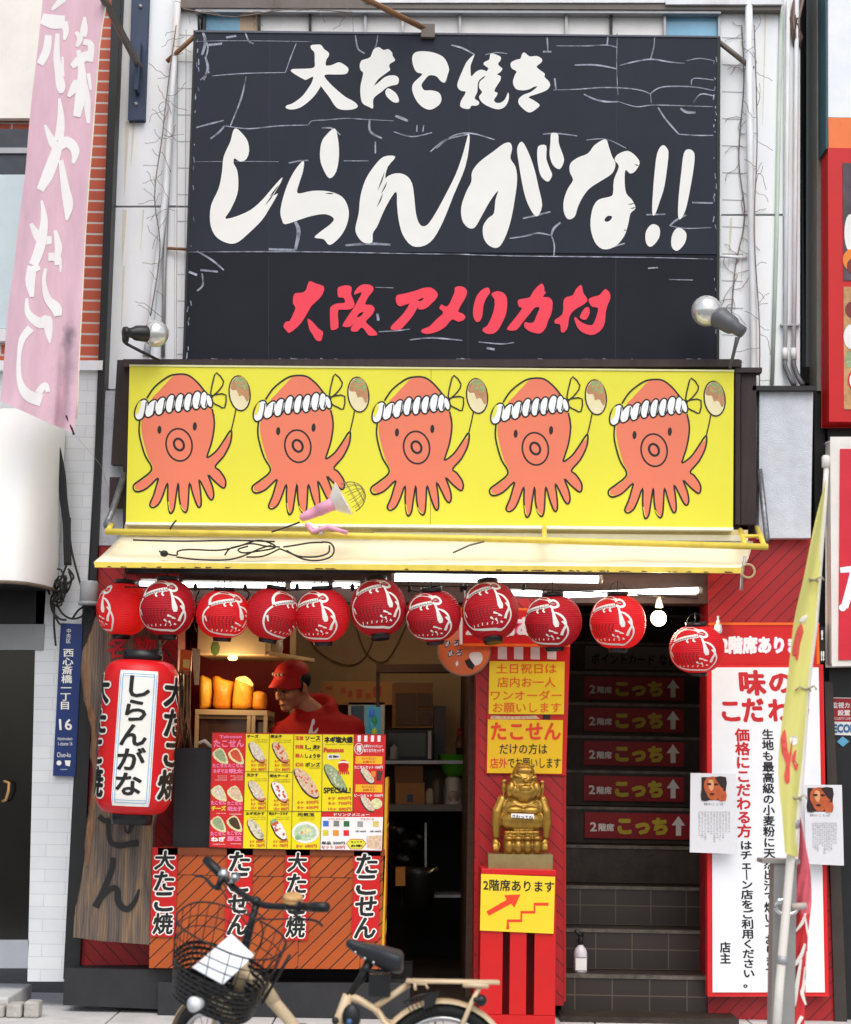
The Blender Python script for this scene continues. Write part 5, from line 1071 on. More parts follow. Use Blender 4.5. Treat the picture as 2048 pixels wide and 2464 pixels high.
head(p, 'お得なセットメニュー', 1490, 165, 1670, 195, MW, .03); head(p, 'あります!セットで', 1490, 205, 1680, 240, MW, .03)
for y, pr in ((275, 'たこせんセット 1000円'), (545, 'ビールセット 1500円')):
    p.ppoly(mp(1412, y, 1668, y + 4, 1664, y + 78, 1408, y + 72), ML[2], mat('menu_amber', 'f0b41e', .4)); head(p, 'セットメニュー', 1470, y + 12, 1610, y + 34, PRC); head(p, 'お得です', 1480, y + 44, 1600, y + 66, PRC); head(p, pr, 1400, y + 92, 1670, y + 122, MW, .03)
    boat(p, 1525, y + 185, 95, 40, .85, TOP['white'], TOP['pale'], y)
p.ppoly(mp(1560, 420, 1605, 420, 1600, 475, 1565, 475), ML[4], MO); p.ppoly(mp(1615, 415, 1670, 420, 1650, 510, 1612, 508), ML[4], TOP['dark']); p.pell(zm[0] + 1610 * .2521, zm[1] + 730 * .2521, 14, 13, ML[4], TOP['egg']); p.obj('red_menu_panel', mn)
p = cell('h', (1083, 856, 1674, 858, 1660, 1176, 1074, 1168), MW); p.ppoly(mp(1083, 808, 1676, 812, 1674, 858, 1083, 855), ML[1], MR); head(p, 'ドリンクメニュー', 1205, 820, 1545, 848, MW, .03)
head(p, 'ソフトドリンク', 1150, 868, 1310, 885, PRC); head(p, 'アルコール', 1460, 868, 1590, 885, PRC)
for i, (cx, cy, c) in enumerate(((1128, 920, '3a6fc4'), (1228, 920, '7b7f78'), (1325, 922, '2f6a3c'), (1455, 925, '9a9a9a'), (1605, 925, 'd9bf62'), (1125, 1008, 'd3c832'), (1223, 1010, 'ef8f2b'), (1322, 1010, 'd8262b'))):
    p.ppoly(mp(cx - 27, cy - 27, cx + 27, cy - 27, cx + 27, cy + 27, cx - 27, cy + 27), ML[3], mat('drink_%d' % i, c, .4, var=.2, nscale=60))
head(p, '1杯 350円', 1410, 985, 1510, 1002, INK); head(p, '1杯 450円', 1550, 985, 1655, 1002, INK); head(p, '単品 300円', 1085, 1090, 1310, 1120, INK, .03); head(p, 'セット 250円', 1085, 1130, 1310, 1160, PRC, .03)
p.ppoly(mp(1318, 1110, 1360, 1065, 1480, 1068, 1515, 1110, 1470, 1165, 1360, 1165), ML[3], REDB); p.ppoly(mp(1324, 1110, 1364, 1071, 1476, 1074, 1508, 1110, 1466, 1160, 1364, 1160), ML[4], YEL); head(p, 'セットで', 1365, 1085, 1475, 1105); head(p, 'お得!', 1365, 1120, 1475, 1145)
p.ppoly(mp(1515, 1040, 1660, 1030, 1655, 1168, 1520, 1150), ML[3], TOP['pale']); p.obj('white_menu_panel', mn)
p = MB()
for s in ('362 62 333 1158', '589 65 561 1160', '822 68 804 803 795 1165', '1096 70 1085 803 1073 1168', '1396 74 1381 806', '355 422 812 429', '345 797 806 803 1382 805'): p.pline(mp(*s.split()), 1.1, ML[7], mat('menu_line', '3a3020', .6), 0)
p.obj('divider_lines', mn)

# ------------------------------------------------------------------ inside the shop
CRM = mat('cream_cabinet', 'd9bd8c', .5, var=.06); CARD = mat('cardboard', 'a87848', .8, var=.1); CARD2 = mat('dark_cardboard', '7d5636', .8, var=.12)
DRED = mat('inner_red', '8e1512', .6, var=.12)
b = MB(); b.slab([(420, 1440), (704, 1440), (698, 2250), (420, 2250)], 1.5, .05, DRED); o = b.obj('red_partition', shop); 
b = MB(); b.slab([(698, 1440), (712, 1440), (708, 2100), (696, 2100)], 1.45, .05, BEIGE); b.obj('door_frame', shop)
b = MB(); z = W(550, 1575, .7).z; x0, x1 = W(474, 1560, .7).x, W(640, 1560, .7).x
b.box(x0, x1, .7, 1.48, z, z + .34, CRM); b.add([(x1, .72, z), (x1 + .02, .72, z), (x1 + .25, 1.45, z), (x1, 1.45, z), (x1, .72, z + .025), (x1 + .02, .72, z + .025), (x1 + .25, 1.45, z + .025), (x1, 1.45, z + .025)], [(3, 2, 1, 0), (4, 5, 6, 7), (0, 1, 5, 4), (1, 2, 6, 5), (2, 3, 7, 6), (3, 0, 4, 7)], CRM)
tag(b.obj('wall_cabinet', bevel=.004), 'cream wall cabinet above the yellow snack packets', 'cabinet')
b = MB(); c = W(660, 1560, 1.1); b.lathe([(.05, 0), (.055, .03), (.05, .09), (.03, .1)], mat('porcelain', 'cfc8bd', .3), 18, c + Vector((0, 0, -.03))); tag(b.obj('crock'), 'white crock on the shelf end above the man in the cap', 'jar')
ds = thing('display_case', 'cream framed glass display case under the yellow snack packets', 'display case', tuple(W(560, 1850, .8)))
x0, x1, zt = W(470, 1710, .75).x, W(643, 1710, .75).x, W(560, 1708, .75).z
b = MB(); b.box(x0, x1, .75, 1.3, zt - .03, zt, CRM); b.box(x0, x1, .76, 1.29, zt - .055, zt - .032, mat('case_dark_line', '8a744f', .5)); 
for x in (x0, W(595, 1710, .75).x, W(606, 1710, .75).x, x1 - .02): b.box(x, x + .022, .752, .79, 1.05, zt - .03, CRM)
b.box(x0, x1, 1.27, 1.3, 1.0, zt - .03, CRM); b.box(x0, x1, .752, 1.3, 1.0, 1.04, CRM); b.obj('frame', ds)
b = MB(); b.box(x0 + .03, W(594, 1700, .75).x, .775, .785, 1.05, zt - .06, mat('case_glass', '5a4438', .1, var=.3, nscale=9)); b.obj('glass_pane', ds)
b = MB(); b.box(W(622, 1700, .75).x, W(640, 1700, .75).x, .770, .785, 1.05, zt - .07, mat('case_door', '6b5a40', .2, var=.3)); b.obj('door_glass', ds)
PKT = mat('snack_yellow', 'efb13c', .45, var=.18, nscale=14, bump=.3, bscale=40); PKT2 = mat('snack_orange', 'e8972f', .45, var=.18, nscale=14, bump=.3, bscale=40); PKL = mat('snack_top', 'f3d27a', .5)
for i, (pa, m, lab) in enumerate(((P(420, 1520, .17192, '350 640 420 620 500 660 535 700 530 900 520 960 500 1060 380 1085 350 1040'), PKT, 'yellow snack packet leaning against the left end of the display case'), (P(420, 1520, .17192, '530 640 620 625 680 660 750 680 820 700 835 720 800 900 790 1040 760 1085 590 1080 535 1020 550 850'), PKT2, 'wide orange yellow snack packet with crumpled top, second from left'), (P(420, 1520, .17192, '850 660 900 630 990 620 1060 665 1110 740 1100 900 1080 1070 850 1085 805 1040 820 850'), PKT, 'tallest yellow snack packet with a pale folded top'), (P(420, 1520, .17192, '1110 850 1180 830 1260 850 1290 900 1285 1080 1120 1085 1090 1040 1100 900'), PKT2, 'short round yellow snack jar at the right end'))):
    b = MB(); q = spline(pa, 2); n = len(q); cx = sum(v[0] for v in q) / n; cy = sum(v[1] for v in q) / n; rings = []
    for k, (f, dy) in enumerate(((.55, -.075), (.85, -.055), (1, 0), (.85, .055), (.55, .075))): rings.append([W(cx + (x - cx) * f, cy + (y - cy) * (f * .5 + .5), .93) + Vector((0, dy, 0)) for x, y in q])
    vs = [v for r_ in rings for v in r_]; fs = [(k * n + j, k * n + (j + 1) % n, (k + 1) * n + (j + 1) % n, (k + 1) * n + j) for k in range(4) for j in range(n)] + [tuple(range(n - 1, -1, -1)), tuple(4 * n + j for j in range(n))]
    b.add(vs, fs, m, True)
    if i == 2:
        tpp = P(420, 1520, .17192, '855 665 900 632 990 622 1060 668 1105 740 1090 770 1000 730 900 690'); b.slab(tpp, .845, .02, PKL)
    tag(b.obj('snack_packet'), lab, 'snack packet', 'yellow snack packets on the display case')
wl = thing('shelf_lamp', 'small warm lamp under the cream wall cabinet', 'lamp', tuple(W(560, 1582, .8))); 
b = MB(); b.lathe([(.02, .03), (.03, .0), (.02, -.012), (0, -.014)], mat('warm_bulb', 'ffcf8a', .4, emit='ffb860', es=6), 14, W(560, 1584, .8)); b.obj('bulb', wl)
pl = bpy.data.lights.new('shelf_light', 'POINT'); pl.energy = 3.5; pl.color = (1, .74, .42); pl.shadow_soft_size = .06
po = bpy.data.objects.new('shelf_light', pl); COL.objects.link(po); po.parent = wl; po.location = (.02, -.16, -.1)
# utensils / skewers hanging at the left jamb
b = MB(); rr = random.Random(9); TW = mat('bamboo_sticks', '8f6a44', .7, var=.4, nscale=20); DS = mat('dark_sticks', '3e2a1c', .7, var=.4)
for i in range(22):
    x = rr.uniform(432, 462); b.tube([W(x, rr.uniform(1610, 1660), -.12), W(x + rr.uniform(-8, 10), 1720, -.14), W(x + rr.uniform(-14, 14), 1800, -.12)], .0035, TW if i % 2 else DS, 5)
tag(b.obj('skewer_bundle'), 'bundle of brown bamboo skewers hanging on the left door post', 'skewers')
b = MB(); b.slab([(435, 1562), (462, 1566), (458, 1625), (430, 1620)], -.05, .03, mat('orange_bag', 'e2641c', .5)); b.slab([(441, 1586), (457, 1588), (455, 1608), (440, 1606)], -.053, .002, PKL); tag(b.obj('orange_bag'), 'orange bag hanging on the left door post', 'bag'); b = MB(); b.slab([(462, 1560), (482, 1562), (478, 1648), (468, 1648)], -.06, .01, mat('paper_strips', 'b59f7f', .7, var=.25, nscale=30, stretch=(5, 5, 1)))
tag(b.obj('paper_tag'), 'strip of old paper tags hanging beside the orange bag', 'tag')
b = MB(); b.lathe([(0, -.05), (.02, -.03), (.026, 0), (.018, .03)], mat('lime_green', '9bc04a', .5), 14, W(518, 1558, -.3), None, (1, .6)); tag(b.obj('green_charm'), 'small green charm dangling below the third red lantern', 'charm')
b = MB(); b.tube([W(478, 1790, -.15), W(492, 1783, -.15), W(510, 1800, -.15)], .012, mat('cloth_white', 'bfb3a0', .8), 8); tag(b.obj('counter_cloth'), 'crumpled pale cloth on the corner behind the menu board', 'cloth')
# back of the shop
YB2 = 2.0
b = MB(); b.rect(772, 1640, 944, 1696, YB2, .3, CARD); 
for (x, y, w_, h_) in ((820, 1655, 12, 14), (838, 1662, 10, 16), (858, 1658, 14, 22), (880, 1668, 12, 14), (898, 1652, 20, 26), (784, 1652, 16, 8)): b.prect(x, y, x + w_, y + h_, YB2 - .003, mat('box_print', 'a8452c', .6))
tag(b.obj('cardboard_box'), 'brown cardboard box with red print on top of the drinks fridge', 'box')
fg = thing('drinks_fridge', 'small white drinks fridge with a blue lit front behind the man', 'fridge', tuple(W(890, 1900, YB2)))
b = MB(); b.rect(840, 1692, 924, 1920, YB2, .3, mat('fridge_white', 'c9c6bd', .4)); b.obj('cabinet', fg, bevel=.005)
b = MB(); b.rect(845, 1698, 876, 1900, YB2 - .006, .004, mat('fridge_dark', '23405e', .15)); b.rect(880, 1698, 916, 1900, YB2 - .006, .004, mat('fridge_blue', '3f8fa6', .2, emit='2f7f9c', es=.25)); b.obj('glass_door', fg)
for i, (y, c) in enumerate(((1718, '4f7fe0'), (1735, '3fa05a'), (1748, '4fa8c0'), (1762, 'b8d030'))):
    b = MB(); b.lathe([(.016, -.02), (.018, 0), (.016, .02), (.008, .03)], mat('bottle_%d' % i, c, .3, emit=c, es=.15), 12, W(895 + (i % 2) * 6, y, YB2 - .03)); b.obj('bottle', fg)
b = MB(); b.rect(926, 1952, 1160, 2330, 2.35, .03, mat('recess_shade', '1a1412', .8)); b.obj('inner_wall', shop)  # dark sheet added in place of the shade under the back shelf
b = MB(); b.rect(905, 1598, 1146, 1617, 1.3, .2, BROWN); b.rect(905, 1617, 913, 1700, 1.35, .1, BROWN); b.rect(1120, 1617, 1150, 1700, 1.3, .1, BROWN); b.obj('inner_lintel', shop)
sh = thing('kitchen_shelf', 'brown cupboard and open steel shelf at the back of the dark passage', 'shelf', tuple(W(1040, 2200, YB2)))
b = MB(); b.rect(944, 1643, 1042, 1752, YB2, .3, CARD2)
for (x0_, y0_, x1_, y1_) in ((952, 1668, 1000, 1744), (1004, 1668, 1038, 1700), (1004, 1705, 1038, 1744)): b.rect(x0_, y0_, x1_, y1_, YB2 - .012, .01, BROWN)
b.obj('cupboard', sh)
b = MB(); b.rect(924, 1830, 1150, 1838, YB2 - .35, .6, GREYM); b.rect(930, 1936, 1150, 1952, YB2 - .35, .6, mat('shelf_grey', '6d685f', .5)); b.rect(1022, 1980, 1027, 2180, YB2 - .3, .03, GREYM); b.rect(1020, 2154, 1120, 2160, YB2 - .3, .3, GREYM); b.rect(930, 1845, 1150, 1936, YB2 + .2, .02, mat('shelf_back', '8d8472', .7)); b.obj('shelves', sh)
mw = thing('microwave', 'black microwave with a pale handle on the back shelf', 'microwave', tuple(W(985, 1830, YB2 - .3)))
b = MB(); b.rect(926, 1757, 1042, 1829, YB2 - .3, .3, BLACK); b.obj('case', mw, bevel=.004); b = MB(); b.rect(1030, 1759, 1038, 1826, YB2 - .325, .02, mat('pale_handle', 'b7a99c', .4)); b.obj('handle', mw); b = MB(); b.rect(934, 1764, 1024, 1820, YB2 - .305, .004, mat('microwave_glass', '0c0b0e', .1)); b.obj('window', mw)
b = MB(); b.rect(1044, 1700, 1072, 1830, YB2 - .1, .2, mat('dark_bag', '2b2422', .4, var=.5, nscale=30)); tag(b.obj('plastic_bag'), 'dark plastic bags hanging beside the microwave', 'bag')
for nm, x, y, c, lab in (('sauce_bottle', 1107, 1790, 'a01f1c', 'red capped sauce bottle on the back shelf'),):
    b = MB(); b.lathe([(.028, -.08), (.03, .0), (.02, .05)], mat('sauce_body', '6e4a38', .4), 14, W(x, y, YB2 - .2)); b.lathe([(.014, .05), (.02, .06), (.016, .1)], mat('sauce_cap', c, .4), 14, W(x, y, YB2 - .2)); tag(b.obj(nm), lab, 'bottle')
b = MB(); b.rect(1098, 1800, 1146, 1830, YB2 - .25, .2, DARK); b.ell(W(1125, 1802, YB2 - .15), (.06, .05, .03), mat('dark_pan', '2a1a16', .4)); tag(b.obj('dark_pot'), 'dark pots at the right end of the back shelf', 'pot')
b = MB(); b.rect(950, 1842, 1018, 1884, YB2 - .3, .25, CARD2); tag(b.obj('cardboard_box'), 'small dark cardboard box stacked on another under the microwave', 'box'); b = MB(); b.rect(952, 1884, 1022, 1937, YB2 - .3, .25, CARD); b.rect(980, 1912, 994, 1930, YB2 - .303, .002, BLUEP); tag(b.obj('cardboard_box'), 'lower brown cardboard box with a blue mark under the microwave', 'box')
kg = thing('kitchen_scale', 'white kitchen scale carrying a green bowl on the back shelf', 'scale', tuple(W(1091, 1938, YB2 - .3)))
c = W(1091, 1938, YB2 - .22); b = MB(); b.lathe([(.085, 0), (.08, .01), (.055, .17), (.04, .18), (.02, .2)], mat('scale_white', 'd8cdbf', .4), 4, c + Vector((0, 0, 0)), None, (1, 1)); b.obj('body', kg)
b = MB(); d = W(1091, 1916, YB2 - .29); b.lathe([(0, -.004), (.034, 0), (.036, .006)], mat('dial', 'b59c90', .4), 18, d, (0, 1, 0)); b.obj('dial', kg)
b = MB(); b.lathe([(.05, 0), (.075, .03), (.1, .1), (.105, .135), (.11, .137), (.1, .13), (.07, .035), (0, .01)], mat('green_bowl', '4e9c1f', .35), 24, c + Vector((0, 0, .19))); b.obj('bowl', kg)
for (x, y, r_) in ((960, 2000, .1), (990, 2030, .09), (1010, 2015, .06), (975, 2070, .11)):
    b = MB(); b.ell(W(x, y, YB2 - .1), (r_, r_ * .7, r_ * .7), mat('bin_bag', '16130f', .25, var=.4, bump=.8, bscale=25), 16); tag(b.obj('bin_bag'), 'shiny black bin bag in the dark heap under the back shelf', 'bag', 'black bin bags under the back shelf')
b = MB(); b.lathe([(.1, 0), (.115, .2), (.12, .22), (.1, .24)], mat('drum_dark', '26231f', .4), 20, W(1005, 2180, YB2 - .4)); b.tube([W(1010, 2110, YB2 - .45), W(1030, 2100, YB2 - .5), W(1055, 2088, YB2 - .5)], .012, mat('foil_sheet', 'b9a88e', .25, metal=.8, var=.4, nscale=50), 6); tag(b.obj('dark_drum'), 'dark drum with crumpled foil on top under the back shelf', 'drum')
b = MB(); b.rect(952, 2088, 975, 2132, 1.2, .1, mat('orange_card', 'c07a24', .6)); tag(b.obj('orange_carton'), 'small orange carton hanging in the passage beside the counter', 'carton')

b = MB()
for s in ('720 1480 760 1560 830 1600 880 1580 910 1500', '850 1480 880 1570 930 1590 980 1500'): b.tube([W(x, y, 2.57) for x, y in spline(P(0, 0, 1, s), 5, False)], .004, mat('wall_wire', '6a5238', .7), 5)
tag(b.obj('wall_wire'), 'thin brown wires looping across the beige back wall', 'wire')
for k, (x, y, h_, r_, c) in enumerate(((948, 1828, .10, .035, '8a8d86'), (1052, 1936, .16, .04, '5a4a38'), (1036, 1936, .10, .035, 'a59a84'), (1128, 1936, .2, .05, '6b5c4a'), (1134, 1830, .12, .03, '8a3a24'))):
    b = MB(); b.lathe([(r_ * .9, 0), (r_, .01), (r_, h_ * .8), (r_ * .75, h_ * .9), (r_ * .75, h_), (0, h_ + .003)], mat('jar_%d' % k, c, .4, var=.2), 16, W(x, y, YB2 - .28))
    tag(b.obj('storage_jar'), ('small grey jar at the left end of the upper back shelf', 'dark brown jar right of the cardboard boxes', 'low pale jar touching the cardboard boxes', 'tall brown jar right of the kitchen scale', 'small red jar at the right end of the upper back shelf')[k], 'jar')
il = thing('added_ceiling_lamp', 'added tube lamp on the shop ceiling behind the lanterns, brightening the kitchen', 'tube light', tuple(W(900, 1440, 1.1)))  # added lamp, mostly hidden, put in to brighten the interior
b = MB(); p = W(780, 1440, 1.1); b.tube([(p.x, 1.1, 2.41), (p.x + .75, 1.1, 2.41)], .016, mat('added_tube', 'ffffff', .4, emit='ffe6c0', es=24), 10); b.obj('tube', il); b = MB(); b.box(p.x - .02, p.x + .77, 1.07, 1.13, 2.43, 2.458, GREYM); b.obj('batten', il)  # tube and batten of the added ceiling lamp
# ------------------------------------------------------------------ the man behind the counter
SKIN = mat('skin', 'b9805c', .55, var=.06); HOOD = mat('red_hoodie', 'b3130f', .8, var=.1, bump=.15, bscale=40); CAPM = mat('red_cap', 'b8160f', .7, var=.08); HAIR = mat('black_hair', '141312', .5)
YP_ = .75
hc = W(703, 1652, YP_); HS = 1.08
Qh = Matrix.Rotation(R(-42), 3, 'Z') @ Matrix.Rotation(R(20), 3, 'X') @ Matrix.Rotation(R(4), 3, 'Y')
def hp(x, y, z): return hc + Qh @ Vector((x, y, z)) * HS
ps = MB()
def hel(x, y, z, rx, ry, rz, m=SKIN, mb=None): (mb or ps).ell(hp(x, y, z), (rx * HS, ry * HS, rz * HS), m, 18, Qh.to_quaternion())
hel(0, .012, .035, .078, .098, .092); hel(0, -.03, -.045, .060, .066, .075); hel(0, -.07, -.098, .034, .034, .026); hel(.036, -.058, -.03, .032, .035, .035); hel(-.036, -.058, -.03, .032, .035, .035)
hel(0, -.088, .028, .05, .022, .016); hel(0, -.106, -.016, .011, .02, .03); hel(0, -.116, -.032, .019, .016, .013); hel(0, -.094, -.072, .026, .013, .010); hel(.08, .012, -.012, .012, .026, .034); hel(-.08, .012, -.012, .012, .026, .034)
sh_c = W(756, 1728, YP_ + .1)
ps.tube([hp(0, .035, -.03), hp(0, .05, -.1), sh_c + Vector((0, .0, .02))], [.06, .058, .075], SKIN, 16)
tz = sh_c.z; bx, by = sh_c.x, sh_c.y
ps.ell((bx, by, tz - .16), (.2, .12, .2), SKIN, 20); ps.ell((bx + .02, by, tz - .42), (.17, .115, .26), SKIN, 20); ps.ell((bx + .02, by + .02, tz - .62), (.175, .12, .12), SKIN, 20)
for sg in (-1, 1):
    s0 = Vector((bx + sg * .2, by - .01, tz - .06)); e0 = s0 + Vector((sg * .06, -.05, -.28)); w0 = e0 + Vector((-sg * .10, -.22, -.06))
    ps.tube([s0, e0, w0], [.058, .044, .03], SKIN, 12)
    ps.ell(w0 + Vector((-sg * .02, -.05, -.01)), (.04, .05, .018), SKIN, 12)
    for k in range(4): a = w0 + Vector((-sg * (.045 - .022 * k) , -.09 - .004 * (1.5 - abs(k - 1.5)), -.01)); ps.tube([a + Vector((0, .02, 0)), a + Vector((0, -.03, -.008)), a + Vector((0, -.05 - .006 * (k in (1, 2)), -.03))], [.010, .009, .008], SKIN, 8)
    a = w0 + Vector((-sg * .055, -.03, -.01)); ps.tube([a + Vector((sg * .02, .01, 0)), a + Vector((-.0, -.03, -.005)), a + Vector((sg * .005, -.06, -.01))], [.012, .010, .009], SKIN, 8)
    h0 = Vector((bx + .02 + sg * .09, by + .02, tz - .66)); ps.tube([h0, h0 + Vector((0, -.01, -.36)), h0 + Vector((0, .02, -(tz - .66) + .12))], [.085, .06, .045], SKIN, 12); ps.ell((h0.x, h0.y - .06, .09), (.045, .11, .035), SKIN, 12)
man = organic(ps, .0075, 3).obj('person')
tag(man, 'man in a red cap and red hoodie looking down behind the menu board', 'person')
hd = MB()
hd.ell((bx + .02, by, tz - .17), (.265, .155, .245), HOOD, 22); hd.ell((bx + .02, by, tz - .42), (.25, .155, .3), HOOD, 22)
for sg in (-1, 1):
    s0 = Vector((bx + .02 + sg * .19, by - .01, tz - .09 + .02 * sg)); e0 = s0 + Vector((sg * .08, -.05, -.27)); w0 = e0 + Vector((-sg * .10, -.19, -.06)); hd.tube([s0, e0, w0], [.095, .075, .055], HOOD, 14)
    hd.ell(s0, (.105, .1, .095), HOOD, 14)
hn = sh_c + Vector((-.01, .0, .045))
for k in range(14):
    a = math.pi * (-.18 + 1.36 * k / 13); hd.ell(hn + Vector((math.cos(a) * .095 + .02, math.sin(a) * .085 + .01, .02 + .045 * math.sin(a))), (.042, .042, .05), HOOD, 10)
hd = organic(hd, .012, 5).obj('hoodie', man)
lt = MB(); Yl = YP_ - .09
lt.ppoly(P(620, 1560, .17192, '710 1200 740 1090 760 1010 780 985 800 1000 795 1060 775 1080 770 1150 790 1170 850 1105 820 1195 760 1215'), Yl, MW, 2); lt.obj('hoodie_print', man)
hr = MB(); hel(0, .034, .03, .084, .092, .083, HAIR, hr); hr.ell(hp(.078, -.005, .012), (.012, .02, .04), HAIR, 12, Qh.to_quaternion()); hr.ell(hp(-.078, -.005, .012), (.012, .02, .04), HAIR, 12, Qh.to_quaternion()); hr.obj('hair', man)
cp = MB(); vs = []; fs = []; n = 24; m_ = 9
for j in range(m_ + 1):
    t = (math.pi / 2) * j / m_
    for i in range(n): a = 2 * math.pi * i / n; vs.append(hp(.088 * math.cos(a) * math.cos(t) ** .9, .012 + .108 * math.sin(a) * math.cos(t) ** .9, .066 + .078 * math.sin(t) ** .9))
for j in range(m_):
    for i in range(n): fs.append((j * n + i, j * n + (i + 1) % n, (j + 1) * n + (i + 1) % n, (j + 1) * n + i))
cp.add(vs, fs, CAPM, True)
vz = []; nb_ = 12
for k in range(3):
    for i in range(nb_ + 1):
        a = math.pi * (1.06 + .88 * i / nb_); s_ = (1.0, 1.0, 1.0)[k]; f = (.98, 1.24, 1.5)[k]; vz.append(hp(.086 * math.cos(a) * (1 + .04 * k), .012 + .112 * math.sin(a) * f, .070 - .012 * k - .02 * (math.cos(a) ** 2) * k))
off = len(vz); vz += [v - Qh @ Vector((0, 0, .006)) for v in vz]
fz = []
for k in range(2):
    for i in range(nb_): a = k * (nb_ + 1) + i; fz += [(a, a + 1, a + nb_ + 2, a + nb_ + 1), (off + a, off + a + nb_ + 1, off + a + nb_ + 2, off + a + 1)]
for i in range(nb_): a = 2 * (nb_ + 1) + i; fz.append((a, a + 1, off + a + 1, off + a))
cp.add(vz, fz, CAPM, True); cp.ell(hp(0, .012, .145), (.008, .008, .005), CAPM, 10)
cp = cp.obj('cap', man)
em = MB()
for i in range(4): em.ell(hp(-.035 + .022 * i, -.097 + abs(i - 1.5) * .005, .098), (.008, .006, .011), MATS['menu_pink'] if False else mat('cap_stitch', 'd8a58c', .6), 8)
em.obj('cap_badge', man)
fc = MB()
for sg in (-1, 1):
    fc.ell(hp(.030 * sg, -.098, .004), (.015, .008, .006), HAIR, 10, Qh.to_quaternion()); fc.tube([hp(.014 * sg, -.108, .026), hp(.03 * sg, -.106, .031), hp(.048 * sg, -.094, .026)], .004, HAIR, 6)
fc.obj('eye_brows', man); fm = MB(); fm.tube([hp(-.022, -.100, -.071), hp(0, -.108, -.070), hp(.022, -.100, -.071)], .003, mat('lip', '7d4638', .5), 6); fm.obj('mouth', man)

# ------------------------------------------------------------------ signs on the red pillar
NY = mat('notice_yellow', 'f2cf17', .35, var=.03); NO = mat('notice_orange', 'ec641a', .5); NR = mat('notice_red', 'e4401c', .5)
hb = thing('header_sign', 'red header board with white letters behind the lanterns on the pillar top', 'sign', tuple(W(1240, 1550, -.16)))
b = MB(); b.slab([(1106, 1464), (1372, 1466), (1370, 1552), (1108, 1550)], -.16, .06, REDB); b.obj('board', hb); b = MB(); b.slab([(1104, 1548), (1372, 1550), (1372, 1556), (1106, 1554)], -.165, .07, NO); b.slab([(1104, 1464), (1110, 1464), (1112, 1554), (1108, 1554)], -.165, .07, NO); b.slab([(1100, 1462), (1374, 1464), (1374, 1470), (1102, 1468)], -.165, .07, NO); b.obj('orange_trim', hb)
b = MB(); b.text('2階席あり', 1120, 1482, 1330, 1532, -.1625, MPK, .1); b.text('2階席あり', 1120, 1482, 1330, 1532, -.1632, MW, .05); b.obj('lettering', hb)
po_ = thing('striped_poster', 'red poster with four white stripes behind the two yellow notices on the pillar', 'poster', tuple(W(1270, 1862, -.1)))
b = MB(); b.slab([(1178, 1552), (1372, 1554), (1362, 1866), (1168, 1862)], -.095, .012, REDB); b.obj('sheet', po_); b = MB()
for x in (1198, 1237, 1277, 1317): b = MB(); b.ppoly([(x, 1556), (x + 22, 1556), (x + 22, 1587), (x, 1586)], -.0965, MW); b.obj('stripe', po_)
b = MB()
b.ppoly([(1182, 1722), (1230, 1724), (1290, 1722), (1300, 1730), (1220, 1731), (1180, 1730)], -.0965, TOP['pale']); b.prect(1306, 1720, 1324, 1731, -.0965, INK); b.obj('poster_print', po_)
n1_ = thing('yellow_notice', 'upper yellow notice with four lines of orange writing on the red pillar', 'notice', tuple(W(1267, 1720, -.11)), 'yellow notices')
b = MB(); b.slab([(1178, 1591), (1359, 1592), (1357, 1719), (1176, 1718)], -.105, .006, NY); b.obj('sheet', n1_); b = MB(); Yn = -.1065
for t, x0, x1, y0, y1 in (('土日祝日は', 1194, 1339, 1597, 1621), ('店内お一人', 1197, 1337, 1629, 1654), ('ワンオーダー', 1181, 1352, 1661, 1685), ('お願いします', 1186, 1350, 1691, 1715)): b.text(t, x0, y0, x1, y1, Yn, NO, .012)
b.obj('lettering', n1_)
n2_ = thing('yellow_notice', 'lower yellow notice with large orange heading behind the gold statue head', 'notice', tuple(W(1264, 1862, -.11)), 'yellow notices')
b = MB(); b.slab([(1174, 1731), (1355, 1733), (1352, 1862), (1172, 1860)], -.105, .006, mat('notice_yellow2', 'f0c01a', .35, var=.04)); b.obj('sheet', n2_); b = MB()
b.text('たこせん', 1181, 1738, 1350, 1781, Yn, NR, .035); b.text('だけの方は', 1202, 1789, 1317, 1815, Yn, INK, .012); b.text('店外', 1179, 1824, 1221, 1849, Yn, NR, .02); b.text('でお願いします', 1222, 1824, 1349, 1849, Yn, INK, .012); b.obj('lettering', n2_)
rs = thing('round_sign', 'round orange sign with a white figure hanging in the shop doorway', 'sign', tuple(W(1117, 1618, -.12)))
c = W(1117, 1562, -.12); b = MB(); b.lathe([(0, -.012), (.142, -.012), (.145, .01), (0, .012)], mat('round_orange', 'ea7440', .4, var=.08), 40, c, (0, 1, 0)); b.obj('disc', rs); b = MB(); b.tube([c + Vector((math.cos(a) * .145, -.004, math.sin(a) * .145)) for a in [2 * math.pi * k / 40 for k in range(40)]], .0055, mat('round_rim', '8a7566', .4), 8, True); b.obj('rim', rs)
b = MB(); Yr = -.1345; b.pell(1147, 1585, 14, 17, Yr, MW, .5); b.pell(1140, 1578, 12, 9, Yr - .0003, MW); b.ppoly([(1118, 1590), (1130, 1585), (1142, 1600), (1138, 1612), (1126, 1606)], Yr - .0006, INK); b.ppoly([(1096, 1596), (1101, 1589), (1104, 1598), (1098, 1604)], Yr, MW)
for t, x, y in (('ひ', 1068, 1542), ('ろ', 1089, 1540), ('ひ', 1076, 1565), ('ろ', 1096, 1563)):
    b.text(t, x, y, x + 16, y + 16, Yr, MW, .12, .15); b.text(t, x, y, x + 16, y + 16, Yr - .0006, INK, .02, .15)
b.text('大阪アメリカ村', 1114, 1557, 1164, 1566, Yr, mat('faint_text', 'c46a3c', .5)); b.obj('picture', rs)
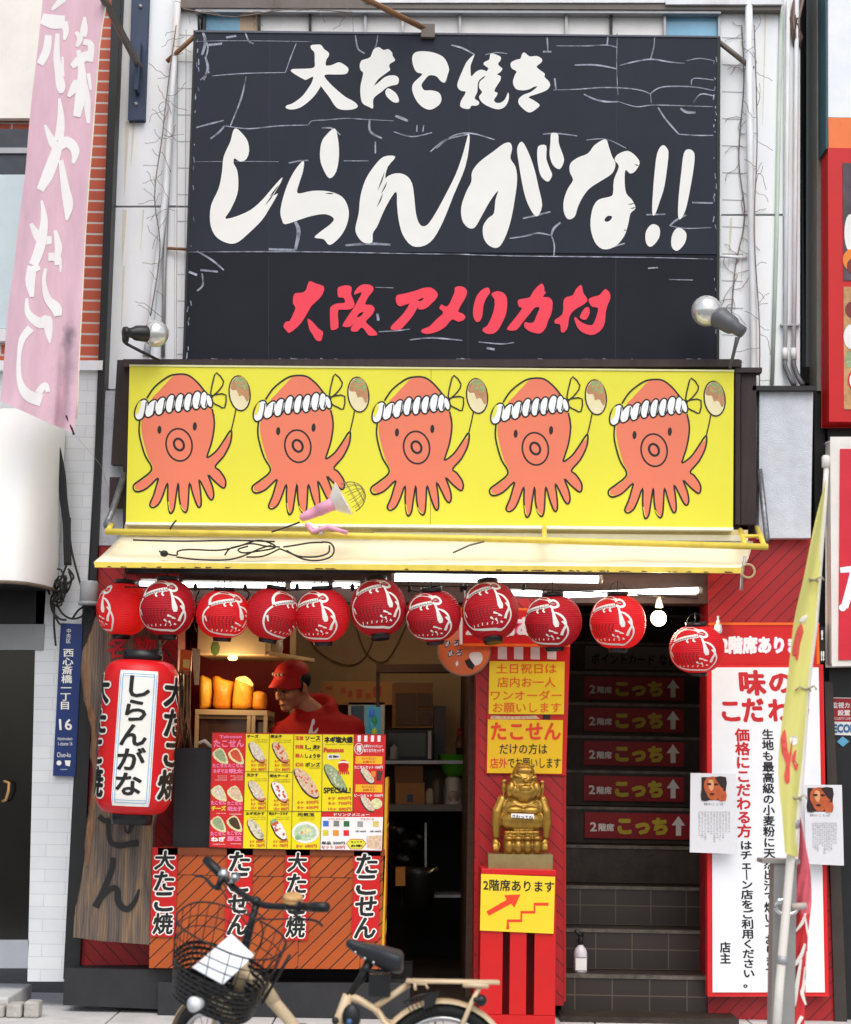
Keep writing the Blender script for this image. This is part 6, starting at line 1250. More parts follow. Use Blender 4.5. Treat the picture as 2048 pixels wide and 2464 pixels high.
b = MB(); b.tube([c + Vector((0, 0, .145)), c + Vector((0, .02, .42))], .004, GREYM, 6); b.obj('hanger', rs)
b = MB(); b.rect(1106, 1486, 1113, 1550, -.2, .02, mat('white_clip', 'e0dcd6', .4)); tag(b.obj('white_bracket'), 'short white bracket at the left end of the header board', 'bracket')

# red slatted stand, stair sign, gold statue
sd_ = thing('slatted_stand', 'bright red slatted wooden stand carrying the gold statue', 'stand', tuple(W(1246, 2440, -.3)))
YSD = -.42
zt0 = W(1246, 2092, YSD).z; x0, x1 = W(1157, 2200, YSD).x, W(1338, 2200, YSD).x; zb0 = .012
b = MB(); b.box(x0, x1, YSD, YSD + .32, zt0 - .03, zt0, REDB); b.obj('top', sd_, bevel=.003)
for (a, c_) in ((1157, 1211), (1228, 1268), (1287, 1338)):
    p = MB(); xa, xc = x0 + (a - 1157) / 181 * (x1 - x0), x0 + (c_ - 1157) / 181 * (x1 - x0); p.box(xa, xc, YSD + .002, YSD + .022, zb0 + .05, zt0 - .031, REDB); p.obj('slat', sd_, bevel=.002)
b = MB(); b.box(x0, x1, YSD, YSD + .03, zb0, zb0 + .049, REDB); b.box(x0, x0 + .02, YSD + .03, YSD + .3, zb0, zt0 - .031, RED); b.box(x1 - .02, x1, YSD + .03, YSD + .3, zb0, zt0 - .031, RED); b.box(x0, x1, YSD + .3, YSD + .32, zb0, zt0 - .031, RED); b.obj('frame', sd_)
ss = thing('stair_sign', 'yellow sign with a red arrow and stair line fixed to the red stand', 'sign', tuple(W(1246, 2246, YSD - .01)))
b = MB(); b.slab([(1158, 2103), (1336, 2110), (1332, 2247), (1155, 2239)], YSD - .012, .008, mat('sign_yellow2', 'f0cf2c', .4, var=.04)); b.obj('sheet', ss); b = MB(); zz = (1100, 1750, .37249); Yq = YSD - .0135
b.text('2階席あります', 1163, 2115, 1334, 2143, Yq, INK, .02, 0, None, .03)
b.ppoly(P(*zz, '190 1190 320 1115 305 1085 410 1080 370 1165 350 1140 205 1218'), Yq, NR); b.pline(P(*zz, '328 1305 328 1250 415 1250 415 1195 500 1195 500 1143 590 1143'), 7.4, Yq, NR, 0); b.obj('lettering', ss)
GOLD = mat('gold_paint', 'aa8338', .3, metal=.7, var=.25, nscale=11, stain=.6, staincol='4a361a', bump=.08, bscale=40); GB = mat('statue_base', '8f8055', .5, metal=.45, var=.15, nscale=12)
st = thing('gold_statue', 'gold smiling seated statue with pointed head and long arms on a square base', 'statue', tuple(W(1253, 2093, -.27)))
zs = (1150, 1830, .142857); YG = -.27; G = zs[2] * sc(YG)
def gp(x, y, dy=0): return W(zs[0] + x * zs[2], zs[1] + y * zs[2], YG) + Vector((0, dy, 0))
s_ = MB()
def ge(x, y, rx, ry, d=0, rd=None, rot=None): s_.ell(gp(x, y, d), (rx * G, (rd or min(rx, ry)) * G, ry * G), GOLD, 22, rot)
ge(765, 330, 232, 220, 0, 200); ge(770, 210, 185, 170, .0, 160); ge(790, 100, 60, 55, 0, 60); ge(770, 520, 275, 185, -.01, 215); ge(545, 480, 75, 130, -.05, 70, Vector((0, 0, 1)).rotation_difference(Vector((.25, 0, 1)))); ge(985, 490, 75, 130, -.05, 70, Vector((0, 0, 1)).rotation_difference(Vector((-.25, 0, 1))))
ge(785, 540, 125, 130, -.055, 90); ge(785, 455, 100, 38, -.075, 50); ge(775, 640, 120, 60, -.045, 70); ge(795, 335, 45, 38, -.072, 40)
ge(665, 262, 85, 28, -.058, 40, Vector((1, 0, 0)).rotation_difference(Vector((1, 0, -.4)))); ge(915, 290, 75, 28, -.058, 40, Vector((1, 0, 0)).rotation_difference(Vector((1, 0, .35)))); ge(780, 170, 130, 60, -.045, 60)
ge(445, 450, 48, 125, .015, 45); ge(1088, 465, 42, 115, .015, 45); ge(445, 350, 50, 35, .01, 40); ge(1085, 365, 45, 33, .01, 40)
ge(745, 800, 395, 240, .015, 210); ge(745, 1010, 390, 230, .0, 220); ge(620, 830, 150, 70, -.055, 70); ge(880, 840, 150, 70, -.055, 70)
for pts, rs_ in (((415, 660, 325, 860, 305, 1050, 315, 1300), (80, 88, 80, 62)), ((1085, 670, 1145, 860, 1165, 1050, 1130, 1300), (78, 84, 78, 60))):
    s_.tube([gp(pts[i], pts[i + 1], -.012 * (i > 1)) for i in range(0, 8, 2)], [r_ * G for r_ in rs_], GOLD, 16); ge(pts[0], pts[1], 90, 80, 0, 80)
for hx, sg in ((300, 1), (1125, -1)):
    ge(hx, 1390, 62, 75, -.012, 48)
    for k in range(4): s_.tube([gp(hx + (-45 + 28 * k), 1420, -.025), gp(hx + (-38 + 26 * k) + 6 * sg, 1500, -.03), gp(hx + (-28 + 24 * k) + 10 * sg, 1545 - 8 * abs(k - 1), -.022)], [17 * G, 15 * G, 12 * G], GOLD, 8)
    s_.tube([gp(hx + 50 * sg, 1370, -.03), gp(hx + 66 * sg, 1430, -.035), gp(hx + 58 * sg, 1480, -.03)], [18 * G, 16 * G, 13 * G], GOLD, 8)
for k in range(4): x = 500 + 155 * k; ge(x + 15, 1440, 88, 140, -.05, 110); ge(x + 15, 1300, 84, 45, -.065, 90)
for k in range(12): ge(465 + 48 * k, 1205, 30, 34, -.058, 45)
ge(745, 1380, 330, 230, .03, 160); s_.box(gp(450, 0).x, gp(1035, 0).x, YG - .062, YG + .06, gp(0, 1590).z, gp(0, 1230).z, GOLD)
sm_ = organic(s_, .0042, 2); sm_.obj('figure', st)
from mathutils.bvhtree import BVHTree
bv_ = BVHTree.FromPolygons([Vector(v) for v in sm_.v], sm_.f); CREASE = mat('shade_patina', '33240f', .5, metal=.3, var=.3); b = MB()  # dark lines laid on for shade and patina in the carved creases
for s__, w in (('600 225 700 240 790 310', 9), ('975 240 890 250 810 310', 9), ('595 285 670 285 745 312', 7), ('865 312 920 295 985 288', 7), ('560 385 545 480 600 590 680 660', 9), ('1000 395 1030 490 975 600 890 660', 9), ('655 430 640 520 680 620', 6), ('915 430 935 520 890 620', 6), ('700 505 785 512 875 508', 6), ('745 355 795 372 845 358', 6), ('540 690 640 745 760 765 880 745 1000 690', 13), ('750 780 752 1000 755 1150', 6), ('420 720 400 900 395 1100 420 1300', 10), ('1080 720 1100 900 1095 1100 1065 1300', 10), ('430 1160 600 1172 900 1172 1050 1160', 9), ('300 1310 340 1325', 8), ('1100 1325 1160 1310', 8), ('750 1260 752 1560', 9), ('600 1330 600 1560', 6), ('905 1330 905 1560', 6), ('470 1245 560 1270 640 1245 720 1270 800 1245 880 1270 960 1245 1030 1265', 7)):
    pts_ = []
    for (x, y) in spline(P(*zs, s__), 6, False):
        d = (W(x, y, 0) - CAM).normalized(); h_ = bv_.ray_cast(CAM, d)
        if h_[0] is not None: pts_.append(h_[0] + h_[1] * .0002)
    if len(pts_) > 2: b.tube(pts_, [w * G * .32] * len(pts_), CREASE, 6)
b.obj('crease_lines', st)
b = MB(); b.slab(P(*zs, '180 1580 1262 1590 1262 1842 180 1842'), YG - .085, .17, GB); b.slab(P(*zs, '440 1838 600 1838 600 1862 440 1862'), YG - .08, .15, GB); b.obj('base', st, bevel=.003)
b = MB(); b.slab(P(*zs, '560 892 945 905 950 985 565 962'), YG - .098, .02, MW); b.text('さわってね', *P(*zs, '580 912 930 968')[0], *P(*zs, '580 912 930 968')[1], YG - .0995, INK, .02, 0, None, .06); b.obj('paper_label', st)
# ------------------------------------------------------------------ stair signs
SRED = mat('stair_sign_red', '951219', .55, var=.06); SYEL = mat('stair_sign_yellow', 'c4b02a', .5)
for i in range(5, 10):
    Yr = .05 + .27 * (i - 1) - .016; z = .22 * i
    def cc(px): return W(px, 1800, Yr).x
    x0, x1 = (1405, 1646) if i > 5 else (1408, 1660)
    X0, X1 = W(x0, 1800, Yr - .0).x, W(x1, 1800, Yr).x
    lab = {9: 'highest red stair riser sign pointing upstairs, just under the grey card sign', 8: 'second highest red stair riser sign pointing upstairs', 7: 'middle red stair riser sign of the five pointing upstairs', 6: 'second lowest red stair riser sign pointing upstairs', 5: 'lowest and widest red stair riser sign pointing upstairs'}[i]
    t = thing('riser_sign', lab, 'sign', ((X0 + X1) / 2, Yr, z - .19), 'red signs on the stair risers')
    b = MB(); b.box(X0, X1, Yr - .004, Yr + .003, z - .19, z - .035, SRED); b.obj('sheet', t)
    b = MB(); w = X1 - X0
    def put(tx, a, c_, lo, hi, m, off):
        vs, fs, bb = glyphs(tx, off)
        b.add([(X0 + w * (a + (v[0] - bb[0]) / (bb[2] - bb[0]) * (c_ - a)), Yr - .0055 - v[2] * 2.5e-5, z - .19 + .155 * (lo + (v[1] - bb[1]) / (bb[3] - bb[1]) * (hi - lo))) for v in vs], fs, m)
    put('2', .05, .115, .26, .62, LWH, .03); put('階席', .13, .28, .27, .58, LWH, .04); put('こっち', .31, .79, .16, .84, SYEL, .075)
    zz0 = z - .19
    b.poly([(X0 + w * u, Yr - .0055, zz0 + .155 * v) for u, v in ((.865, .15), (.865, .55), (.825, .55), (.89, .92), (.955, .55), (.915, .55), (.915, .15))], LWH)
    b.obj('lettering', t)
i = 10; Yr = .05 + .27 * 9 - .016; z = 2.2; X0, X1 = W(1408, 1560, Yr).x, W(1640, 1560, Yr).x
t = thing('riser_sign', 'dim grey card sign with dark writing on the riser over the red ones', 'sign', ((X0 + X1) / 2, Yr, z - .19))
b = MB(); b.box(X0, X1, Yr - .004, Yr + .003, z - .19, z - .03, mat('grey_card', '77716a', .6)); b.obj('sheet', t); b = MB(); vs, fs, bb = glyphs('ポイントカード なし', .02)
b.add([(X0 + (X1 - X0) * (.06 + .88 * v[0] / bb[2]), Yr - .0055, z - .15 + .08 * v[1]) for v in vs], fs, INK); b.obj('lettering', t)
# spray bottle on the first step
sb = thing('spray_bottle', 'white spray bottle with a black nozzle standing on the lowest stair step', 'bottle', tuple(W(1397, 2318, .12)))
x, y_ = W(1397, 2318, .13).x, .13; z = .221
b = MB(); b.lathe([(.034, 0), (.037, .004), (.037, .085), (.037, .088), (.036, .11), (.028, .13), (.016, .142), (.014, .15)], mat('bottle_white', 'd9d6dc', .35), 20, (x, y_, z)); b.obj('body', sb)
b = MB(); b.box(x - .03, x + .03, y_ - .0378, y_ - .0372, z + .015, z + .08, MW); b.box(x - .028, x + .028, y_ - .0385, y_ - .0379, z + .082, z + .085, GREYP); b.obj('paper_label', sb)
b = MB(); b.tube([(x, y_, z + .15), (x, y_, z + .185), (x - .008, y_, z + .215)], [.016, .014, .012], BLKP, 12); b.tube([(x + .008, y_ - .0, z + .2), (x - .03, y_ - .02, z + .225)], [.016, .01], BLKP, 10); b.tube([(x - .018, y_ - .01, z + .2), (x - .022, y_ - .015, z + .165)], .004, BLKP, 6); b.obj('trigger_nozzle', sb)

# ------------------------------------------------------------------ right hand notice board and its header
BW = mat('board_white', 'eceef3', .35, var=.03)
hs_ = thing('header_sign', 'red header sign with white letters above the white notice board at right', 'sign', tuple(W(1850, 1600, -.05)))
b = MB(); b.slab([(1708, 1503), (1970, 1503), (1972, 1598), (1708, 1598)], -.06, .06, REDB); b.obj('board', hs_); b = MB(); b.slab([(1708, 1498), (1972, 1498), (1972, 1504), (1708, 1504)], -.066, .07, NO); b.slab([(1964, 1504), (1971, 1504), (1973, 1598), (1966, 1598)], -.066, .07, NO); b.obj('orange_trim', hs_)
b = MB(); b.text('2階席あります', 1734, 1530, 1962, 1574, -.0625, MPK, .10); b.text('2階席あります', 1734, 1530, 1962, 1574, -.0632, BW, .055); b.obj('lettering', hs_)
sk = thing('side_sign', 'narrow black sign with white exclamation marks beside the right header sign', 'sign', tuple(W(1979, 1595, -.05)))
b = MB(); b.slab([(1972, 1508), (1986, 1508), (1987, 1594), (1974, 1594)], -.05, .03, BLACK); b.obj('board', sk); b = MB(); b.text('!', 1976, 1516, 1981, 1540, -.0515, BW, .06); b.text('!!', 1975, 1566, 1984, 1590, -.0515, BW, .06); b.obj('lettering', sk)
b = MB(); b.tube([W(1728, 1482, -.1), W(1728, 1500, -.1)], .006, BW, 8); b.lathe([(.02, -.02), (.024, .0), (.018, .03)], BW, 14, W(1728, 1515, -.1)); b.lathe([(.01, .03), (.012, .05)], BW, 10, W(1728, 1515, -.1)); tag(b.obj('bulb_holder'), 'white bulb holder behind the lowest lantern at right', 'bulb holder')
nbd = thing('notice_board', 'tall white notice board with red border and handwritten style columns at right', 'notice board', tuple(W(1848, 2400, -.05)))
YB3 = -.07
b = MB(); b.slab([(1703, 1600), (1980, 1600), (1995, 2397), (1704, 2397)], YB3, .06, mat('board_red', 'd41c20', .4)); b.obj('frame', nbd, bevel=.003)
b = MB(); b.slab([(1713, 1606), (1970, 1606), (1985, 2388), (1715, 2388)], YB3 - .006, .02, BW); b.obj('panel', nbd)
b = MB(); Yt = YB3 - .0075
for t, x0, y0, x1, y1 in (('味', 1781, 1612, 1846, 1674), ('の', 1852, 1620, 1912, 1668), ('こ', 1738, 1688, 1783, 1736), ('だ', 1788, 1680, 1842, 1738), ('わ', 1850, 1682, 1905, 1736), ('り', 1915, 1682, 1950, 1738)): b.text(t, x0, y0, x1, y1, Yt, LETR if False else mat('brush_red', 'c41d24', .5), .045, -.08)
b.vtext('価格にこだわる方', 1768, 1752, 1804, 2016, Yt, MATS['brush_red'], .035, 6, -.05); b.vtext('はチェーン店をご利用ください。', 1780, 2022, 1810, 2378, Yt, INK, .03, 8, -.05)
b.vtext('生地も最高級の小麦粉に天然出汁で焼いております', 1833, 1754, 1862, 2352, Yt, INK, .028, 8, -.05); b.vtext('店主', 1732, 2266, 1759, 2320, Yt, INK, .03, 0, -.05); b.obj('lettering', nbd)
POSTM = mat('poster_paper', 'dadade', .5, var=.04); ART = mat('art_dark', '2a1a18', .5); ARTO = mat('art_orange', 'b4552c', .5, var=.3, nscale=30); ARTL = mat('art_light', 'd79a6a', .5)
def poster(lab, q, img, Y):
    t = thing('pinned_poster', lab, 'poster', tuple(W((q[0][0] + q[2][0]) / 2, q[2][1], Y)), 'two alike posters with an orange face picture')
    b = MB(); b.slab(q, Y, .006, POSTM); b.obj('sheet', t); x0, y0, x1, y1 = img; b = MB(); w, h = x1 - x0, y1 - y0
    b.prect(x0, y0, x1, y1, Y - .0015, ART)
    for k, (m, pl) in enumerate(((ARTO, ((.22, .02), (.7, 0), (.92, .25), (.85, .7), (.6, .98), (.35, .95), (.2, .7), (.1, .4))), (ART, ((.55, .0), (1, .0), (1, .5), (.8, .42), (.66, .2))), (ARTL, ((.3, .12), (.48, .15), (.5, .42), (.42, .6), (.3, .45))), (ART, ((.2, .28), (.34, .25), (.42, .3), (.32, .36))), (ART, ((.5, .3), (.62, .26), (.7, .32), (.58, .36))), (ART, ((.32, .72), (.45, .68), (.55, .73), (.44, .78))), (ART, ((.0, .55), (.16, .6), (.28, .9), (.3, 1), (0, 1))), (ARTO, ((.75, .7), (1, .6), (1, 1), (.7, 1))))):
        b.ppoly([(x0 + w * u, y0 + h * v) for u, v in pl], Y - .0021 - .0004 * k, m, 2)
    b.obj('face_picture', t); b = MB(); b.text('海老名 一郎' if False else '詩のことば', x0 + w * .1, y1 + 6, x1 - w * .1, y1 + 12, Y - .0015, GREYP); b.obj('caption', t); b = MB()
    rr = random.Random(3); ch = 'あの日から町の灯を見つめて歩いた人へ今も風が吹いている'
    X0, X1, Y0_, Y1_ = q[0][0] + 18, q[1][0] - 12, y1 + 26, q[2][1] - 28
    for k in range(11):
        x = X1 - (k + 1) * (X1 - X0) / 11; n = rr.randint(10, 16); s = rr.randint(0, 8); b.vtext((ch + ch)[s:s + n], x, Y0_, x + 6, Y0_ + (Y1_ - Y0_) * n / 16, Y - .0015, mat('small_print', '8d8d92', .6))
    b.obj('lettering', t)
poster('face picture poster pinned on the left edge of the white notice board', [(1662, 1860), (1771, 1862), (1770, 2055), (1660, 2051)], (1688, 1870, 1747, 1926), -.16)
poster('face picture poster pinned on the right edge of the white notice board', [(1936, 1888), (2026, 1889), (2031, 2083), (1940, 2079)], (1943, 1896, 2004, 1953), -.16)

# ------------------------------------------------------------------ signs of the right hand neighbour
ns = thing('shop_sign', 'white and orange signboard at the top right corner', 'signboard', tuple(W(2100, 350, -.1)))
b = MB(); b.slab([(1992, -230), (2420, -230), (2420, 288), (1993, 282)], -.1, .2, mat('sign_white', 'eaf0f8', .35)); b.slab([(1993, 283), (2420, 289), (2420, 362), (1994, 357)], -.1, .2, mat('sign_orange', 'ef7a3a', .35)); b.slab([(1986, -230), (1991, -230), (1993, 357), (1988, 357)], -.11, .2, mat('sign_teal', '2c5158', .4)); b.obj('board', ns)
n3 = thing('menu_lightbox', 'red framed food picture board on the right edge below the orange sign', 'signboard', tuple(W(2100, 1012, -.1)))
b = MB(); b.slab([(1995, 358), (2420, 363), (2420, 1012), (1998, 1012)], -.12, .2, REDB); b.obj('frame', n3, bevel=.006)
b = MB(); b.slab([(2028, 392), (2420, 396), (2420, 675), (2030, 675)], -.125, .03, mat('dark_photo', '4a3d48', .4, var=.5, nscale=9)); b.slab([(2030, 690), (2420, 690), (2420, 985), (2031, 985)], -.125, .03, mat('food_photo', 'b98a5c', .4, var=.5, nscale=12)); Yf = -.1265
b.pell(2046, 560, 14, 45, Yf, PANEW); b.pell(2050, 625, 22, 26, Yf - .0004, MO); b.pell(2052, 640, 14, 18, Yf - .0008, mat('food_meat', '7a2f28', .5, var=.4, nscale=40)); b.pell(2052, 745, 18, 20, Yf, MATS['food_meat']); b.pell(2050, 810, 20, 30, Yf, PANEW); b.pell(2056, 915, 16, 24, Yf, REDB); b.pell(2056, 915, 12, 19, Yf - .0005, MW); b.pell(2044, 865, 10, 20, Yf, TOP['green'])
b.obj('food_picture', n3)
n4 = thing('shop_sign', 'red sign in a thick white frame on the right edge', 'signboard', tuple(W(2100, 1590, -.1)))
b = MB(); b.slab([(2003, 1056), (2420, 1056), (2420, 1590), (2007, 1598)], -.14, .16, mat('frame_white', 'e2ded8', .4)); b.obj('frame', n4, bevel=.012); b = MB(); b.slab([(2022, 1080), (2420, 1080), (2420, 1584), (2018, 1588)], -.148, .02, mat('sign_crimson', 'cf2337', .35)); b.obj('panel', n4)
b = MB(); b.pline([(2022, 1372), (2060, 1368), (2110, 1360)], [13, 16, 16], -.1495, BW, 4, False); b.pline([(2062, 1340), (2050, 1400), (2032, 1462)], [18, 20, 18], -.1499, BW, 4, False); b.pell(2028, 1462, 9, 9, -.1503, BW); b.obj('lettering', n4)
sk1 = thing('camera_sticker', 'red and white security camera sticker on the black wall at right', 'sticker', tuple(W(2040, 1775, .07)))
b = MB(); b.slab([(1998, 1678), (2110, 1680), (2110, 1772), (1999, 1768)], .07, .006, MW); b.obj('sheet', sk1); b = MB(); Ys_ = .0685; b.ppoly([(1999, 1680), (2108, 1682), (2108, 1738), (2000, 1736)], Ys_, mat('sticker_red', 'a8202c', .4)); b.text('監視カメラ', 2002, 1690, 2075, 1704, Ys_ - .0005, MW, .03); b.text('設置', 2016, 1708, 2046, 1722, Ys_ - .0005, MW, .03); b.text('SECURITY CAMERA', 2004, 1726, 2060, 1732, Ys_ - .0005, MW); b.text('SECOM', 1994, 1742, 2062, 1764, Ys_ - .0005, mat('sticker_blue', '3a6f9a', .4), .06); b.obj('lettering', sk1)
b = MB(); b.ppoly([(2028, 1772), (2044, 1784), (2029, 1797), (2014, 1785)], .072, mat('diamond_blue', '5fa6c8', .4)); b.slab([(2028, 1772), (2044, 1784), (2029, 1797), (2014, 1785)], .0725, .004, MATS['diamond_blue']); tag(b.obj('diamond_sticker'), 'small light blue diamond sticker under the camera sticker', 'sticker')

# ------------------------------------------------------------------ bollard with banner pole at the front right
YBo = -2.5
bo_ = thing('steel_post', 'square grey steel post with a flat top plate at the front right', 'post', tuple(Vector((W(1878, 2464, YBo).x, YBo, 0))))
GALV = mat('galvanised', '9b9a97', .45, metal=.45, var=.12, nscale=5, stain=.25, staincol='6d6a64')
tp = W(1884, 2076, YBo); bt = Vector((W(1870, 2464, YBo).x, YBo, 0)); wv_ = 27 * sc(YBo)
b = MB(); zt = tp.z; xm0, xm1 = W(1885, 2080, YBo).x, W(1874, 2464, YBo).x; zz1 = W(1874, 2464, YBo).z; xb = xm1 + (xm1 - xm0) / (zt - zz1) * zz1 * .0
b.add([(xm0 - wv_, YBo - wv_, zt), (xm0 + wv_, YBo - wv_, zt), (xm0 + wv_, YBo + wv_, zt), (xm0 - wv_, YBo + wv_, zt), (xm1 - wv_, YBo - wv_, 0), (xm1 + wv_, YBo - wv_, 0), (xm1 + wv_, YBo + wv_, 0), (xm1 - wv_, YBo + wv_, 0)], [(0, 1, 2, 3), (7, 6, 5, 4), (4, 5, 1, 0), (5, 6, 2, 1), (6, 7, 3, 2), (7, 4, 0, 3)], GALV); b.obj('shaft', bo_, bevel=.004)
q0 = W(1828, 2062, YBo); q1 = W(1918, 2066, YBo); b = MB(); b.box(q0.x, q1.x, YBo - wv_ * 1.3, YBo + wv_ * 1.3, zt, zt + .016, GALV); b.ell((q1.x - .03, YBo - wv_ * 1.3, zt + .008), (.008, .006, .006), CHAR, 10); b.obj('top_plate', bo_)
fl = thing('banner_pole', 'white jointed banner pole tied to the steel post with a yellow octopus banner', 'banner', tuple(W(1868, 2464, YBo - .1)))
PLW = mat('pole_white', 'e6e1d8', .4, var=.05)
YF = YBo - .12
pp = [(1868, 2500), (1876, 2372), (1903, 2064), (1921, 1940), (1944, 1638), (1962, 1500), (1982, 1240), (1990, 1108)]
b = MB(); b.tube([W(x, y, YF) for x, y in pp], [.018, .018, .018, .015, .013, .012, .011, .011], PLW, 12); b.lathe([(.0, .03), (.012, .028), (.018, .02), (.018, -.02), (.012, -.025)], PLW, 14, W(1988, 1112, YF)); b.obj('pole', fl)
b = MB()
for (x, y) in ((1911, 1992), (1882, 2320)): b.tube([W(x + 1.5, y - 20, YF), W(x, y, YF)], .021, GREYM, 12); 
b.obj('joint', fl)
FY = bpy.data.materials.new('banner_yellow'); FY.use_nodes = True; t_, b_, L_ = nodes_of(FY); b_.inputs['Base Color'].default_value = (*lin('f4f296'), 1); b_.inputs['Roughness'].default_value = .7
tr_ = t_.nodes.new('ShaderNodeBsdfTranslucent'); tr_.inputs['Color'].default_value = (*lin('f2f28a'), 1); mx_ = t_.nodes.new('ShaderNodeMixShader'); mx_.inputs[0].default_value = .4; L_.new(b_.outputs[0], mx_.inputs[1]); L_.new(tr_.outputs[0], mx_.inputs[2]); L_.new(mx_.outputs[0], t_.nodes['Material Output'].inputs['Surface'])
fl_l = [(1986, 1160), (1965, 1240), (1950, 1310), (1934, 1390), (1920, 1450), (1909, 1506), (1900, 1590), (1891, 1669), (1880, 1750), (1873, 1830), (1875, 1900), (1882, 1960), (1889, 2052)]
fl_r = [(1989, 1150), (1983, 1240), (1978, 1310), (1971, 1390), (1966, 1450), (1961, 1506), (1950, 1590), (1943, 1669), (1937, 1750), (1930, 1830), (1924, 1900), (1921, 1960), (1920, 2064)]
ll, lr = spline(fl_l, 4, False), spline(fl_r, 4, False); nv = len(ll) - 1; nu = 8
def flp(u, j, k=0): a, c = ll[j], lr[j]; return W(a[0] + (c[0] - a[0]) * u, a[1] + (c[1] - a[1]) * u, YF - .015 - .05 * (1 - u) - .02 * math.sin(u * 5 + j * .12) - k)
b = MB(); b.add([flp(i / nu, j) for j in range(nv + 1) for i in range(nu + 1)], [(j * (nu + 1) + i, j * (nu + 1) + i + 1, (j + 1) * (nu + 1) + i + 1, (j + 1) * (nu + 1) + i) for j in range(nv) for i in range(nu)], FY, True); b.obj('banner_cloth', fl)
FR = mat('banner_octopus', 'e2584f', .7); b = MB()
def flpoly(pts, m, k): b.poly([W(x, y, YF - .05 - .012 * (1 - 0) - k) for x, y in spline(pts, 3)], m)
def tofl(x, y, k):
    j = min(range(nv + 1), key=lambda q: abs(ll[q][1] - y)); a, c = ll[j], lr[j]; u = max(0, min(1, (x - a[0]) / (c[0] - a[0]))); p = flp(u, j, k); r = W(x, y, p.y); return r
for pts, m in ((P(1600, 1500, .459, '630 555 640 620 650 690 660 640 670 600 665 680 655 760 655 830 635 840 625 800 635 740 615 680 608 600'), FR), (P(1600, 1500, .459, '690 660 685 720 700 740 690 775 672 740 665 700'), FR), (P(1600, 1500, .459, '655 600 690 590 695 625 665 640'), LWH),
    ([(1906, 1570), (1915, 1525), (1927, 1500), (1934, 1520), (1926, 1548), (1920, 1590), (1912, 1580)], FR), ([(1924, 1490), (1942, 1478), (1940, 1494), (1928, 1500)], LWH)):
    b.poly([tofl(x, y, .004) for x, y in spline(pts, 2)], m)
b.obj('octopus_print', fl)
b = MB()
for (x, y) in ((1956, 1398), (1938, 1660), (1915, 1922)):
    p = W(x, y, YF - .02); b.tube([p + Vector((math.cos(a) * .022, math.sin(a) * .02, .004 * math.sin(3 * a))) for a in [2 * math.pi * k / 12 for k in range(12)]], .004, mat('tie_cloth', 'b0a692', .8), 6, True); b.tube([p + Vector((.0, -.02, 0)), p + Vector((-.03, -.03, .012)), p + Vector((-.045, -.02, -.006))], .004, MATS['tie_cloth'], 6); b.tube([p + Vector((.0, -.02, 0)), p + Vector((.03, -.03, .016)), p + Vector((.04, -.03, .0))], .004, MATS['tie_cloth'], 6)
b.obj('tie', fl)
b = MB(); p = W(1893, 2182, YF); b.tube([p + Vector((math.cos(a) * .045, 0, math.sin(a) * .03)) for a in [math.pi * (.55 + 1.45 * k / 14) for k in range(15)]], .008, mat('chrome', 'd5d6d8', .15, metal=.9), 8); b.ell(p + Vector((-.03, 0, .022)), (.014, .012, .014), MATS['chrome'], 12); b.tube([p + Vector((.02, 0, .0)), p + Vector((.08, 0, .005))], .014, mat('grey_tape', 'b6aca4', .5), 10); tag(b.obj('pole_clamp'), 'shiny ring clamp holding the banner pole on the steel post', 'clamp')
# red cloth banner rolled behind the post
RBN = mat('red_cloth', 'd8363c', .8, var=.12, nscale=8, stretch=(4, 4, .8), bump=.25, bscale=25)
PKC = mat('faded_red_cloth', 'd4606c', .85, var=.16, nscale=12, bump=.4, bscale=30)
rbn = thing('rolled_banner', 'faded red cloth banner with white brush letters rolled behind the steel post', 'banner', tuple(W(1925, 2464, YBo + .1)))
YRb = YBo + .06
lx = [(1923, 1962), (1924, 2010), (1920, 2070), (1912, 2120), (1908, 2170), (1914, 2200), (1906, 2260), (1906, 2330), (1903, 2400), (1900, 2500)]; rx = [(1926, 1960), (1938, 2030), (1948, 2080), (1952, 2120), (1953, 2170), (1950, 2200), (1944, 2260), (1942, 2330), (1938, 2400), (1934, 2500)]
ll2, lr2 = spline(lx, 4, False), spline(rx, 4, False); nv2 = len(ll2) - 1
def rbp(u, j, k=0): a, c = ll2[j], lr2[j]; return W(a[0] + (c[0] - a[0]) * u, a[1] + (c[1] - a[1]) * u, YRb - .03 * math.sin(u * math.pi) - .010 * math.sin(u * 11 + j * .5) - k)
jt = next(j for j in range(nv2) if ll2[j][1] > 2196 or j > 22)
for nm, a, c, m in (('upper_cloth', 0, jt, PKC), ('lower_cloth', jt, nv2, RBN)):
    b = MB(); b.add([rbp(i / 10, j) for j in range(a, c + 1) for i in range(11)], [(j * 11 + i, j * 11 + i + 1, (j + 1) * 11 + i + 1, (j + 1) * 11 + i) for j in range(c - a) for i in range(10)], m, True); b.obj(nm, rbn)
b = MB()
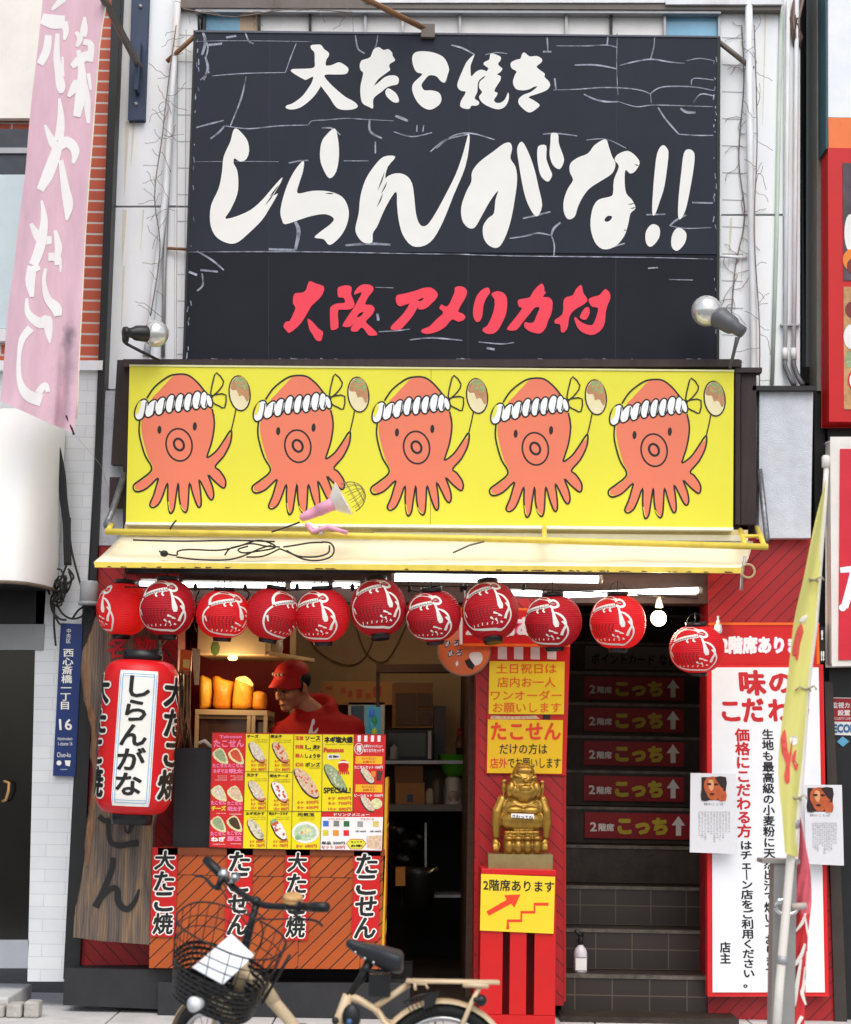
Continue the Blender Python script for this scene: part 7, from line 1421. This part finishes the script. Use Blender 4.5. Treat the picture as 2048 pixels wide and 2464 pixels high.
for s, w in (('738 1520 720 1570 682 1620', (4, 8, 3)), ('735 1530 745 1600 758 1670', (3, 5, 2)), ('735 1680 715 1740 690 1780 675 1800', (5, 9, 9, 4)), ('715 1760 700 1850 685 1960 680 2010', (5, 9, 9, 4)), ('735 1800 728 1900 720 1940 740 2000', (3, 8, 9, 4)), ('745 1720 740 1850 735 1900', (3, 5, 3)), ('720 2060 700 2100 695 2140', (9, 8, 5))):
    q = P(1600, 1500, .459, s); q = spline([(x, y, h) for (x, y), h in zip(q, w)], 4, False); vs = []
    for i, p in enumerate(q):
        a = q[max(i - 1, 0)]; c = q[min(i + 1, len(q) - 1)]; dx, dy = c[0] - a[0], c[1] - a[1]; l = math.hypot(dx, dy) or 1
        for sg in (-.5, .5): vs.append(W(p[0] - dy / l * p[2] * sg, p[1] + dx / l * p[2] * sg, YRb - .045))
    b.add(vs, [(2 * i, 2 * i + 1, 2 * i + 3, 2 * i + 2) for i in range(len(q) - 1)], LWH)
b.obj('white_lettering', rbn)
# ------------------------------------------------------------------ the cream bicycle
YBK = -3.2; kb = sc(YBK)
BKF = mat('bike_cream', 'd6bf9b', .35, var=.1, nscale=14); BKB = mat('bike_black', '1b1c1e', .4, var=.15); SAD = mat('saddle_black', '2b2e33', .45, var=.1, bump=.1, bscale=80); CHR = mat('bike_chrome', 'b9bbbd', .2, metal=.9); TYR = mat('tyre_rubber', '18181a', .7, var=.15)
zb = (330, 2000, .51576)
def bp(x, y, Y=YBK): return W(zb[0] + x * zb[2], zb[1] + y * zb[2], Y)
bk = thing('bicycle', 'cream small-wheeled bicycle with wire basket parked before the shop counter', 'bicycle', (bp(900, 900).x, YBK, 0))
RW = W(1065, 2546, YBK); RWc = Vector((RW.x, YBK, .245)); TR = .245
RWc.z = max(.24, RW.z * 0 + .245)
# wheels
def wheel(c, ax):
    ax = Vector(ax).normalized(); e1 = Vector((0, 0, 1)); e2 = ax.cross(e1).normalized()
    g = thing('wheel', '', '') if False else None
    t = MB(); t.tube([c + (e1 * math.cos(a) + e2 * math.sin(a)) * (TR - .024) for a in [2 * math.pi * k / 48 for k in range(48)]], .024, TYR, 12, True); ty = t.obj('wheel', bk)
    r = MB(); r.tube([c + (e1 * math.cos(a) + e2 * math.sin(a)) * (TR - .055) for a in [2 * math.pi * k / 48 for k in range(48)]], .011, CHR, 8, True); r.obj('rim', ty)
    s = MB()
    for k in range(20):
        a = 2 * math.pi * k / 20; o = ax * (.025 if k % 2 else -.025); s.tube([c + o + (e1 * math.cos(a + .5) + e2 * math.sin(a + .5)) * .02, c + (e1 * math.cos(a) + e2 * math.sin(a)) * (TR - .06)], .0013, CHR, 4)
    s.obj('spokes', ty); h = MB(); h.tube([c - ax * .045, c + ax * .045], .022, CHR, 12); h.obj('hub', ty)
wheel(RWc, (0, 1, 0))
TURN = R(52)
FWc = Vector((W(500, 2464, YBK).x, YBK, .245)); fax = Vector((math.sin(TURN), math.cos(TURN), 0))
wheel(FWc, fax)
# rear mudguard
def fender(c, ax, a0, a1, r, w, m, nm):
    ax = Vector(ax).normalized(); e1 = Vector((0, 0, 1)); e2 = ax.cross(e1).normalized(); v = []; n = 26
    for k in range(n + 1):
        a = a0 + (a1 - a0) * k / n; d = e1 * math.cos(a) + e2 * math.sin(a)
        for j in range(7): t = (j / 6 - .5) * 2; v.append(c + d * (r - .012 * t * t) + ax * w * t)
    b = MB(); f = [(k * 7 + j, k * 7 + j + 1, k * 7 + j + 8, k * 7 + j + 7) for k in range(n) for j in range(6)]; N_ = len(v)
    v2 = []
    for k in range(n + 1):
        a = a0 + (a1 - a0) * k / n; d = e1 * math.cos(a) + e2 * math.sin(a)
        for j in range(7): v2.append(v[k * 7 + j] - d * .004)
    f += [(N_ + q[3], N_ + q[2], N_ + q[1], N_ + q[0]) for q in f]
    f += [(k * 7, k * 7 + 7, N_ + k * 7 + 7, N_ + k * 7) for k in range(n)] + [(k * 7 + 13, k * 7 + 6, N_ + k * 7 + 6, N_ + k * 7 + 13) for k in range(n)]
    b.add(v + v2, f, m, True); return b.obj(nm, bk)
fender(RWc, (0, 1, 0), R(-100), R(110), TR + .017, .034, BKF, 'mudguard')
fender(FWc, fax, R(-70), R(80), TR + .015, .03, BKF, 'mudguard')
# frame
b = MB()
HT, HB = bp(520, 520), bp(470, 700); seatc = bp(985, 765); bbk = Vector((seatc.x - .10, YBK, .27))
b.tube([bp(560, 700, YBK), bp(640, 800, YBK), bp(730, 905, YBK), Vector((bbk.x - .12, YBK, .30)), bbk], [.022, .024, .024, .022, .02], BKF, 14)
b.tube([bp(520, 560), bp(470, 730)], .024, BKF, 14); b.tube([bp(490, 650), bp(590, 720), bp(640, 800)], .026, BKF, 14)
b.tube([bp(985, 765), bp(935, 900), bbk], .02, BKF, 12); b.tube([bp(985, 768), bp(1040, 790), bp(1110, 830), bp(1150, 880)], [.017, .014, .013, .012], BKF, 10); b.tube([bp(1110, 820), bp(1270, 712)], .012, BKF, 10)
for dy in (-.045, .045): b.tube([bp(1120, 830), Vector((bp(1150, 880).x, YBK + dy * .8, bp(1150, 880).z)), RWc + Vector((0, dy, 0))], .009, BKF, 8); b.tube([bbk, RWc + Vector((0, dy, 0))], .010, BKF, 8)
b.obj('frame', bk)
b = MB(); cr_ = bp(465, 745)
for dy in (-1, 1): b.tube([cr_, cr_ + fax * .05 * dy + Vector((0, 0, -.03)), FWc + fax * .05 * dy], [.014, .013, .010], BKF, 10)
b.obj('fork', bk)
b = MB(); b.tube([bp(560, 330), bp(530, 440), bp(505, 540), bp(490, 640)], [.013, .014, .016, .017], BKB, 12); b.obj('stem', bk)
def hY(x): return -3.0 - .45 * (x - 300) / 585
b = MB(); b.tube([bp(x, y, hY(x)) for x, y in spline([(385, 190), (410, 222), (450, 262), (500, 300), (545, 325), (590, 345), (660, 352), (740, 352), (800, 353)], 3, False)], .0125, BKB, 12); b.ell(bp(556, 328, hY(556)), (.02, .022, .02), BKB, 14); b.obj('handlebar', bk)
b = MB(); b.tube([bp(322, 132, hY(322)), bp(350, 160, hY(350)), bp(395, 205, hY(395))], [.018, .019, .017], BKB, 12); b.obj('grip', bk)
b = MB(); b.tube([bp(780, 353, hY(780)), bp(830, 354, hY(830)), bp(884, 355, hY(884))], [.017, .019, .018], BKB, 12); b.obj('grip', bk)
b = MB(); b.tube([bp(x, y, hY(x) - .02) for x, y in spline([(274, 210), (300, 212), (325, 225), (350, 255), (378, 268), (395, 235)], 4, False)], [.005] * 8 + [.007] * 13, BKB, 8); b.ell(bp(402, 205, hY(400)), (.022, .02, .026), CHR, 14); b.tube([bp(395, 215, hY(400) - .02), bp(375, 270, hY(380) - .02)], .012, BKB, 10); b.obj('brake_lever', bk)
b = MB(); b.tube([bp(x, y, hY(x) - .02) for x, y in spline([(740, 365), (745, 400), (775, 412), (815, 414), (845, 425), (864, 443)], 4, False)], [.008] * 8 + [.005] * 13, BKB, 8); b.tube([bp(735, 350, hY(735)), bp(758, 352, hY(758))], .019, BKB, 12); b.obj('brake_lever', bk)
b = MB(); b.tube([bp(437, 235, hY(437) - .01), bp(462, 212, hY(460) - .04)], [.014, .018], CHR, 12); b.obj('gear_shifter', bk)
bl_ = MB(); c = bp(727, 318, hY(727)); bl_.lathe([(.0, .018), (.03, .018), (.037, .012), (.037, .004), (.034, .0), (.037, -.004), (.037, -.010), (.0, -.011)], mat('bell_wood', 'c79a63', .4, var=.12, nscale=30), 28, c, (.03, -.25, 1)); bl_.lathe([(.03, -.028), (.034, -.012)], BKB, 20, c, (.03, -.25, 1)); bl_.obj('bell', bk)
b = MB()
for s in ('400 240 430 290 470 330 520 380 540 430', '390 265 430 330 480 390 520 450', '740 408 680 410 600 412 565 405', '565 405 585 450 580 520 560 560', '600 412 560 380 530 350 480 290'): b.tube([bp(x, y, hY(x) - .035) for x, y in spline(P(0, 0, 1, s), 4, False)], .003, BKB, 6)
b.obj('brake_cable', bk)
# basket (local frame follows the turned, leaning handlebar)
A_ = Vector((.93, -.28, -.36)).normalized(); Cx = bp(405, 598, -3.33); BS = 1.0
fw = Vector((-.33, -.90, -.30)); fw = (fw - A_ * fw.dot(A_)).normalized(); U_ = A_.cross(fw).normalized()
if U_.z < 0: U_ = -U_
def bask(a, c, u): return Cx + (A_ * a + fw * c) * BS + U_ * u * 1.15
def ring(u, ra, rc, oc=0, n=40): return [bask(ra * math.copysign(abs(math.cos(t)) ** .75, math.cos(t)), oc + rc * math.copysign(abs(math.sin(t)) ** .75, math.sin(t)), u) for t in [2 * math.pi * k / n for k in range(n)]]
bkt = MB()
LV = [(.105, .205, .145), (.06, .198, .138), (.025, .192, .134)]
for i, (u, ra, rc) in enumerate(LV): bkt.tube(ring(u, ra, rc), .0036 if i == 0 else .0022, BKB, 6, True)
for k in range(24):
    t = 2 * math.pi * k / 24; sgc = lambda v: math.copysign(abs(v) ** .75, v)
    bkt.tube([bask(ra * sgc(math.cos(t)), rc * sgc(math.sin(t)), u) for u, ra, rc in ((.105, .205, .145), (.02, .192, .134), (-.06, .178, .122))], .0019, BKB, 5)
bo2 = bkt.obj('basket', bk)
bs_ = MB(); n = 40; rows = 7
for r_ in range(rows):
    u0_, u1_ = -.025 - r_ * .0185, -.025 - r_ * .0185 - .010
    f = lambda u: (.192 + (u - .02) * .2, .134 + (u - .02) * .16)
    a, c_ = ring(u0_, *f(u0_), 0, n), ring(u1_, *f(u1_), 0, n)
    a2 = [p + (Cx - p) * .03 for p in a]; c2_ = [p + (Cx - p) * .03 for p in c_]
    bs_.add(a + c_ + c2_ + a2, [(k, (k + 1) % n, n + (k + 1) % n, n + k) for k in range(n)] + [(2 * n + k, 2 * n + (k + 1) % n, 3 * n + (k + 1) % n, 3 * n + k) for k in range(n)], BKB)
for k in range(n):
    if k % 1 == 0:
        vs = []
        for r_ in range(rows + 1):
            u = -.025 - r_ * .0185; q = ring(u, *(.1925 + (u - .02) * .2, .1345 + (u - .02) * .16), 0, n * 4); vs += [q[k * 4 + (2 * (r_ % 2))], q[(k * 4 + 1 + 2 * (r_ % 2)) % (4 * n)]]
        bs_.add(vs, [(2 * i, 2 * i + 1, 2 * i + 3, 2 * i + 2) for i in range(rows)], BKB)
bt_ = ring(-.155, .158, .106, 0, n); bs_.add(bt_, [tuple(range(n))], BKB)
bs_.obj('lower_tray', bo2)
b = MB(); b.tube([bask(.0, -.13, -.05), bp(500, 620)], .008, BKB, 8); b.tube([bask(.15, -.10, -.14), bask(.2, -.12, .05)], .006, BKB, 8); b.tube([bask(0, 0, -.137), cr_ + Vector((0, 0, .02))], .01, BKB, 8); b.obj('bracket', bo2)
hl = MB(); c = bp(270, 808, -3.5); hl.lathe([(.0, -.03), (.02, -.028), (.026, 0), (.028, .01), (.0, .016)], mat('lamp_lens', 'dfe2e4', .15, var=.05), 20, c, (-.5, -.8, 0)); hl.tube([c, bp(330, 780, -3.35)], .008, CHR, 8); hl.obj('headlight', bk)
# saddle
ctr = [(975, 520, .018, .010), (990, 512, .03, .022), (1040, 530, .036, .032), (1090, 545, .05, .042), (1140, 555, .072, .05), (1190, 570, .088, .052), (1230, 580, .088, .048), (1243, 590, .06, .03)]
b = MB(); sg_ = 16; vs = []; fs = []; sp = spline(ctr, 3, False)
for (x, y, w, h) in sp:
    p = bp(x, y)
    for k in range(sg_):
        a = 2 * math.pi * k / sg_; zc = math.sin(a); vs.append(p + Vector((0, w * math.cos(a) * (1 if zc > -.2 else 1.05), (h * .35 * zc if zc > 0 else h * 1.35 * zc))))
for i in range(len(sp) - 1):
    for k in range(sg_): fs.append((i * sg_ + k, i * sg_ + (k + 1) % sg_, (i + 1) * sg_ + (k + 1) % sg_, (i + 1) * sg_ + k))
fs += [tuple(range(sg_ - 1, -1, -1)), tuple((len(sp) - 1) * sg_ + k for k in range(sg_))]
b.add(vs, fs, SAD, True); sad = b.obj('saddle', bk)
for x, y, w in ((1018, 567, .036), (1062, 595, .046), (1103, 614, .058)): b = MB(); b.ell(bp(x, y, YBK - w), (.006, .004, .006), CHR, 12); b.obj('rivet', sad)
b = MB(); b.tube([bp(1090, 600), bp(1050, 680), bp(990, 770)], [.02, .016, .0145], BKB, 12); b.tube([bp(1040, 640, YBK - .03), bp(1120, 660, YBK - .03), bp(1170, 650, YBK - .03)], .005, BKB, 8); b.box(*(lambda c: (c.x - .03, c.x + .05, YBK - .03, YBK + .03, c.z - .06, c.z + .02))(bp(1120, 690)), BKB); b.obj('seat_post', bk)
# rack
b = MB()
for dy in (-.06, 0, .06): b.tube([bp(1255, 702, YBK + dy), bp(1470, 704, YBK + dy), bp(1692, 708, YBK + dy)], .007 if dy else .006, BKF, 10)
for x in (1290, 1480, 1660): b.tube([bp(x, 706, YBK - .06), bp(x, 706, YBK + .06)], .006, BKF, 8)
b.box(*(lambda a, c: (a.x, c.x, YBK - .062, YBK + .062, c.z, a.z))(bp(1255, 696), bp(1690, 704)), BKF)
for dy in (-.05, .05): b.tube([bp(1600, 725, YBK + dy), bp(1560, 800, YBK + dy), RWc + Vector((.0, dy, 0))], .009, BKF, 8)
b.tube([bp(1295, 706, YBK - .06), bp(1298, 742, YBK - .06)], .006, BKF, 8); b.tube([bp(1300, 712, YBK - .06), bp(1345, 712, YBK - .06), bp(1357, 735, YBK - .06)], .005, BKF, 8); b.tube([bp(1520, 716, YBK - .06), bp(1640, 722, YBK - .06)], .010, BKF, 8); b.obj('rack', bk)
b = MB(); ck = []
for k in range(7): t = k / 6; b.tube([bp(1250 + 120 * t, 800 - 45 * t, YBK - .05), bp(1300 + 110 * t, 880 - 20 * t, YBK - .05)], .0022, BKB, 5)
b.tube([bp(1245, 800, YBK - .05), bp(1300, 770, YBK - .05), bp(1375, 752, YBK - .05)], .004, BKB, 6); b.slab([(zb[0] + x * zb[2], zb[1] + y * zb[2]) for x, y in ((1345, 762), (1412, 745), (1385, 815), (1335, 835))], YBK - .052, .006, BKB); b.obj('skirt_guard', bk)
b = MB(); b.ell(bp(1605, 790, YBK - .05), (.022, .02, .022), BKB, 14); b.tube([bp(1605, 790, YBK - .06), bp(1570, 785, YBK - .06)], .008, BKB, 8); b.obj('reflector', bk); b = MB(); b.ell(bp(1000, 870, YBK - .03), (.035, .02, .05), BKB, 14); b.ell(bp(990, 890, YBK - .055), (.012, .01, .012), mat('lock_blue', '3a5f8a', .3), 10); b.ell(bp(925, 885, YBK - .05), (.014, .014, .014), BKB, 10); b.obj('ring_lock', bk)
b = MB(); b.tube([bbk + Vector((0, -.05, 0)), bbk + Vector((0, .05, 0))], .022, CHR, 12); b.lathe([(.07, -.004), (.075, 0), (.07, .004)], CHR, 28, bbk + Vector((0, -.045, 0)), (0, 1, 0)); b.tube([bbk + Vector((0, -.06, 0)), bbk + Vector((.1, -.065, -.1))], .009, CHR, 8); b.box(bbk.x + .06, bbk.x + .14, YBK - .15, YBK - .07, bbk.z - .115, bbk.z - .095, BKB); b.tube([bbk + Vector((0, .06, 0)), bbk + Vector((-.1, .065, .1))], .009, CHR, 8); b.box(bbk.x - .14, bbk.x - .06, YBK + .07, YBK + .15, bbk.z + .095, bbk.z + .115, BKB); b.obj('pedal_crank', bk)
b = MB(); b.tube([RWc + Vector((-.02, -.05, -.02)), Vector((RWc.x + .06, YBK - .16, .012))], .008, CHR, 8); b.obj('kickstand', bk)
# sheet of paper in the basket
pp_ = MB(); q = [bp(440, 478, -3.30), bp(545, 578, -3.34), None, None, bp(400, 716, -3.42), None, bp(256, 636, -3.38)]
nn = 9; P00, P10, P11, P01 = q[0], q[1], q[4], q[6]; vs = []
for j in range(nn):
    for i in range(nn):
        u, v = i / (nn - 1), j / (nn - 1); p = (P00.lerp(P10, u)).lerp(P01.lerp(P11, u), v); p = p + Vector((.010, -.006, .008)) * math.sin(math.pi * v); vs.append(p)
N_ = len(vs); fs = [(j * nn + i, j * nn + i + 1, (j + 1) * nn + i + 1, (j + 1) * nn + i) for j in range(nn - 1) for i in range(nn - 1)]
pp_.add(vs, fs, mat('paper_sheet', 'e6ebf2', .5, var=.02), True); tag(pp_.obj('paper_sheet'), 'blank white sheet of paper lying in the bicycle basket', 'paper')
